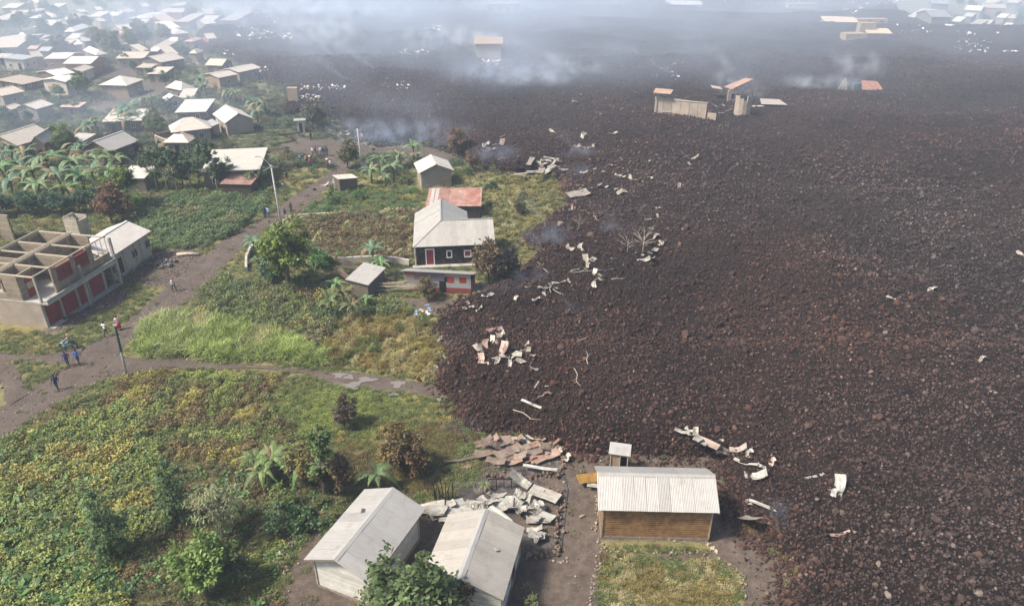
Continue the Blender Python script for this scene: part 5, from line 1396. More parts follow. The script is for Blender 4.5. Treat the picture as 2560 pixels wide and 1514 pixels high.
plant(315, 555, 'sparse', 1.5, (.17, .11, .045), 'rust-brown bush right of the first dried one', var=1, name='bush', cat='bush')
rr = random.Random(3)
for k, (x, y, s) in enumerate(((20, 470, 1.3), (60, 455, 1.3), (95, 480, 1.4), (130, 450, 1.3), (160, 490, 1.4), (195, 455, 1.4), (215, 490, 1.3), (240, 470, 1.2), (255, 445, 1.2), (280, 470, 1.1), (40, 500, 1.2), (110, 510, 1.2), (180, 515, 1.1), (15, 430, 1.2), (75, 425, 1.2), (150, 425, 1.1), (225, 430, 1.2), (270, 425, 1.1), (300, 435, 1.0))):
    banana(x, y, s * 1.25, (BG, BGB, (.15, .21, .09))[k % 3], 'banana plant in the big grove behind the unfinished building', 'big banana grove')
for k, (x, y) in enumerate(((15, 540), (50, 535), (85, 540), (120, 535), (160, 540), (200, 532), (235, 530), (265, 520))): plant(x, y, 'broad', .85, (.05, .10, .045), 'dark rounded tree in the row below the banana grove', 'dark trees below the banana grove', sz=.85)
# --- town greenery
for k, (x, y, s, kd, c) in enumerate(((430, 235, .9, 'broad', GBL), (560, 350, 1.0, 'broad', GBL), (725, 90, 1.0, 'broad', GBL), (870, 80, 1.3, 'broad', GBL), (905, 450, 1.15, 'broad', (.12, .11, .06)), (1260, 330, 1.1, 'broad', (.06, .09, .06)), (1170, 445, .9, 'broad', GBL), (1600, 480, .9, 'sparse', GBL), (1650, 520, 1.0, 'sparse', GBL), (1300, 560, .7, 'broad', GBL), (1470, 770, .8, 'broad', GBL), (1360, 715, .7, 'broad', GBL),
    (760, 880, 1.25, 'broad', (.085, .13, .07)), (700, 850, 1.0, 'broad', (.09, .14, .07)), (1370, 1200, 1.1, 'broad', (.10, .14, .07)), (1410, 1230, .9, 'broad', (.10, .14, .07)), (600, 1380, 1.2, 'broad', (.12, .155, .07)), (520, 1340, 1.0, 'broad', (.11, .15, .07)), (1230, 1390, .6, 'broad', (.06, .08, .035)), (270, 1110, .7, 'broad', GBL), (60, 1110, .8, 'broad', (.05, .10, .06)), (120, 1130, .7, 'broad', (.05, .10, .06)),
    (560, 1000, .6, 'broad', GBL), (620, 1010, .6, 'broad', GBL), (690, 1010, .6, 'broad', GBL), (430, 900, .6, 'broad', (.12, .16, .08)), (540, 880, .7, 'broad', (.13, .17, .08)), (1440, 990, .7, 'broad', GBL), (1490, 1010, .7, 'broad', GBL), (930, 1380, .6, 'cypress', GD), (330, 460, .9, 'broad', GBL), (60, 620, .7, 'broad', GBL), (420, 470, .7, 'broad', GBL), (780, 260, .7, 'broad', GBL), (1010, 180, .8, 'broad', GBL), (130, 250, .8, 'broad', GBL), (250, 210, .7, 'broad', GBL), (1100, 200, .7, 'broad', GBL), (560, 230, .8, 'broad', GBL), (1730, 150, .9, 'broad', GBL), (1940, 180, .8, 'broad', GBL), (820, 600, .6, 'broad', GBL), (1130, 600, .7, 'broad', GBL), (1190, 640, .7, 'broad', GBL), (650, 40, .8, 'broad', GBL), (980, 60, .8, 'broad', GBL), (390, 380, .9, 'broad', GBL), (460, 330, .8, 'broad', GBL), (360, 60, .8, 'broad', GBL), (1330, 90, .7, 'broad', GBL))):
    px, py = T(T1, x, y)
    plant(px, py, kd, s * (1.0 if y > 600 else 1.15), c, 'rounded hazy green tree among the houses of the town' if kd == 'broad' else ('loose half-bare tree at the edge of the town' if kd == 'sparse' else 'dark columnar tree before the grey roofed house'), None if kd == 'cypress' else ('trees among the town houses' if kd == 'broad' else 'half-bare trees at the town edge'))
for k, (x, y, s) in enumerate(((830, 1230, 1.5), (870, 1210, 1.4), (800, 1250, 1.2), (1110, 1120, 1.5), (1160, 1090, 1.6), (1200, 1130, 1.4), (1130, 1180, 1.2), (1780, 800, 1.3), (1830, 860, 1.3), (1750, 840, 1.0), (1990, 900, 1.2), (2040, 900, 1.2), (2090, 910, 1.1), (2250, 1010, 1.5), (2310, 1040, 1.5), (2350, 1000, 1.3), (2280, 1090, 1.2), (1300, 960, 1.1), (1350, 950, 1.1), (1260, 950, 1.0), (1170, 590, .9), (1550, 620, .9), (60, 1420, 1.4), (130, 1440, 1.4), (740, 1420, 1.2), (700, 1400, 1.2), (860, 1440, 1.2), (960, 1450, 1.2), (1700, 970, 1.1))):
    banana(*T(T1, x, y), s, BGB, 'bluish banana plant among the town houses', 'banana plants among the town houses')
tr_ = random.Random(77)
for k in range(46):
    x, y = tr_.uniform(-20, 1750), tr_.uniform(20, 560)
    if y > 300 and x > 1500: continue
    px, py = T(T1, x, y); q = U(px, py)
    if any(in_poly(np.array([q.x]), np.array([q.y]), f)[0] for f in FOOT): continue
    plant(px, py, 'broad', tr_.uniform(.9, 1.4), tr_.choice([GBL, (.05, .085, .05), (.09, .11, .055)]), 'rounded hazy green tree among the houses of the town', 'trees among the town houses')
plant(*T(T2, 650, 1150), 'sparse', 2.0, (.10, .12, .08), 'wide bare bush beside the small white latrine', var=1, name='bush', cat='bush')
plant(*T(T2, 720, 1110), 'sparse', 1.4, (.18, .11, .07), 'rust-brown bush at the lava tip', var=0, name='bush', cat='bush')
for k, (x, y) in enumerate(((1990, 110), (2010, 95), (2200, 120), (2240, 205), (2440, 160), (2450, 220), (2400, 225), (2120, 235), (1900, 70))): plant(*T(T4, x, y), 'broad', .9, (.06, .11, .06), 'green tree between the houses beyond the lava', 'trees beyond the lava')
plant(*T(T2, 1020, 200), 'broad', .9, (.05, .06, .06), 'lone dark tree in the smoking far lava', lav=True)
# scorched bare trees on the lava
for (x, y, s, lb) in ((1435, 905, 1.15, 'large bare scorched tree lying tangled on the lava'), (1300, 900, .8, 'bare scorched branches left of the tangled tree')):
    e = plant(*T(T7, x, y), 'bare', s, GB, lb, lav=True)
e = plant(*T(T7, 870, 680), 'bare', .6, GB, 'small bare sapling at the edge of the blue smoke', lav=True)

# ------------------------------------------------------------------ ground cover nobody could count
def tuft(name, seed, n, ln, w, spread, lean, tone=(.7, 1.3), kind='blade'):
    rr = random.Random(seed); mb = MB(); tones = []
    for _ in range(n):
        a = rr.random() * 6.28; p = Vector((math.cos(a), math.sin(a), 0)) * spread * rr.random()
        b = rr.random() * 6.28; l_ = ln * rr.uniform(.6, 1.2); tn = rr.uniform(*tone)
        s = Vector((-math.sin(b), math.cos(b), 0)) * w / 2
        k = lean * rr.uniform(.4, 1.3)
        m = p + Vector((math.cos(b) * l_ * k * .35, math.sin(b) * l_ * k * .35, l_ * .62)); e = p + Vector((math.cos(b) * l_ * k, math.sin(b) * l_ * k, l_ * (1 - .35 * k)))
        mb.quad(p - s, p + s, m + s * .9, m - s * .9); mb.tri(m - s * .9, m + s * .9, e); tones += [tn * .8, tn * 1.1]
    return mb.mesh(name, M['leaf_inst'], False, tones)
def herb(name, seed, n, leaf, r, h, lw=.6, tone=(.55, 1.4)):
    rr = random.Random(seed); mb = MB(); tones = []
    for _ in range(n):
        a = rr.random() * 6.28; q = rr.random() ** .6
        p = Vector((math.cos(a) * r * q, math.sin(a) * r * q, h * (1 - q * q * .7) * rr.uniform(.35, 1)))
        d = Vector((math.cos(a) * .8 + rr.gauss(0, .6), math.sin(a) * .8 + rr.gauss(0, .6), rr.gauss(.15, .4)))
        l_ = leaf * rr.uniform(.6, 1.3); leaf_quad(mb, p, d, Vector((rr.gauss(0, .4), rr.gauss(0, .4), 1)), l_, l_ * lw, rr.uniform(*tone) * (.6 + .5 * p.z / h), tones)  # leaves low in the plant toned darker: shade put into the colour
    return mb.mesh(name, M['leaf_inst'], False, tones)
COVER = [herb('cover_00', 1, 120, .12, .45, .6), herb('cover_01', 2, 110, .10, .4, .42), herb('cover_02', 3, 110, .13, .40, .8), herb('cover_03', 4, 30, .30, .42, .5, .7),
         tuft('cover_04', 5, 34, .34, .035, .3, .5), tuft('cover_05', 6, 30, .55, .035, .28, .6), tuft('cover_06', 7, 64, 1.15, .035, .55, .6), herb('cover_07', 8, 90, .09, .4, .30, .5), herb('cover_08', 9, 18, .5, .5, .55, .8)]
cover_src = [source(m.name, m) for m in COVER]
H0, H1, H2, BIG, GR, GT, REED, LOW, HUGE = range(9)
# zones: outline, [(kind, weight)], palette [(colour, weight)], density factor, size factor, name
Z = []
def zone(pl, kinds, pal, dens=1.0, size=1.0): Z.append((wpoly(pl), kinds, pal, dens, size))
zone([(365, 795), (500, 790), (640, 830), (760, 860), (840, 900), (600, 898), (355, 885)], [(REED, 5), (GT, 2)], [((.26, .31, .09), 4), ((.30, .33, .14), 3), (GS, 1)], 2.6, 1.15)
zone([(0, 1240), (190, 1330), (300, 1420), (330, 1514), (330, 1640), (-120, 1640), (-120, 1230)], [(H0, 4), (H2, 3), (BIG, 1.6), (HUGE, .5), (GT, 1.5)], [(GM, 3), (GL, 3.5), ((.08, .14, .05), 1.5), (GY, 1.6)], 1.9, 1.15)
zone([(-120, 1150), (90, 1090), (330, 1010), (420, 1150), (400, 1330), (200, 1330), (-120, 1250)], [(H0, 4), (H2, 4), (BIG, 1.2), (H1, 2)], [(GL, 3.5), (GM, 3.5), (GY, 2.6), (GO, 1)], 1.9, 1.15)
zone([(90, 1080), (330, 940), (470, 930), (690, 950), (680, 1010), (760, 1110), (620, 1180), (420, 1150), (330, 1010)], [(H0, 4), (H1, 3), (H2, 2), (LOW, 2)], [(GY, 2.4), ((.21, .16, .055), 2.4), (GB, 1.6), (GM, 2.4), (GL, 1.6)], 2.5, .95)
zone([(660, 985), (760, 955), (950, 975), (1085, 1000), (1140, 1060), (1000, 1075), (840, 1110), (740, 1090)], [(H1, 3), (LOW, 4), (GR, 2)], [(GL, 4), (GM, 3), (GY, 1.5)], 2.4, .8)
zone([(840, 1090), (1140, 1040), (1200, 1095), (1090, 1220), (960, 1240), (860, 1200)], [(LOW, 4), (GR, 3), (H1, 1)], [((.16, .14, .045), 3), (GB, 2), (GM, 2), (GO, 1)], 2.2, .75)
zone([(380, 1150), (620, 1180), (760, 1130), (870, 1260), (760, 1340), (700, 1460), (690, 1640), (330, 1640), (320, 1420), (400, 1330)], [(H0, 2), (LOW, 4), (H1, 2), (BIG, .7)], [(GB, 2.2), ((.12, .11, .045), 3), (GM, 2), (GY, 1)], 1.6, .8)
zone([(860, 790), (1060, 790), (1110, 870), (1090, 955), (830, 915), (790, 870)], [(GT, 4), (H1, 2), (REED, .7)], [((.26, .21, .065), 4), (GS, 1.5), (GO, 1.6), (GM, 1.5)], 2.4, .9)
zone([(480, 745), (560, 690), (700, 720), (1000, 760), (1060, 790), (860, 790), (820, 880), (640, 830), (500, 790)], [(H0, 4), (H2, 3), (H1, 2), (GT, 1)], [((.10, .135, .06), 4), (GM, 3), ((.15, .155, .07), 2.5), (GY, .8), (GB, .8)], 1.9, 1.25)
zone([(700, 550), (1040, 528), (1030, 650), (830, 655), (740, 620)], [(H0, 3), (GT, 2), (H1, 2)], [((.17, .14, .065), 4), (GB, 2.4), (GS, 1), (GM, 1)], 2.2, 1.1)
zone([(770, 520), (860, 470), (1040, 470), (1060, 520), (760, 545)], [(H1, 3), (LOW, 3), (GR, 2)], [((.11, .17, .06), 4), (GM, 2), (GY, 1.3)], 2.0, 1.0)
zone([(1040, 445), (1390, 440), (1410, 500), (1330, 590), (1300, 620), (1380, 632), (1290, 700), (1220, 690), (1210, 500), (1050, 470)], [(GT, 4), (H1, 2), (LOW, 2)], [((.24, .21, .075), 4), ((.18, .19, .08), 2), (GS, 1.5), (GO, .8)], 2.2, 1.0)
zone([(370, 500), (690, 470), (620, 560), (520, 620), (380, 630), (330, 570)], [(H0, 4), (H1, 2), (GT, 1)], [((.12, .16, .06), 4), ((.08, .13, .045), 3), ((.17, .17, .075), 2)], 2.4, 1.15)
zone([(1497, 1345), (1780, 1352), (1800, 1380), (1510, 1386)], [(LOW, 3), (GR, 3)], [(GM, 3), (GB, 1.6), ((.12, .13, .05), 2)], 2.6, .6)
zone([(1498, 1396), (1790, 1408), (1842, 1445), (1855, 1640), (1485, 1640)], [(LOW, 3), (GT, 2), (H1, 2), (GR, 2)], [((.24, .19, .065), 4), (GS, 1.8), (GM, 1.4), (GO, 1.4)], 2.6, .75)
zone([(1900, 1335), (1915, 1365), (1975, 1405), (1995, 1420), (1968, 1440), (1915, 1400), (1885, 1350)], [(GR, 3), (LOW, 2)], [((.30, .22, .07), 4), (GS, 2)], 3.0, .7)
DEF = (None, [(GR, 3), (LOW, 3), (H1, 2)], [((.15, .17, .06), 4), (GM, 3), ((.20, .18, .07), 3), (GB, 1.2)], 1.7, .85)
FARDEF = (None, [(LOW, 2), (H1, 3), (H0, 3), (GR, 1)], [((.075, .105, .05), 4), ((.05, .08, .04), 3), ((.13, .125, .06), 2), ((.09, .07, .045), 1.5)], 1.5, .9)
avoid_rocks = np.array(FOOTP)
def cover_points(n, y0, y1):
    u = RNG.random(n); y = y0 + (y1 - y0) * u; x = (RNG.random(n) * 2 - 1) * .82 * (y + 16); return x, y
bands = [(26, 50, 42000), (50, 90, 60000), (90, 118, 24000), (118, 180, 34000), (180, 320, 26000)]
AX, AY, AS, AK, AT = [], [], [], [], []
rng = np.random.default_rng(4)
for (y0, y1, n) in bands:
    x, y = cover_points(n, y0, y1)
    ok = ~in_poly(x, y, LAVA) | (d_poly(x, y, LAVA) < .25)
    jx, jy = x + .5 * (rng.random(len(x)) - .5), y + .5 * (rng.random(len(x)) - .5)
    for w in (road_poly, side_poly, spur_poly):
        ok &= ~in_poly(jx, jy, w) | (rng.random(len(x)) < .02)
    soft = ~in_poly(x, y, verge_w) & ~in_poly(x, y, garden_w)
    for w in yard_polys: ok &= ~(in_poly(jx, jy, w) & soft) | (rng.random(len(x)) < .012)
    for f in FOOT: ok &= ~in_poly(x, y, f)
    x, y = x[ok], y[ok]
    zid = np.full(len(x), -1)
    jx, jy = x + 1.6 * (fbm(x * .5, y * .5, 61) - .5) * 2, y + 1.6 * (fbm(x * .5, y * .5, 62) - .5) * 2
    for k, zz in enumerate(Z):
        zid[(zid < 0) & in_poly(jx, jy, zz[0])] = k
    lod = 1.0 + max(0, (y0 - 50)) / 90.0
    for k in range(-1, len(Z)):
        m = np.where(zid == k)[0]
        if not len(m): continue
        _, kinds, pal, dens, size = Z[k] if k >= 0 else (DEF if y0 < 100 else FARDEF)
        keep = rng.random(len(m)) < dens / 2.6 * (.25 + 1.5 * fbm(x[m] * .25, y[m] * .25, 63 + k % 5))
        m = m[keep]; c = len(m)
        if not c: continue
        kw = np.array([q[1] for q in kinds], float); kk = np.array([q[0] for q in kinds])[rng.choice(len(kinds), c, p=kw / kw.sum())]
        pw = np.array([q[1] for q in pal], float); pw /= pw.sum()
        # palette chosen by a patchy noise so colours gather in drifts
        f = np.clip(fbm(x[m] * .35, y[m] * .35, 70 + k, 3) * 1.5 - .25 + rng.normal(0, .11, c), 0, .999)
        pi = np.searchsorted(np.cumsum(pw), f); pi = np.clip(pi, 0, len(pal) - 1)
        col = np.array([q[0] for q in pal])[pi] * (.75 + .5 * rng.random((c, 1)))
        AX.append(x[m]); AY.append(y[m]); AK.append(kk); AT.append(col); AS.append(size * lod * (.6 + .7 * rng.random(c)))
x, y, k_, s, tcol = map(np.concatenate, (AX, AY, AK, AS, AT))
for (fx, fy, fr) in []: pass
z = gz(x, y) - .02
n = len(x)
tall = k_ == REED
rot = np.stack([rng.normal(0, .08, n), rng.normal(0, .08, n), rng.random(n) * 6.28], 1)
rot[tall, 0] = rng.normal(-.35, .2, tall.sum()); rot[tall, 1] = rng.normal(.45, .2, tall.sum())
far_side = (x > 40) & (y > 200)
def cover(name, label, m):
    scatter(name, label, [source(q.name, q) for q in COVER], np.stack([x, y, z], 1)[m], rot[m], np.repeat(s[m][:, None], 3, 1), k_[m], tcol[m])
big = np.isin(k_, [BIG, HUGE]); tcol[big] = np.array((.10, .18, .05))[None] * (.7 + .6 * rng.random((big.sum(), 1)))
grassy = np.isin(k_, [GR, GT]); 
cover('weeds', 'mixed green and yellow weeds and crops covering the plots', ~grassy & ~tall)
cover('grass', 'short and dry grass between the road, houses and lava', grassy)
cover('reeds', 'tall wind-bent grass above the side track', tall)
# ================================================================== wreckage: sheets, stones, burnt house
def sheet_mesh(name, seed, L, W, fold, roll, crump, ribs=True):
    rr = random.Random(seed); nx, ny = 17, 7; mb = MB(); P = []
    f1, f2 = rr.uniform(.3, .7), rr.uniform(.2, .8); ph = rr.random() * 6
    for i in range(nx):
        for j in range(ny):
            u, v = i / (nx - 1), j / (ny - 1)
            x, y, z = (u - .5) * L, (v - .5) * W, 0.0
            a = roll * (v - .5); y = W * math.sin(a) / roll if roll else y; z += W * (1 - math.cos(a)) / roll if roll else 0
            if u > f1: z += (u - f1) * L * fold; x -= (u - f1) * L * abs(fold) * .35
            z += crump * (math.sin(7 * u + ph) * math.sin(5 * v + 2 * ph) * .5 + rr.uniform(-.5, .5) * .5)
            y += crump * .6 * math.sin(5 * u + ph); y *= 1 - .5 * crump * math.sin(3.1 * u + ph)
            if ribs: z += .022 if j % 2 else 0
            P.append((x, y, z))
    P = [(a, b, c * .75) for a, b, c in P]; zmin = min(p[2] for p in P)
    mb.v = [(a, b, c - zmin) for a, b, c in P]
    for i in range(nx - 1):
        for j in range(ny - 1):
            mb.f.append((i * ny + j, (i + 1) * ny + j, (i + 1) * ny + j + 1, i * ny + j + 1)); mb.m.append(0)
    return mb
SH = {}
for mk in ('zinc_crumpled', 'rust', 'burnt'):
    SH[mk] = {'flat': [sheet_mesh('s', 1, 2.2, .8, .05, .5, .03), sheet_mesh('s', 2, 2.2, .8, .25, .4, .06)],
              'bent': [sheet_mesh('s', 3, 2.0, .8, .7, .9, .12), sheet_mesh('s', 4, 1.8, .8, -.6, 1.2, .14), sheet_mesh('s', 9, 2.1, .8, .5, -1.0, .12)],
              'crumpled': [sheet_mesh('s', 5, 1.5, .75, .5, 1.8, .3), sheet_mesh('s', 6, 1.3, .7, -.8, 2.2, .35), sheet_mesh('s', 7, 1.2, .8, .9, 1.4, .3)],
              'strip': [sheet_mesh('s', 8, 2.4, .32, .05, .8, .04), sheet_mesh('s', 10, 2.0, .28, .5, .8, .12)]}
    for kd in SH[mk]: SH[mk][kd] = [q.mesh('metal_sheet', M[mk]) for q in SH[mk][kd]]
rs = random.Random(17)
def sheet(px, py, size, kd, m, label, group=None, yaw=None, dz=.05, tilt=.12, lava=True, col=None, z=None):
    p = on_lava(px, py, dz) if lava else gp(px, py, dz)
    if z is not None: p = U(px, py, z)
    g_col = col or rs.choice([(1.2, 1.17, 1.1), (1.15, 1.08, .96), (1.05, .95, .85)]); g_q = .84 * rs.uniform(.78, 1.06)
    o = obj('metal_sheet', rs.choice(SH[m][kd]), None, p, (rs.uniform(-tilt, tilt), rs.uniform(-tilt, tilt), rs.uniform(0, 6.28) if yaw is None else yaw), tuple(q * g_q for q in g_col), size)
    return tag(o, label, 'sheet', group)
def cluster(tile, pts, label, group, kinds=('crumpled', 'bent'), mats=('zinc_crumpled',), s=(.6, 1.1), lava=True, col=None):
    for q in pts:
        sheet(*T(tile, q[0], q[1]), (rs.uniform(*s) if len(q) < 3 else q[2]) * 1.2, rs.choice(kinds), rs.choice(mats), label, group, lava=lava, tilt=.35, col=col)
W_, R_ = 'zinc_crumpled', 'rust'
PINKC = (1.5, 1.35, 1.3)
# heap on the lava above the track
sheet(*T(B2, 130, 300), .8, 'flat', R_, 'dull red ribbed sheet at the top of the heap on the lava', yaw=.2, col=(1.1, 1.0, 1.0))
sheet(*T(B2, 200, 480), .95, 'bent', W_, 'large pinkish sheet standing up in the middle of the heap', col=(1.3, .95, .85), yaw=1.3, tilt=.5)
sheet(*T(B2, 10, 565), .7, 'bent', W_, 'pink-orange curled sheet at the lower edge of the heap', col=(1.3, .9, .8))
sheet(*T(B2, 50, 440), .7, 'bent', R_, 'rust and white folded sheet on the heap', col=(1.4, 1.3, 1.2))
cluster(B2, [(180, 345, .55), (165, 392, .75), (20, 492, .7), (45, 607, .4), (150, 575, .7), (215, 560, .6), (310, 545, .7), (400, 505, .75), (420, 440, .55), (360, 592, .6), (262, 602, .35), (480, 650, .5), (465, 545, .6), (110, 400, .5), (-20, 470, .6)], 'crumpled white metal scrap in the heap on the lava above the track', 'white scraps in the heap above the track')
sheet(*T(B2, 470, 965), 1.05, 'strip', W_, 'long straight white metal strip lying on the lava', yaw=-.62, tilt=.04, col=(1.35, 1.35, 1.3))
cluster(B2, [(500, 785, .4), (560, 800, .35), (555, 880, .35), (485, 915, .3)], 'thin twisted white strip near the straight one', 'twisted strips near the straight one', ('strip',))
sheet(*T(B2, 600, 870), .5, 'crumpled', 'burnt', 'dark brown crumpled scrap by the long white strip', col=(.9, .7, .6))
# trail of scraps behind the brown house
sheet(*T(B2, 2000, 1295), .95, 'flat', W_, 'long pinkish sheet in the scrap trail behind the brown house', yaw=-.65, col=(1.25, 1.0, .88))
sheet(*T(B2, 2290, 1365), .75, 'bent', W_, 'pink and white folded sheet at the end of the scrap trail', col=(1.3, 1.1, 1.02))
cluster(B2, [(1785, 1205, .55), (1840, 1195, .5), (1870, 1240, .5), (1935, 1275, .6), (1975, 1330, .5), (2125, 1290, .35), (2190, 1375, .6), (2150, 1405, .5), (2360, 1400, .4), (1900, 1225, .5)], 'crumpled white scrap in the trail behind the brown house', 'white scraps in the trail behind the brown house')
sheet(*T(C4, 20, 235), 1.0, 'strip', W_, 'long white strip in the bundle right of the brown house', yaw=-.7, col=(1.3, 1.28, 1.2))
sheet(*T(C4, 110, 350), .9, 'bent', W_, 'broad crumpled white sheet below the long strip', col=(1.3, 1.28, 1.2))
sheet(*T(C4, 140, 270), .6, 'crumpled', W_, 'small white scrap beside the broad crumpled sheet', col=(1.3, 1.28, 1.2))
sheet(*T(C4, 30, 130), .6, 'bent', W_, 'white folded scrap above the strip bundle', col=(1.3, 1.28, 1.2))
sheet(*T(C4, 250, 228), .6, 'crumpled', W_, 'lone pinkish-white crumpled scrap on the lava', col=(1.35, 1.15, 1.1))
sheet(*T(C4, 625, 345), .75, 'strip', W_, 'lone bent white strip on the dark lava', yaw=.35, col=(1.3, 1.28, 1.2))
sheet(*T(C4, 840, 445), 1.0, 'bent', W_, 'large twisted white sheet reared up on the lava', yaw=1.1, tilt=.7, col=(1.3, 1.3, 1.25))
sheet(*T(C4, 800, 495), .6, 'crumpled', W_, 'crushed foot of the twisted white sheet', yaw=.6, col=(1.25, 1.25, 1.22))
sheet(*T(C4, 850, 858), .75, 'strip', W_, 'flat pink pointed sheet on the lava', yaw=.05, tilt=.05, col=(1.3, .85, .78))
sheet(*T(C4, 50, 720), 1.05, 'flat', W_, 'long white sheet hanging down the lava front by the path', yaw=1.75, tilt=.1, col=(1.25, 1.22, 1.12)).rotation_euler = (0, .75, 1.85)
sheet(*T(C4, 190, 610), 1.0, 'strip', W_, 'narrow white strip stretched right of the hanging sheet', yaw=-.55, col=(1.25, 1.22, 1.12))
sheet(*T(C4, 30, 580), .55, 'crumpled', W_, 'knot of white scrap on top of the hanging sheet', col=(1.25, 1.22, 1.12))
for (tl, x, y, lb) in ((B3, 1290, 40, 'white folded scrap alone in the wide lava'), (B3, 2110, 580, 'small upright white scrap far right on the lava'), ((1860, 380), 2430, 915, 'white scrap close to the right edge of the lava'), ((1860, 380), 1660, 1225, 'flat pale scrap in the upper right lava')):
    sheet(*T(tl, x, y), .8, 'crumpled', W_, lb, tilt=.3)
# scraps along the lava's inner edge
cluster(T7, [(460, 22), (445, 88), (540, 85), (590, 95), (560, 110), (520, 120), (640, 110), (700, 100)], 'pale scrap in the big heap at the lava tongue', 'scraps in the big heap at the lava tongue', ('bent', 'crumpled', 'flat'), s=(.7, 1.2))
sheet(*T(T7, 630, 60), 1.25, 'flat', W_, 'long pale panel on top of the big scrap heap', yaw=-.25, col=(1.2, 1.15, 1.0))
sheet(*T(T7, 390, 192), 1.5, 'strip', W_, 'long white strip along the burnt garden edge', yaw=.15)
cluster(T7, [(470, 180), (540, 170), (600, 165), (660, 150), (350, 205), (740, 160)], 'white crumpled sheet in the band below the big heap', 'white band below the big heap', ('flat', 'bent'), s=(.8, 1.2))
cluster(T7, [(985, 98), (1020, 157), (920, 190), (1075, 200), (1150, 130), (1190, 110), (1210, 125), (1245, 70), (1215, 215), (1260, 225), (1320, 232), (1060, 310), (1125, 320), (1215, 345), (1240, 370), (1490, 250)], 'small pale scrap scattered on the lava above the tangled tree', 'scraps above the tangled tree', s=(.45, .9))
sheet(*T(T7, 868, 372), 1.5, 'flat', W_, 'broad beige panel leaning on the lava edge', yaw=.35, tilt=.1, col=(1.0, .92, .85)).scale = (1.5, 2.4, 1.5)
cluster(T7, [(760, 480), (735, 515), (780, 500), (810, 500)], 'white frame scrap below the broad beige panel', 'frame scraps below the beige panel', ('strip', 'crumpled'), s=(.6, .9))
cluster(T7, [(1890, 60, .9), (1800, 42, .8), (1840, 115, .6), (1755, 310, .6), (1840, 250, .5), (1520, 95, .7)], 'pale scrap strewn on the upper lava', 'scraps on the upper lava')
cluster(T7, [(1500, 690), (1555, 760), (1630, 800), (1600, 825), (1395, 900), (1430, 915), (1490, 910), (1540, 885), (1520, 965), (1450, 960)], 'white scrap caught around the tangled bare tree', 'scraps around the tangled tree', s=(.4, .9))
cluster(T7, [(792, 860, .8), (890, 855, .8), (930, 962, .7), (985, 968, .7), (960, 1022, .7), (1010, 1072, .5), (1065, 1100, .4), (1170, 1045, .5), (1070, 1140, .4), (1010, 1187, .5), (1480, 600, .4), (1570, 502, .4), (1565, 570, .4), (1200, 950, .4), (1165, 950, .3)], 'small white scrap on the lava right of the scorched trees', 'scraps right of the scorched trees')
cluster(T7, [(410, 1195, .8), (450, 1170, .6), (700, 1160, .8), (640, 1170, .5), (790, 1150, .6)], 'white strip in the line along the lava brow', 'strips along the lava brow', ('strip',))
cluster(T7, [(540, 1225, .7), (590, 1215, .6), (568, 1265, .5), (495, 1320, .7), (680, 1215, .35), (315, 1298, .35)], 'twisted white scrap below the lava brow', 'scraps below the lava brow')
cluster(T6, [(2110, 1265), (2160, 1285), (2205, 1272), (2010, 1325), (2000, 1345)], 'white scrap at the brow near the scorched trees', 'scraps at the brow near the scorched trees', s=(.4, .6))
cluster(T6, [(1965, 1398), (2060, 1390), (2120, 1402)], 'pale lump of wreckage at the foot of the lava', 'pale lumps at the foot of the lava', ('crumpled',), s=(.5, .7))
cluster(B1, [(1780, 410, .8), (1830, 580, .7), (1735, 655, .5), (1700, 690, .4), (1770, 925, .6)], 'pale scrap along the lava front beside the dry grass', 'scraps along the lava front', lava=False)
cluster(T3, [(880, 850, .9), (840, 915, .9), (630, 1175, .9), (1180, 1190, .8)], 'white scrap alone on the smoky upper lava', 'lone scraps on the smoky lava', s=(.8, 1))
cluster(T3, [(860, 1305, .9), (930, 1320, 1.0), (1010, 1300, .7), (910, 1220, 1.2), (60, 1335, 1.0), (150, 1330, 1.0), (190, 1275, 1.0), (50, 1290, 1.0)], 'tan scrap in the smoke near the dead brown tree', 'tan scraps near the dead brown tree', mats=(W_, R_), s=(.8, 1.2))
cluster(T3, [(2090, 945, 1.2), (2170, 945, .9), (2150, 1000, 1.2), (2080, 1010, 1.0), (2200, 975, .8), (2240, 1010, .9), (1650, 980, 1.0)], 'white beam or sheet in the smoking ruin between the walls', 'wreckage between the ruin walls', ('strip', 'flat'), s=(1, 1.5))
# small fence-side clutter in town
cluster(T6, [(800, 280, 1.0), (840, 250, .9), (870, 240, .7), (760, 300, .7), (820, 320, .8), (1100, 160, 1.2), (1180, 170, 1.1), (660, 340, .5)], 'pale sheet piled beside the low plank shack', 'sheets beside the low plank shack', ('flat', 'bent'), lava=False)
sheet(*T(T6, 965, 1010), 1.1, 'flat', R_, 'rust-red sheet propped against the curved-roof shack', lava=False, z=1.3, yaw=1.0, tilt=.5)
sheet(*T(T6, 910, 1090), .9, 'bent', R_, 'rusty folded sheet left of the curved-roof shack', lava=False, z=1.2)
sheet(*T(T6, 690, 1225), .8, 'bent', W_, 'pale sheet dumped in the weeds below the big round tree', lava=False)
cluster(T2, [(760, 1190), (800, 1160), (850, 1130), (880, 1100), (900, 1180), (940, 1200), (840, 1200)], 'pinkish wreckage heaped at the lava tip beside the pole', 'wreckage at the lava tip', ('bent', 'strip'), s=(1, 1.6), col=(1.3, 1.1, 1.0))
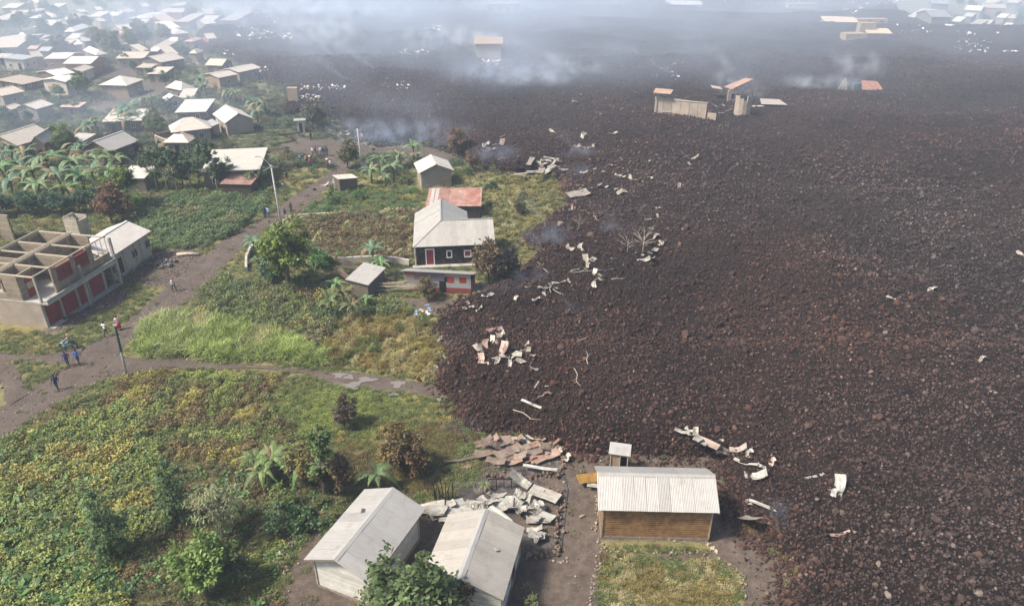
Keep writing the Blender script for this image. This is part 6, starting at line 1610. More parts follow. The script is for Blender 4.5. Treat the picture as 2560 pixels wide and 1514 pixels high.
# --- far scraps nobody could count
fl = []
def fleck(tile, x0, x1, y0, y1, n, lava=True):
    for _ in range(n):
        px, py = T(tile, rs.uniform(x0, x1), rs.uniform(y0, y1)); p = on_lava(px, py, .1) if lava else gp(px, py, .1); fl.append((p, lava))
for a in ((T2, 530, 930, 755, 805, 90), (T2, 520, 710, 840, 890, 35), (T2, 1420, 1670, 445, 490, 40), (T2, 2150, 2300, 535, 585, 35), (T2, 280, 480, 290, 350, 40), (T2, 1640, 1760, 225, 275, 25), (T2, 60, 200, 280, 360, 20), (T2, 1280, 1500, 700, 790, 14), (T2, 1390, 1560, 180, 195, 15), (T2, 0, 900, 20, 240, 60),
          (T4, 850, 1060, 65, 130, 60), (T4, 1840, 2190, 345, 465, 40), (T4, 2290, 2440, 450, 465, 14), (T4, 1880, 2250, 240, 310, 60), (T4, 0, 400, 10, 60, 30), (T4, 320, 440, 110, 150, 12), (T4, 900, 1400, 0, 40, 40), (T4, 1300, 1700, 140, 300, 24), (T3, 1500, 2450, 0, 70, 40), (T3, 1560, 1800, 540, 740, 12), (T3, 0, 180, 535, 580, 25), (T1, 1640, 1830, 530, 575, 40), (T1, 2265, 2370, 590, 640, 25), (T1, 2060, 2400, 230, 340, 40), (T1, 1960, 2120, 420, 500, 6)): fleck(*a)
for a in ((T6, 1520, 1640, 1390, 1450, 14, False),): fleck(*a)
n = len(fl); pos = np.array([tuple(p) for p, _ in fl])
fmb = [sheet_mesh('f', 30 + k, 1.0, .6, (.5, -.4, .1, .8)[k], 1.2, (.2, .3, .05, .3)[k], False) for k in range(4)]
fsrc = [source('fleck_%02d' % k, q.mesh('fleck_%02d' % k, M['debris_inst'])) for k, q in enumerate(fmb)]
g_ = np.random.default_rng(8); sc = .75 * (.35 + .8 * g_.random(n) ** 2) * np.clip(pos[:, 1] / 170, .6, 1.5)
base = np.array([(.75, .73, .70), (.66, .62, .56), (.6, .48, .38), (.8, .8, .8)])[g_.integers(0, 4, n)]
scatter('debris', 'white and tan scraps strewn over the far lava', fsrc, pos, np.stack([g_.normal(0, .35, n), g_.normal(0, .35, n), g_.random(n) * 6.28], 1), np.repeat(sc[:, None], 3, 1), g_.integers(0, 4, n), base)

# ------------------------------------------------------------------ burnt house in the foreground
cB = U(1305, 1235)
e = thing('burnt_house', 'burnt-out house reduced to a low stone footing and ash beside the brown house', 'ruin', (0, 0, 0))
mb = MB()
mb.poly([tuple(gp(*q) + Vector((0, 0, .09))) for q in ((1180, 1135), (1400, 1120), (1420, 1230), (1402, 1390), (1315, 1400), (1300, 1330), (1100, 1300), (1140, 1200))])
mb.build('ash_floor', m_plain('ash', (.045, .038, .034), .97, .6, 2.5, .5, 9, dirt=(.15, .12, .10)), e)
def stones_along(parent, pts, n, s=(.12, .26), jit=.18, name='stone', hz=.35, col=(1, .9, .8), vary=.35):
    W3 = [gp(*q) for q in pts]; d = np.r_[0, np.cumsum([(W3[k + 1] - W3[k]).length for k in range(len(W3) - 1)])]
    inv = parent.matrix_basis.inverted()
    for k in range(n):
        t_ = d[-1] * (k + rs.random()) / n; i = min(int(np.searchsorted(d, t_, 'right')) - 1, len(W3) - 2)
        p = W3[i].lerp(W3[i + 1], (t_ - d[i]) / (d[i + 1] - d[i])) + Vector((rs.gauss(0, jit), rs.gauss(0, jit), rs.random() * hz)); r = rs.uniform(*s)
        q = rs.uniform(1 - vary, 1 + vary)
        obj(name, rs.choice(rock_meshes), parent, inv @ p, (rs.random() * 6, rs.random() * 6, rs.random() * 6), tuple(c * q for c in col), (r, r * rs.uniform(.6, 1), r * rs.uniform(.5, .8)))
stones_along(e, [(1212, 1196), (1300, 1198), (1398, 1192)], 44, hz=.5, col=(.8, .55, .42))
stones_along(e, [(1398, 1192), (1410, 1150), (1400, 1120)], 22, hz=.45, col=(.8, .6, .48))
stones_along(e, [(1405, 1240), (1398, 1300), (1388, 1385)], 48, hz=.4, col=(.8, .65, .52))
stones_along(e, [(1320, 1398), (1388, 1388)], 22, hz=.4, col=(.8, .65, .52))
stones_along(e, [(1300, 1245), (1405, 1240)], 24, hz=.4, col=(.75, .5, .4))
fr = MB()
for k in range(4): fr.bar(gp(1222 + k * 19, 1222) + Vector((0, 0, 0)), gp(1222 + k * 19, 1222) + Vector((0, 0, 1.0)), .07, .07)
fr.bar(gp(1222, 1222) + Vector((0, 0, 1.0)), gp(1279, 1222) + Vector((0, 0, 1.0)), .07, .07)
fr.build('charred_frame', M['char'], e)
heap = [(60, 60, 1.05, 'bent', R_, .3), (140, 40, 1.1, 'flat', 'burnt', .1), (190, 75, 1.1, 'flat', R_, .15), (110, 110, 1.1, 'bent', 'burnt', .0), (60, 160, 1.0, 'flat', 'burnt', .3), (250, 150, 1.15, 'flat', 'burnt', .6), (200, 200, 1.1, 'flat', 'burnt', .55), (330, 120, 1.0, 'bent', 'burnt', .2), (420, 110, 1.0, 'flat', R_, .5), (480, 140, 1.1, 'flat', W_, .35), (560, 150, 1.0, 'flat', W_, .25), (560, 190, 1.15, 'flat', R_, .4), (230, 230, 1.2, 'flat', R_, .08), (640, 150, .8, 'bent', W_, .1), (400, 40, .8, 'strip', W_, -.9), (460, 30, .8, 'strip', W_, -.8), (-60, 200, 1.0, 'strip', 'burnt', .3), (-200, 230, 1.0, 'strip', 'burnt', .25), (-140, 270, .5, 'flat', R_, -.2)]
heap += [(rs.uniform(0, 640), rs.uniform(50, 250), rs.uniform(.6, 1.0), rs.choice(['strip', 'strip', 'flat', 'bent']), rs.choice(['burnt', 'burnt', R_, W_]), rs.uniform(-.3, .6)) for _ in range(24)]
for k, (x, y, s, kd, m, yw) in enumerate(heap):
    sheet(*T(C3, x + 10, y + 5), s, kd, m, 'scorched metal sheet in the brown heap over the burnt house' if m != W_ else 'pale metal sheet in the brown heap over the burnt house', 'scorched sheets on the burnt house' if m != W_ else 'pale sheets on the scorched heap', yaw=yw + rs.uniform(-.1, .1), dz=.15 + .04 * (k % 6), tilt=.18, lava=False, col=((rs.choice([(1.45, 1.42, 1.36), (1.1, 1.05, 1.0), (1.25, 1.2, 1.1), (.8, .75, .7)]) if m == 'burnt' else rs.choice([(1.1, .95, .8), (1.3, 1.15, 1.0)]))) if m != W_ else (1.15, 1.08, 1.0))
sheet(*T(C3, 530, 320), 1.15, 'strip', W_, 'straight white strip across the burnt house footing', yaw=-.22, lava=False, dz=.55, tilt=.04, col=(1.3, 1.3, 1.28))
sheet(*T(C3, 770, 215), .6, 'crumpled', W_, 'crushed white scrap at the corner of the burnt house', lava=False, dz=.3)
sheet(*T(C3, 340, 440), 1.0, 'bent', W_, 'pointed white sheet arching over the burnt house', lava=False, dz=.6, yaw=2.6)
sheet(*T(C3, 570, 550), 1.15, 'flat', W_, 'broad pale ribbed sheet sloping on the burnt house', lava=False, dz=.45, yaw=-.55, tilt=.05, col=(1.2, 1.17, 1.1)).scale = (1.1, 1.35, 1.1)
low = [(150, 535), (120, 590), (60, 600), (210, 640), (320, 590), (330, 650), (390, 620), (440, 690), (500, 690), (480, 740), (520, 760), (540, 720), (400, 700), (350, 700), (-60, 590), (-150, 610), (-260, 600), (-330, 640), (-420, 620), (-420, 680), (-300, 690), (-200, 650), (-480, 650), (490, 840), (510, 870), (500, 910), (520, 940)]
low += [(rs.uniform(-440, 560), rs.uniform(560, 760)) for _ in range(22)]
for k, (x, y) in enumerate(low): sheet(*T(C3, x, y), rs.uniform(.75, 1.15) if y < 800 else .6, 'flat' if (x < 0 or rs.random() < .4) else rs.choice(['bent', 'crumpled']), W_, 'white buckled roof sheet in the lower heap between the houses', 'white buckled sheets between the houses', yaw=(.1 if x < 0 else -.35) + rs.uniform(-.5, .5), dz=.1 + .05 * (k % 7), tilt=.2, lava=False, col=(1.22, 1.2, 1.15))
sheet(*T(C3, 970, 410), .95, 'flat', W_, 'ochre yellow sheet half under the brown house roof', lava=False, dz=.5, yaw=.2, col=(.95, .55, .13), tilt=.05).scale = (.9, 1.3, .9)
sheet(*T(C3, 1020, 470), .6, 'flat', W_, 'white board lying against the ochre sheet', lava=False, dz=.45, yaw=-.2, col=(1.3, 1.3, 1.3), tilt=.05)
sheet(*T(C3, 900, 705), .3, 'crumpled', W_, 'tiny white scrap on the dirt of the yard', lava=False)
# charred stakes
e = thing('charred_fence', 'row of thin charred stakes behind the long white house', 'fence', (0, 0, 0))
for k, (x, y) in enumerate(((1722, 560), (1745, 575), (1765, 570), (1790, 560), (1815, 560), (1850, 555), (1880, 550), (1735, 540), (1775, 545))):
    p = gp(*T(C2, x, y)); mb = MB(); h = rs.uniform(1.3, 2.1); mb.tube([p - Vector((0, 0, .3)), p + Vector((rs.uniform(-.1, .1), 0, h * .5)), p + Vector((rs.uniform(-.3, .2), .1, h))], [.05, .045, .025], 5); mb.build('stake', M['char'], e)
# ------------------------------------------------------------------ stone rows and borders
def stone_thing(label, paths, name='stone_row', **kw):
    p = gp(*paths[0][0][0]); e = thing(name, label, 'stone row', p)
    for pts, n in paths: stones_along(e, pts, n, **kw)
    return e
stone_thing('loose row of pale volcanic stones left of the long white house', [([T(C2, 590, 740), T(C2, 480, 880), T(C2, 380, 1000), T(C2, 290, 1130)], 80), ([T(C2, 450, 880), T(C2, 340, 1040), T(C2, 380, 1200)], 34)], s=(.1, .24), jit=.28, hz=.2, col=(1.7, 1.5, 1.35))
stone_thing('border of small stones round the dry garden plot', [([T(C3, 1030, 1010), T(C3, 1060, 1120), T(C3, 1000, 1280), T(C3, 985, 1420), T(C3, 960, 1520)], 40), ([T(C3, 2080, 1120), T(C3, 2230, 1120), T(C3, 2300, 1200), T(C3, 2330, 1400)], 22)], s=(.07, .17), jit=.1, hz=.1, col=(1.5, 1.3, 1.15))
stone_thing('edging stones along the grass strip below the brown house', [([T(C3, 1040, 880), T(C3, 1060, 980), T(C3, 1200, 1010), T(C3, 1700, 1020), T(C3, 2030, 1010)], 60), ([T(C3, 1110, 865), T(C3, 1600, 900), T(C3, 2050, 915)], 50), ([T(C3, 1030, 520), T(C3, 1040, 700), T(C3, 1010, 860)], 34)], s=(.06, .17), jit=.12, hz=.1, col=(1.3, 1.15, 1.0))
stone_thing('pair of pale boulders at the corner of the brown house', [([T(C3, 2000, 930), T(C3, 2070, 975), T(C3, 2100, 1040)], 7)], name='boulders_row', s=(.16, .28), jit=.1, hz=.05, col=(2.2, 1.9, 1.6))
stone_thing('scatter of stones along the front of the burnt house', [([T(C3, 640, 1085), T(C3, 730, 1095), T(C3, 800, 1080)], 8)], s=(.1, .2), jit=.1, hz=.05, col=(1.7, 1.5, 1.3))
stone_thing('broken stone edge of the roadside ditch', [([(0, 1120), (85, 1058), (170, 1005), (255, 955), (300, 925)], 120)], s=(.08, .24), jit=.25, hz=.1, col=(.75, .65, .58))
stone_thing('heap of dark stones on the yard by the white plank house', [([T(T5, 1370, 1000), T(T5, 1450, 980), T(T5, 1540, 970)], 46), ([T(T5, 1390, 1020), T(T5, 1520, 1000)], 20)], name='stone_heap', s=(.16, .34), jit=.3, hz=.35, col=(.9, .9, .9))
stone_thing('low white stone wall at the top of the dry plot', [([T(T6, 1230, 560), T(T6, 1320, 540), T(T6, 1420, 520), T(T6, 1530, 510)], 40)], name='stone_row', s=(.14, .28), jit=.12, hz=.4, col=(2.4, 2.2, 2.0))
def low_wall(label, px, h=.8, m='white_paint', th=.28):
    W3 = [gp(*q) for q in px]; e = thing('garden_wall', label, 'wall', W3[0])
    for k in range(len(W3) - 1):
        mb = MB(); a, b = W3[k] - W3[0], W3[k + 1] - W3[0]; d = (b - a).normalized() * .02
        mb.bar(a + Vector((0, 0, h / 2 - .1)) + d, b + Vector((0, 0, h / 2 - .1)) - d, th, h + .2); mb.build('wall_segment', M[m], e)
    return e
M['limewash'] = m_plain('limewash', (.34, .31, .265), .9, .35, 1.0, .2, 12, dirt=(.28, .24, .2))
low_wall('pale low wall at the upper end of the dry plot by the lamp', [T(T6, 385, 640), T(T6, 430, 615), T(T6, 500, 590), T(T6, 610, 580)], .7, 'limewash')
low_wall('pale low wall in front of the garden bushes', [T(T6, 670, 575), T(T6, 760, 570), T(T6, 860, 575)], .6, 'limewash')
low_wall('curved pale wall of the garden beside the dirt road', [T(T6, 60, 1060), T(T6, 62, 960), T(T6, 100, 880), T(T6, 180, 815)], .7, 'limewash')
low_wall('grey retaining wall between the dry plot and curved-roof shack', [T(T6, 870, 985), T(T6, 1000, 980), T(T6, 1220, 975), T(T6, 1360, 985), T(T6, 1500, 1005)], .9, 'limewash')
# stick rack, log, cloth heap
e = thing('stick_rack', 'rack of thin dry sticks beside the patchwork shack', 'rack', gp(*T(T6, 1370, 1215)))
for k in range(9):
    mb = MB(); y = rs.uniform(-.8, .8); mb.tube([(-2.4 + rs.random(), y, .3 + .1 * k), (2.2 + rs.random() * .6, y + rs.uniform(-.5, .5), .4 + .1 * k)], .035, 5); mb.build('stick', M['pale_wood'], e)
for k in range(4):
    mb = MB(); mb.tube([(-2 + 1.3 * k, 0, -.2), (-2 + 1.3 * k, 0, 1.2)], .045, 5); mb.build('post', M['wood'], e)
mb = MB(); mb.tube([(-1.4, 0, .2), (0, .1, .25), (1.4, 0, .22)], [.24, .22, .18], 9); tag(mb.build('log', M['pale_wood'], None, True, gp(*T(T5, 1665, 915)), .05), 'thick pale log lying at the yard edge by the road', 'log')
e = thing('cloth_heap', 'heap of blue and white cloths at the edge of the dry grass', 'rubbish', gp(*T(T6, 1580, 1430)))
for k in range(12):
    cm = rs.choice(SH['zinc_crumpled']['crumpled']).copy(); cm.materials.clear(); cm.materials.append(M['tint'])
    obj('cloth', cm, e, (rs.gauss(0, .7), rs.gauss(0, .6), .05 * k), (rs.uniform(-.4, .4), rs.uniform(-.4, .4), rs.random() * 6), rs.choice([(.6, .58, .55), (.25, .32, .45), (.55, .4, .35), (.1, .12, .16), (.65, .65, .62)]), .5)
# charred branches fallen on the lava
for k in range(26):
    tl, x0, x1, y0, y1 = rs.choice([(T7, 700, 1700, 250, 800), (T7, 400, 1300, 900, 1400), (B2, 200, 1200, 100, 1100), (T3, 0, 1000, 1200, 1450)])
    p = on_lava(*T(tl, rs.uniform(x0, x1), rs.uniform(y0, y1)), .12); mb = MB(); ln = rs.uniform(.7, 1.7)
    mb.tube([(-ln, 0, .05), (-.3 * ln, .1 * ln, .14), (.4 * ln, -.05, .12), (ln, .15 * ln, .3)], [.045, .04, .03, .015], 5)
    mb.tube([(.2 * ln, 0, .12), (.5 * ln, -.3 * ln, .35)], [.025, .012], 4)
    tag(mb.build('branch', M['pale_bark' if rs.random() < .6 else 'char'], None, True, p, rs.random() * 6.28), 'bare fallen branch on the lava', 'branch', 'fallen branches on the lava')
# boulders that stand out of the clinker
lb_mesh = [rock_mesh('boulder_%d' % k, 90 + k, 2, M['stone']) for k in range(4)]
for k, (tl, x, y) in enumerate(((C4, 2075, 1370), (C4, 860, 665), (C4, 1160, 1300), (C4, 1850, 960), (C4, 2340, 490), (B3, 265, 515), (B3, 800, 1025), (B3, 900, 955), (B3, 1600, 860), (B3, 1250, 325), (B3, 1450, 1400), (B3, 1690, 665), (C4, 1270, 1390), (C4, 1260, 690), (B2, 1655, 910))):
    p = on_lava(*T(tl, x, y)); o = obj('lava_boulder', lb_mesh[k % 4], None, p, (rs.random() * 6, rs.random() * 6, rs.random() * 6), (.5, .38, .31) if k % 3 else (.85, .78, .72), rs.uniform(.2, .32)); tag(o, 'lava boulder a little larger than the clinker around it', 'boulder', 'larger boulders on the lava')
# pebbles and litter on the bare earth
PX, PY = [], []
for w, n in [(road_poly, 5200), (side_poly, 900), (spur_poly, 700)] + [(q, 1500) for q in yard_polys[:3]]:
    a = np.array(w); x = a[:, 0].min() + np.ptp(a[:, 0]) * RNG.random(n * 3); y = a[:, 1].min() + np.ptp(a[:, 1]) * RNG.random(n * 3); m = in_poly(x, y, w); m[np.where(m)[0][n:]] = False; PX.append(x[m]); PY.append(y[m])
x, y = np.concatenate(PX), np.concatenate(PY); ok = np.ones(len(x), bool)
for f in FOOT: ok &= ~in_poly(x, y, f)
x, y = x[ok], y[ok]; n = len(x); s = .018 + .09 * RNG.random(n) ** 4
tint = np.array([(.16, .13, .11), (.09, .075, .068), (.28, .25, .22), (.05, .043, .04)])[RNG.integers(0, 4, n)]
peb = [source('pebble_%02d' % k, rock_mesh('pebble_%02d' % k, 120 + k)) for k in range(4)]
scatter('gravel', 'small stones strewn over the dirt road and yards', peb, np.stack([x, y, gz(x, y) + .07], 1), RNG.random((n, 3)) * 6.28, np.repeat(s[:, None], 3, 1), RNG.integers(0, 4, n), tint)
# ================================================================== people and the motorcycle
def skin_body(joints, edges, radii, root):
    me = bpy.data.meshes.new('body'); me.from_pydata(joints, edges, [])
    o = bpy.data.objects.new('body_tmp', me); COL.objects.link(o)
    md = o.modifiers.new('skin', 'SKIN'); md.use_smooth_shade = True
    for k, v in enumerate(me.skin_vertices[0].data): v.radius = radii[k]; v.use_root = (k == root)
    sb = o.modifiers.new('sub', 'SUBSURF'); sb.levels = 1; sb.render_levels = 1
    dg = bpy.context.evaluated_depsgraph_get(); dg.update()
    out = bpy.data.meshes.new_from_object(o.evaluated_get(dg))
    bpy.data.objects.remove(o); return out
def pose(kind):
    """joint positions in metres; the figure faces -y"""
    J = {'pelvis': (0, 0, .95), 'belly': (0, -.01, 1.12), 'chest': (0, 0, 1.32), 'neck': (0, 0, 1.47), 'head': (0, -.02, 1.58), 'crown': (0, -.01, 1.70)}
    for s, sg in (('l', 1), ('r', -1)):
        st = {'walk': .24, 'stand': .04, 'ride': 0}[kind] * sg
        J['hip' + s] = (.10 * sg, 0, .90); J['knee' + s] = (.11 * sg, -st * .75 - .03, .50); J['ank' + s] = (.11 * sg, -st + .05, .09); J['toe' + s] = (.12 * sg, -st - .12, .04)
        J['sho' + s] = (.19 * sg, 0, 1.40); J['elb' + s] = (.25 * sg, .05 + st * .5, 1.14); J['wri' + s] = (.25 * sg, -.06 + st * .9, .92); J['palm' + s] = (.25 * sg, -.10 + st * .95, .85)
        if kind == 'ride':
            J['hip' + s] = (.12 * sg, -.05, .90); J['knee' + s] = (.20 * sg, -.42, .78); J['ank' + s] = (.17 * sg, -.30, .38); J['toe' + s] = (.18 * sg, -.46, .34)
            J['elb' + s] = (.33 * sg, -.20, 1.18); J['wri' + s] = (.34 * sg, -.46, 1.10); J['palm' + s] = (.34 * sg, -.54, 1.09)
    return J
RAD = {'pelvis': (.15, .11), 'belly': (.135, .10), 'chest': (.16, .11), 'neck': (.055, .055), 'head': (.085, .10), 'crown': (.075, .085), 'hip': (.09, .09), 'knee': (.06, .06), 'ank': (.04, .045), 'toe': (.04, .03), 'sho': (.065, .065), 'elb': (.043, .043), 'wri': (.03, .03), 'palm': (.04, .024)}
BODY = {}
def body(kind):
    J = pose(kind); names = list(J); ix = {n: k for k, n in enumerate(names)}
    E = [('pelvis', 'belly'), ('belly', 'chest'), ('chest', 'neck'), ('neck', 'head'), ('head', 'crown')]
    for s in 'lr': E += [('pelvis', 'hip' + s), ('hip' + s, 'knee' + s), ('knee' + s, 'ank' + s), ('ank' + s, 'toe' + s), ('chest', 'sho' + s), ('sho' + s, 'elb' + s), ('elb' + s, 'wri' + s), ('wri' + s, 'palm' + s)]
    rad = [RAD[n] if n in RAD else RAD[n[:-1]] for n in names]
    me = skin_body([J[n] for n in names], [(ix[a], ix[b]) for a, b in E], rad, 0)
    # fingers: five tapered tubes rooted in each palm, and a nose
    mb = MB(); mb.v = [tuple(v.co) for v in me.vertices]; mb.f = [tuple(p.vertices) for p in me.polygons]; mb.m = [0] * len(mb.f)
    for s, sg in (('l', 1), ('r', -1)):
        p, w = Vector(J['palm' + s]), Vector(J['wri' + s]); d = (p - w).normalized(); side = Vector((0, 1, 0)) if abs(d.y) < .6 else Vector((1, 0, 0))
        for k in range(4):
            r0 = p + side * (.018 * (k - 1.5)); ln = (.065, .078, .075, .058)[k]; curl = Vector((-sg * .02, 0, 0)) if abs(d.y) < .6 else Vector((0, 0, -.03))
            mb.tube([r0, r0 + d * ln * .55, r0 + d * ln + curl], [.009, .009, .007], 5)
        t0 = w + d * .03 - side * .03; mb.tube([t0, t0 - side * .03 + d * .035, t0 - side * .035 + d * .065], [.011, .010, .008], 5)
    h = Vector(J['head']); mb.tube([h + Vector((0, -.075, .03)), h + Vector((0, -.115, -.005))], [.012, .018], 5)
    for sg in (1, -1): mb.tube([h + Vector((.08 * sg, .0, .0)), h + Vector((.1 * sg, .01, .03))], [.02, .02], 5)
    return mb, J
for kd in ('walk', 'stand', 'ride'): BODY[kd] = body(kd)
SKIN = (.075, .04, .026)
def cmat(c):
    nm = 'cloth_%.2f_%.2f_%.2f' % c
    if nm not in M: M[nm] = m_plain(nm, c, .85, .15, 20)
    return M[nm]
def hair_mesh(J, c, r=.098, cut=-.01, sc=(1, 1.15, 1)):
    bm = bmesh.new(); bmesh.ops.create_uvsphere(bm, u_segments=10, v_segments=7, radius=r)
    for v in [v for v in bm.verts if v.co.z < cut and v.co.y < .02]: v.co.z = cut; v.co *= .93
    me = bpy.data.meshes.new('hair'); bm.to_mesh(me); bm.free(); me.transform(Matrix.Diagonal((*sc, 1))); me.transform(Matrix.Translation(Vector(J['head']).lerp(Vector(J['crown']), .62)))
    me.materials.append(cmat(c)); return me
def person(px, py, yaw, kind, shirt, legs, label, group=None, hat=None, pack=None, h=1.0, skirt=None, loc=None, sleeves=True, load=None):
    mb, J = BODY[kind]
    p = loc if loc is not None else gp(px, py, .06)
    mats = [cmat(SKIN), cmat(shirt), cmat(legs), cmat((.03, .028, .027))]
    idx = []
    for f in mb.f:
        c = sum((Vector(mb.v[i]) for i in f), Vector()) / len(f)
        leg_z = .93 if kind != 'ride' else .93
        arm = abs(c.x) > .2 and c.z > .80 and (kind != 'ride' or c.z > 1.0)
        if c.z > 1.465: k = 0
        elif arm: k = 1 if (c.z > (1.05 if sleeves else 1.25) and not (kind == 'ride' and c.y < -.4)) else 0
        elif c.z > leg_z: k = 1
        elif (c.z > .11 if kind != 'ride' else c.z > .40): k = 2
        else: k = 3
        idx.append(k)
    mb.m = idx
    e = mb.build('person', mats, None, True, p, (0, 0, yaw)); e.scale = (h,) * 3
    tag(e, label, 'person', group)
    obj('hair', hair_mesh(J, (.012, .011, .010)), e)
    if hat: obj('hat', hair_mesh(J, hat, .112, .03, (1, 1.25, .9)), e)
    if pack:
        b = MB(); b.box(-.15, .15, .1, .28, 1.0, 1.42); b.build('backpack', cmat(pack), e)
    if skirt:
        b = MB(); b.tube([(0, 0, 1.02), (0, -.01, .7), (0, -.01, .3)], [.15, .21, .26], 12); b.build('skirt', cmat(skirt), e, True)
    if load:
        bm = bmesh.new(); bmesh.ops.create_icosphere(bm, subdivisions=2, radius=.2); me = bpy.data.meshes.new('bundle'); bm.to_mesh(me); bm.free(); me.materials.append(cmat(load)); me.transform(Matrix.Translation((0, 0, 1.86)) @ Matrix.Diagonal((1.2, 1, .8, 1))); obj('bundle', me, e)
    return e
NAVY, BLUE, RED, WHT, BLK, GRY, PNK = (.02, .022, .06), (.03, .10, .33), (.45, .03, .035), (.62, .62, .62), (.02, .02, .022), (.2, .2, .21), (.6, .2, .22)
person(*T(T8, 515, 978), .3, 'walk', NAVY, NAVY, 'person in dark navy walking alone down the dirt road', pack=(.05, .05, .09))
person(*T(T8, 610, 772), .4, 'walk', (.03, .05, .22), BLK, 'person in blue and red top beside the one in blue', pack=(.3, .03, .06))
person(*T(T8, 706, 755), .2, 'walk', BLUE, BLK, 'person in bright blue jacket walking with a companion')
person(*T(T8, 590, 640), .0, 'stand', (.04, .25, .4), BLK, 'small person in turquoise top beside the motorcycle', h=.62)
person(*T(T8, 945, 502), 2.6, 'walk', WHT, BLK, 'person in white shirt striding at the road edge', sleeves=False)
person(*T(T8, 1058, 446), .5, 'stand', (.6, .56, .55), RED, 'person in white top and red skirt behind the short pole', skirt=RED, pack=RED)
person(*T(T5, 1542, 1222), .9, 'walk', (.62, .55, .55), BLK, 'person in white shirt and red hat on the road by the plank house', hat=(.55, .06, .05))
person(*T(T6, 226, 586), 2.9, 'stand', NAVY, BLK, 'person in dark clothes, left of the pair by the street lamp')
person(*T(T6, 258, 587), 2.9, 'stand', (.36, .43, .55), (.08, .1, .16), 'person in pale blue, right of the pair by the street lamp')
person(*T(T6, 405, 597), .4, 'walk', (.06, .03, .035), (.35, .3, .25), 'person in dark red top right of the street lamp foot')
person(*T(T6, 456, 545), .2, 'walk', (.07, .035, .04), BLK, 'person in dark maroon walking on the right road edge')
person(*T(T6, 418, 258), .5, 'walk', BLK, BLK, 'person in black on the road above the lamp')
person(*T(T6, 385, 335), .5, 'stand', WHT, GRY, 'person in white crouched by the road verge above the lamp', h=.75)
person(*T(T6, 345, 340), 2.0, 'stand', BLK, BLK, 'person in black beside the one in white on the verge')
person(*T(T6, 626, 135), .3, 'walk', (.4, .05, .06), BLK, 'person in red carrying a load near the crowd', load=(.6, .5, .3))
person(*T(T6, 778, 162), .1, 'walk', (.25, .03, .05), BLK, 'person in crimson walking towards the crowd', load=WHT)
person(*T(T6, 805, 155), .1, 'walk', WHT, BLK, 'person in white beside the one in crimson')
for k, (x, y, c) in enumerate(((648, 1385, WHT), (672, 1380, RED), (692, 1388, (.3, .3, .35)), (716, 1382, (.5, .5, .52)), (740, 1386, NAVY), (760, 1380, (.1, .16, .3)), (776, 1386, BLK))):
    person(*T(T2, x, y), k * .9, 'stand', c, BLK, 'person in %s in the crowd at the top of the road' % ('white', 'red', 'slate grey', 'light grey', 'navy', 'dull blue', 'black')[k], 'crowd at the top of the road')
for k, (x, y, c, lb) in enumerate(((540, 1450, (.2, .3, .5), 'person in blue bending over goods left of the crowd'), (590, 1455, (.6, .4, .3), 'person in tan by the goods left of the crowd'), (1080, 1252, PNK, 'person in pink standing on the bare mound'), (630, 1245, BLK, 'dark figure at the field edge below the latrine'), (420, 1135, GRY, 'grey figure standing in the striped field'))):
    person(*T(T2, x, y), k * 1.3, 'stand', c, BLK, lb)
# --- motorcycle
M['tyre'] = m_plain('tyre', (.018, .018, .018), .9, .2, 8); M['chrome'] = m_plain('chrome', (.55, .55, .55), .3, .1, 8, metal=.9); M['tank'] = m_plain('tank_paint', (.03, .03, .035), .35, .1, 5); M['cream'] = m_plain('cream_paint', (.6, .58, .52), .5, .1, 5)
a, b = gp(*T(T8, 555, 612)), gp(*T(T8, 682, 615))
yaw = math.atan2((a - b).y, (a - b).x)
e = thing('motorcycle', 'black motorcycle with a rider stopped on the grass by the road', 'motorcycle', (a + b) / 2 + Vector((0, 0, .06)), yaw)
def wheel(x):
    bm = bmesh.new(); n, m_ = 20, 6
    mb = MB(); base = []
    for i in range(n):
        t_ = 2 * math.pi * i / n
        for j in range(m_):
            q = 2 * math.pi * j / m_; r = .29 + .055 * math.cos(q); mb.v.append((r * math.cos(t_), .055 * math.sin(q), r * math.sin(t_)))
    for i in range(n):
        for j in range(m_):
            mb.f.append((i * m_ + j, ((i + 1) % n) * m_ + j, ((i + 1) % n) * m_ + (j + 1) % m_, i * m_ + (j + 1) % m_)); mb.m.append(0)
    w = mb.build('wheel', M['tyre'], e, True, (x, 0, .34))
    r = MB()
    for i in range(12):
        t_ = 2 * math.pi * i / 12; t2 = 2 * math.pi * (i + 1) / 12
        r.quad((.25 * math.cos(t_), -.025, .25 * math.sin(t_)), (.25 * math.cos(t2), -.025, .25 * math.sin(t2)), (.25 * math.cos(t2), .025, .25 * math.sin(t2)), (.25 * math.cos(t_), .025, .25 * math.sin(t_)))
        r.bar((0, 0, 0), (.25 * math.cos(t_), 0, .25 * math.sin(t_)), .012, .012)
    r.tube([(0, -.06, 0), (0, .06, 0)], .05, 8); r.build('rim', M['chrome'], w)
    f = MB()
    for i in range(7):
        t0, t1 = .35 + i * .32, .35 + (i + 1) * .32
        f.quad((.37 * math.cos(t0), -.07, .37 * math.sin(t0)), (.37 * math.cos(t1), -.07, .37 * math.sin(t1)), (.37 * math.cos(t1), .07, .37 * math.sin(t1)), (.37 * math.cos(t0), .07, .37 * math.sin(t0)))
    f.build('mudguard', M['cream'] if x > 0 else M['tank'], e, True, (x, 0, .34))
wheel(.66); wheel(-.62)
def part(name, m, fn, smooth=True): mb = MB(); fn(mb); return mb.build(name, M[m], e, smooth)
part('fork', 'chrome', lambda q: [q.tube([(.66, s, .34), (.42, s, .98)], .028, 6) for s in (-.09, .09)])
part('frame', 'tank', lambda q: (q.tube([(.44, 0, .9), (.25, 0, .42), (-.2, 0, .36), (-.62, 0, .34)], .03, 6), q.tube([(.42, 0, .86), (-.1, 0, .72), (-.55, 0, .74)], .03, 6)))
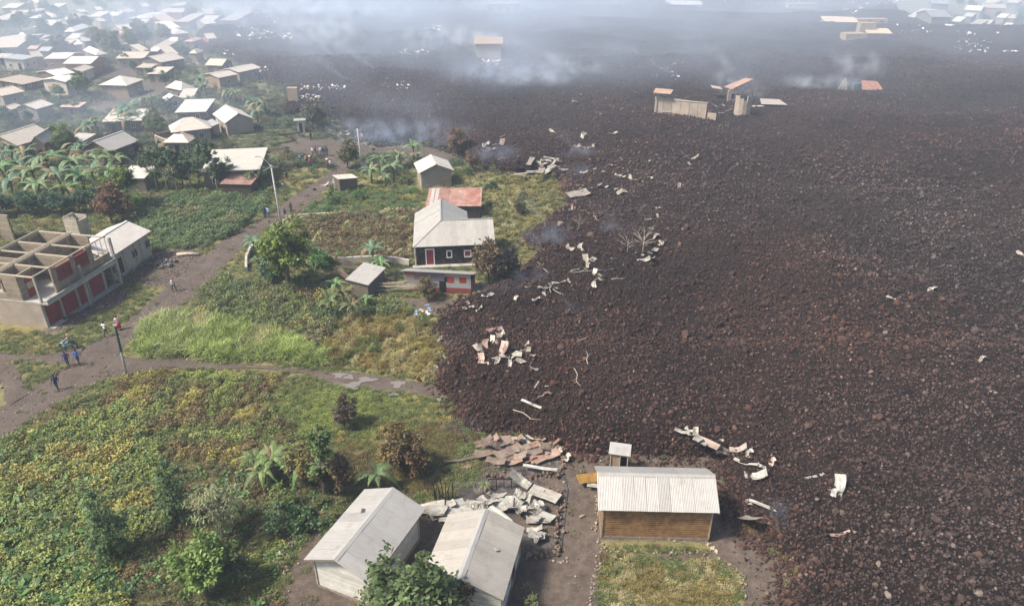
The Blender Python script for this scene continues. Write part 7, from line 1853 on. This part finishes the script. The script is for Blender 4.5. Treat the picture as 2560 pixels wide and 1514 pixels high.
part('fuel_tank', 'tank', lambda q: q.tube([(.42, 0, .84), (.3, 0, .88), (.1, 0, .87), (-.04, 0, .8)], [.07, .15, .15, .09], 10))
part('seat', 'tyre', lambda q: q.tube([(-.02, 0, .82), (-.3, 0, .80), (-.62, 0, .84), (-.72, 0, .85)], [.09, .13, .12, .06], 8))
part('engine', 'chrome', lambda q: (q.box(-.12, .2, -.13, .13, .34, .55), q.box(.0, .16, -.09, .09, .55, .74)), False)
part('exhaust', 'chrome', lambda q: q.tube([(.2, -.12, .5), (.22, -.15, .3), (-.2, -.17, .28), (-.8, -.19, .38)], [.025, .03, .04, .045], 7))
part('handlebar', 'tank', lambda q: q.tube([(.30, -.38, 1.06), (.40, -.2, 1.1), (.42, 0, 1.02), (.40, .2, 1.1), (.30, .38, 1.06)], .018, 6))
part('headlight', 'chrome', lambda q: q.tube([(.46, 0, .93), (.58, 0, .92)], [.06, .095], 10))
part('rear_rack', 'tank', lambda q: q.box(-.98, -.66, -.13, .13, .83, .86), False)
part('tail_light', 'red_paint', lambda q: q.box(-.96, -.9, -.06, .06, .70, .77), False)
ride_loc = e.location + Matrix.Rotation(yaw, 3, 'Z') @ Vector((-.2, 0, -.02))
person(0, 0, yaw + math.pi / 2, 'ride', (.26, .25, .2), (.25, .26, .26), 'rider in olive top and orange cap sitting on the motorcycle', hat=(.5, .25, .15), loc=ride_loc)
# ================================================================== smoke and haze
def m_smoke(name, dens, scale, col, lo=.42, hi=.75):
    t = NT(name)
    tc = t.coord('Object')
    ln = t.n('VectorMath', operation='LENGTH'); t.l(tc, ln.inputs[0])
    fall = t.n('MapRange', interpolation_type='SMOOTHSTEP'); t.l(ln.outputs['Value'], fall.inputs[0])
    fall.inputs[1].default_value = 1.0; fall.inputs[2].default_value = .15; fall.inputs[3].default_value = 0; fall.inputs[4].default_value = 1
    oi = t.n('ObjectInfo')
    off = t.n('VectorMath', operation='ADD'); t.l(t.pos(), off.inputs[0])
    cx = t.n('CombineXYZ'); t.l(t.math('MULTIPLY', oi.outputs['Random'], 300), cx.inputs[0]); t.l(cx.outputs[0], off.inputs[1])
    nz = t.noise(scale, 4, .6, off.outputs[0])
    r = t.ramp(nz, lo, hi)
    d = t.math('MULTIPLY', t.math('MULTIPLY', r, fall.outputs[0]), dens)
    v = t.n('VolumePrincipled'); v.inputs['Color'].default_value = (*col, 1); v.inputs['Anisotropy'].default_value = 0
    t.l(d, v.inputs['Density']); t.l(v.outputs[0], t.out.inputs['Volume'])
    return t.mat
M['smoke'] = m_smoke('smoke', .22, .20, (.86, .91, .97), .46, .80)
M['smoke_thin'] = m_smoke('thin_smoke', .016, .045, (.72, .82, .97), .35, .75)
M['smoke_blue'] = m_smoke('blue_smoke', .13, .45, (.68, .80, 1.0), .42, .78)
def m_plume(name, dens, scale, col):
    t = NT(name)
    sp = t.n('SeparateXYZ'); t.l(t.coord('Object'), sp.inputs[0])
    h = t.math('MULTIPLY', t.math('ADD', sp.outputs[2], 1.0), .5)
    oi = t.n('ObjectInfo'); off = t.n('VectorMath', operation='ADD'); t.l(t.pos(), off.inputs[0])
    cx = t.n('CombineXYZ'); t.l(t.math('MULTIPLY', oi.outputs['Random'], 300), cx.inputs[0]); t.l(cx.outputs[0], off.inputs[1])
    wob = t.math('MULTIPLY', t.math('SUBTRACT', t.noise(scale * .4, 2, .5, off.outputs[0]), .5), 1.1)
    x = t.math('ADD', t.math('ADD', t.math('SUBTRACT', sp.outputs[0], .7), t.math('MULTIPLY', t.math('POWER', h, .7), 1.25)), t.math('MULTIPLY', wob, h))
    r = t.math('SQRT', t.math('ADD', t.math('MULTIPLY', x, x), t.math('MULTIPLY', sp.outputs[1], sp.outputs[1])))
    w = t.math('ADD', t.math('MULTIPLY', h, .42), .07)
    f = t.n('MapRange', interpolation_type='SMOOTHSTEP'); t.l(t.math('DIVIDE', r, w), f.inputs[0]); f.inputs[1].default_value = 1.0; f.inputs[2].default_value = .1; f.inputs[3].default_value = 0; f.inputs[4].default_value = 1
    g = t.n('MapRange', interpolation_type='SMOOTHSTEP'); t.l(h, g.inputs[0]); g.inputs[1].default_value = 1.0; g.inputs[2].default_value = .0; g.inputs[3].default_value = 0; g.inputs[4].default_value = 1
    d = t.math('MULTIPLY', t.math('MULTIPLY', f.outputs[0], g.outputs[0]), t.math('MULTIPLY', t.ramp(t.noise(scale, 5, .65, off.outputs[0]), .38, .72), dens))
    v = t.n('VolumePrincipled'); v.inputs['Color'].default_value = (*col, 1); t.l(d, v.inputs['Density']); t.l(v.outputs[0], t.out.inputs['Volume'])
    return t.mat
M['smoke_plume'] = m_plume('smoke_plume', .34, .25, (.88, .92, .97))
cube = MB(); cube.box(-1, 1, -1, 1, -1, 1)
SMESH = {k: cube.mesh(k, M[k]) for k in ('smoke', 'smoke_thin', 'smoke_blue', 'smoke_plume')}
def smoke(px, py, r, kind, label, dz=0.0, rz=0.0, tilt=0.0, group=None):
    p = on_lava(px, py)
    o = obj('smoke', SMESH[kind], None, (p.x, p.y, p.z + dz), (0, tilt, rz), None, r)
    tag(o, label, 'smoke', group, 'stuff'); return o
smoke(*T(T2, 930, 490), (6, 5, 9), 'smoke', 'white smoke column rising from a vent in the far lava', 6, 0, -.25)
smoke(*T(T2, 760, 390), (16, 7, 6), 'smoke', 'low white smoke bank left of the smoke column', 3.5)
smoke(*T(T2, 560, 370), (14, 6, 4.5), 'smoke', 'white smoke rolling off the scrap rows', 2.5)
smoke(*T(T2, 1900, 430), (26, 8, 5), 'smoke', 'white smoke drifting behind the lone tan house', 3)
smoke(*T(T3, 60, 445), (14, 6, 4), 'smoke', 'white smoke right of the lone tan house', 2.5)
smoke(*T(T3, 800, 650), (13, 5, 3.6), 'smoke', 'bright smoke streaming from the lava ridge', 1.8, -.1, .1)
smoke(*T(T3, 480, 740), (13, 6, 3.2), 'smoke', 'smoke trailing down the lava ridge', 1.6)
smoke(*T(T3, 250, 720), (20, 9, 4), 'smoke_blue', 'blue-grey smoke pooled below the ridge', 2)
smoke(*T(T3, 2250, 870), (9, 5, 4), 'smoke', 'smoke rising from the burnt ruin', 3, 0, .3)
smoke(*T(T4, 1000, 720), (9, 4, 5), 'smoke', 'pale smoke above the half buried hut', 3.5)
smoke(*T(T4, 650, 790), (14, 5, 2.5), 'smoke', 'thin white smoke left of the gable stump', 1.5)
smoke(*T(T2, 2150, 120), (24, 8, 4), 'smoke', 'white smoke beside the farthest block house', 2.5)
smoke(*T(T2, 900, 160), (45, 10, 6), 'smoke', 'white smoke band across the far lava', 3)
smoke(*T(T2, 350, 120), (40, 12, 6), 'smoke', 'smoke bank at the upper left lava', 3)
for (tl, x, y, r) in ((T2, 920, 515, (13, 5, 9)), (T2, 700, 410, (12, 5, 7)), (T2, 1250, 620, (9, 4, 5)), (T2, 2080, 430, (12, 5, 6)), (T3, 920, 640, (13, 5, 5)), (T3, 540, 740, (11, 5, 5)), (T3, 2400, 720, (10, 4, 6)), (T4, 1060, 740, (9, 4, 5.5)), (T7, 1340, 720, (4, 2, 2.2)), (T7, 950, 1430, (2.6, 1.2, 1.3)), (T3, 1000, 1370, (6, 2.5, 2.6)), (T2, 2000, 1260, (7, 3, 4)), (T2, 1000, 700, (10, 4, 5)), (T2, 300, 340, (14, 6, 7)), (T2, 1650, 150, (16, 6, 7)), (T2, 2230, 140, (16, 6, 7)), (T7, 700, 640, (5, 2.4, 2.8)), (C4, 350, 560, (1.2, .8, 1.0)), (T3, 1750, 650, (10, 4, 4))):
    smoke(*T(tl, x, y), r, 'smoke_plume', 'wisp of white smoke blown aside from a vent in the lava', r[2] * .9, group='wisps of smoke from vents in the lava').location.x -= r[0] * .7
for k, (tl, x, y, r) in enumerate(((T7, 620, 780, (4.5, 3.2, 2.2)), (T7, 1200, 700, (3.6, 2.0, 1.3)), (T7, 440, 1120, (3.4, 2.2, 1.3)), (T7, 180, 1230, (4.5, 1.6, 1.1)), (T7, 850, 1400, (2.2, 1.3, .7)), (T2, 1500, 1240, (16, 7, 3.4)), (T2, 1100, 1200, (11, 5, 3)), (B1, 1960, 400, (2.4, 1.8, .8)), (T6, 1500, 1120, (3.5, 1.5, 1.6)), (T7, 860, 1330 - 1140, (4, 3, 1.2)), (C4, 380, 700, (2.4, 2.2, .8)), (B1, 2000, 1150, (3.0, 1.6, .7)), (T3, 900, 1370, (5, 3, 1.5)), (T3, 120, 1400, (6, 4, 2)))):
    smoke(*T(tl, x, y), r, 'smoke_blue', 'bluish smoke seeping from the edge of the lava', r[2] * .4, group='bluish smoke along the lava edge')
for k, (px, py, r) in enumerate(((1000, 130, (120, 60, 16)), (1500, 190, (90, 35, 10)), (1050, 210, (60, 28, 9)), (500, 70, (110, 60, 16)), (150, 170, (60, 40, 12)), (900, 300, (32, 16, 6)), (1500, 60, (120, 50, 14)), (250, 330, (45, 25, 8)))):
    smoke(px, py, r, 'smoke_thin', 'thin grey-blue smoke lying over the far lava and town', r[2] * .45, group='thin smoke over the far lava')
o = obj('smoke', cube.mesh('smoke_bank', m_smoke('smoke_bank', 0.0100, .02, (.72, .81, .93), .2, .6)), None, (90, 350, 4), None, None, (470, 265, 30))
tag(o, 'broad pale smoke bank veiling the far lava and town', 'smoke', None, 'stuff')
# even haze over everything, camera included
t = NT('haze_air')
v = t.n('VolumePrincipled'); v.inputs['Color'].default_value = (.74, .84, 1.0, 1); v.inputs['Density'].default_value = .0005; v.inputs['Anisotropy'].default_value = 0
t.l(v.outputs[0], t.out.inputs['Volume'])
mb = MB(); mb.box(-1500, 1500, -150, 1500, -1.7, 48)
tag(mb.build('haze', t.mat), 'pale bluish haze filling the air over the town', None, None, 'stuff')
# ================================================================== labels: look-alikes named by what they stand next to
tops = [o for o in COL.objects if o.parent is None and 'label' in o and o.get('kind') not in ('structure', 'stuff')]
seen = {}
for o in tops: seen.setdefault(o['label'], []).append(o)
land = [v[0] for k, v in seen.items() if len(v) == 1 and v[0]['category'] in ('house', 'ruin', 'shed', 'shack', 'hut', 'building', 'latrine', 'tree', 'pole', 'bush', 'sheet', 'tower')]
def centre(o):
    if o.type == 'EMPTY' and o.location.length < .01:
        ch = [c for c in o.children]; return (ch[0].location.x, ch[0].location.y) if ch else (0, 0)
    return (o.location.x, o.location.y)
lc = np.array([centre(o) for o in land])
CUT = (' in ', ' among ', ' on ', ' behind ', ' beside ', ' above ', ' below ', ' at ', ' along ', ' between ', ' over ', ' near ', ' caught ', ' strewn ', ' scattered ', ' piled ', ' heaped ', ' lying ', ' a little ', ' right of ', ' alone ', ' of the ', ' left ')
for lab, objs in seen.items():
    if len(objs) < 2: continue
    short = lab
    for c in CUT:
        if c in short: short = short[:short.index(c)]
    for o in objs:
        x, y = o.location.x, o.location.y
        d = np.hypot(lc[:, 0] - x, lc[:, 1] - y) * np.array([.6 if q['category'] not in ('tree', 'bush', 'sheet') else 1.0 for q in land])
        k = int(d.argmin())
        if d[k] > 32: continue
        dx, dy = x - lc[k, 0], y - lc[k, 1]
        rel = ('left of' if dx < 0 else 'right of') if abs(dx) > abs(dy) else ('in front of' if dy < 0 else 'behind')
        mark = land[k]['label']
        for c in (' with ', ' on ', ' beside ', ' behind ', ' above ', ' below ', ' at ', ' beyond ', ' among ', ' standing ', ' under ', ' in ', ' by ', ' half ', ' partly ', ' reduced '):
            if len((short + ' ' + rel + ' the ' + mark).split()) > 16 and c in mark: mark = mark[:mark.rindex(c)]
        new = ' '.join((short + ' ' + rel + ' the ' + mark).split()[:16])
        o['label'] = new
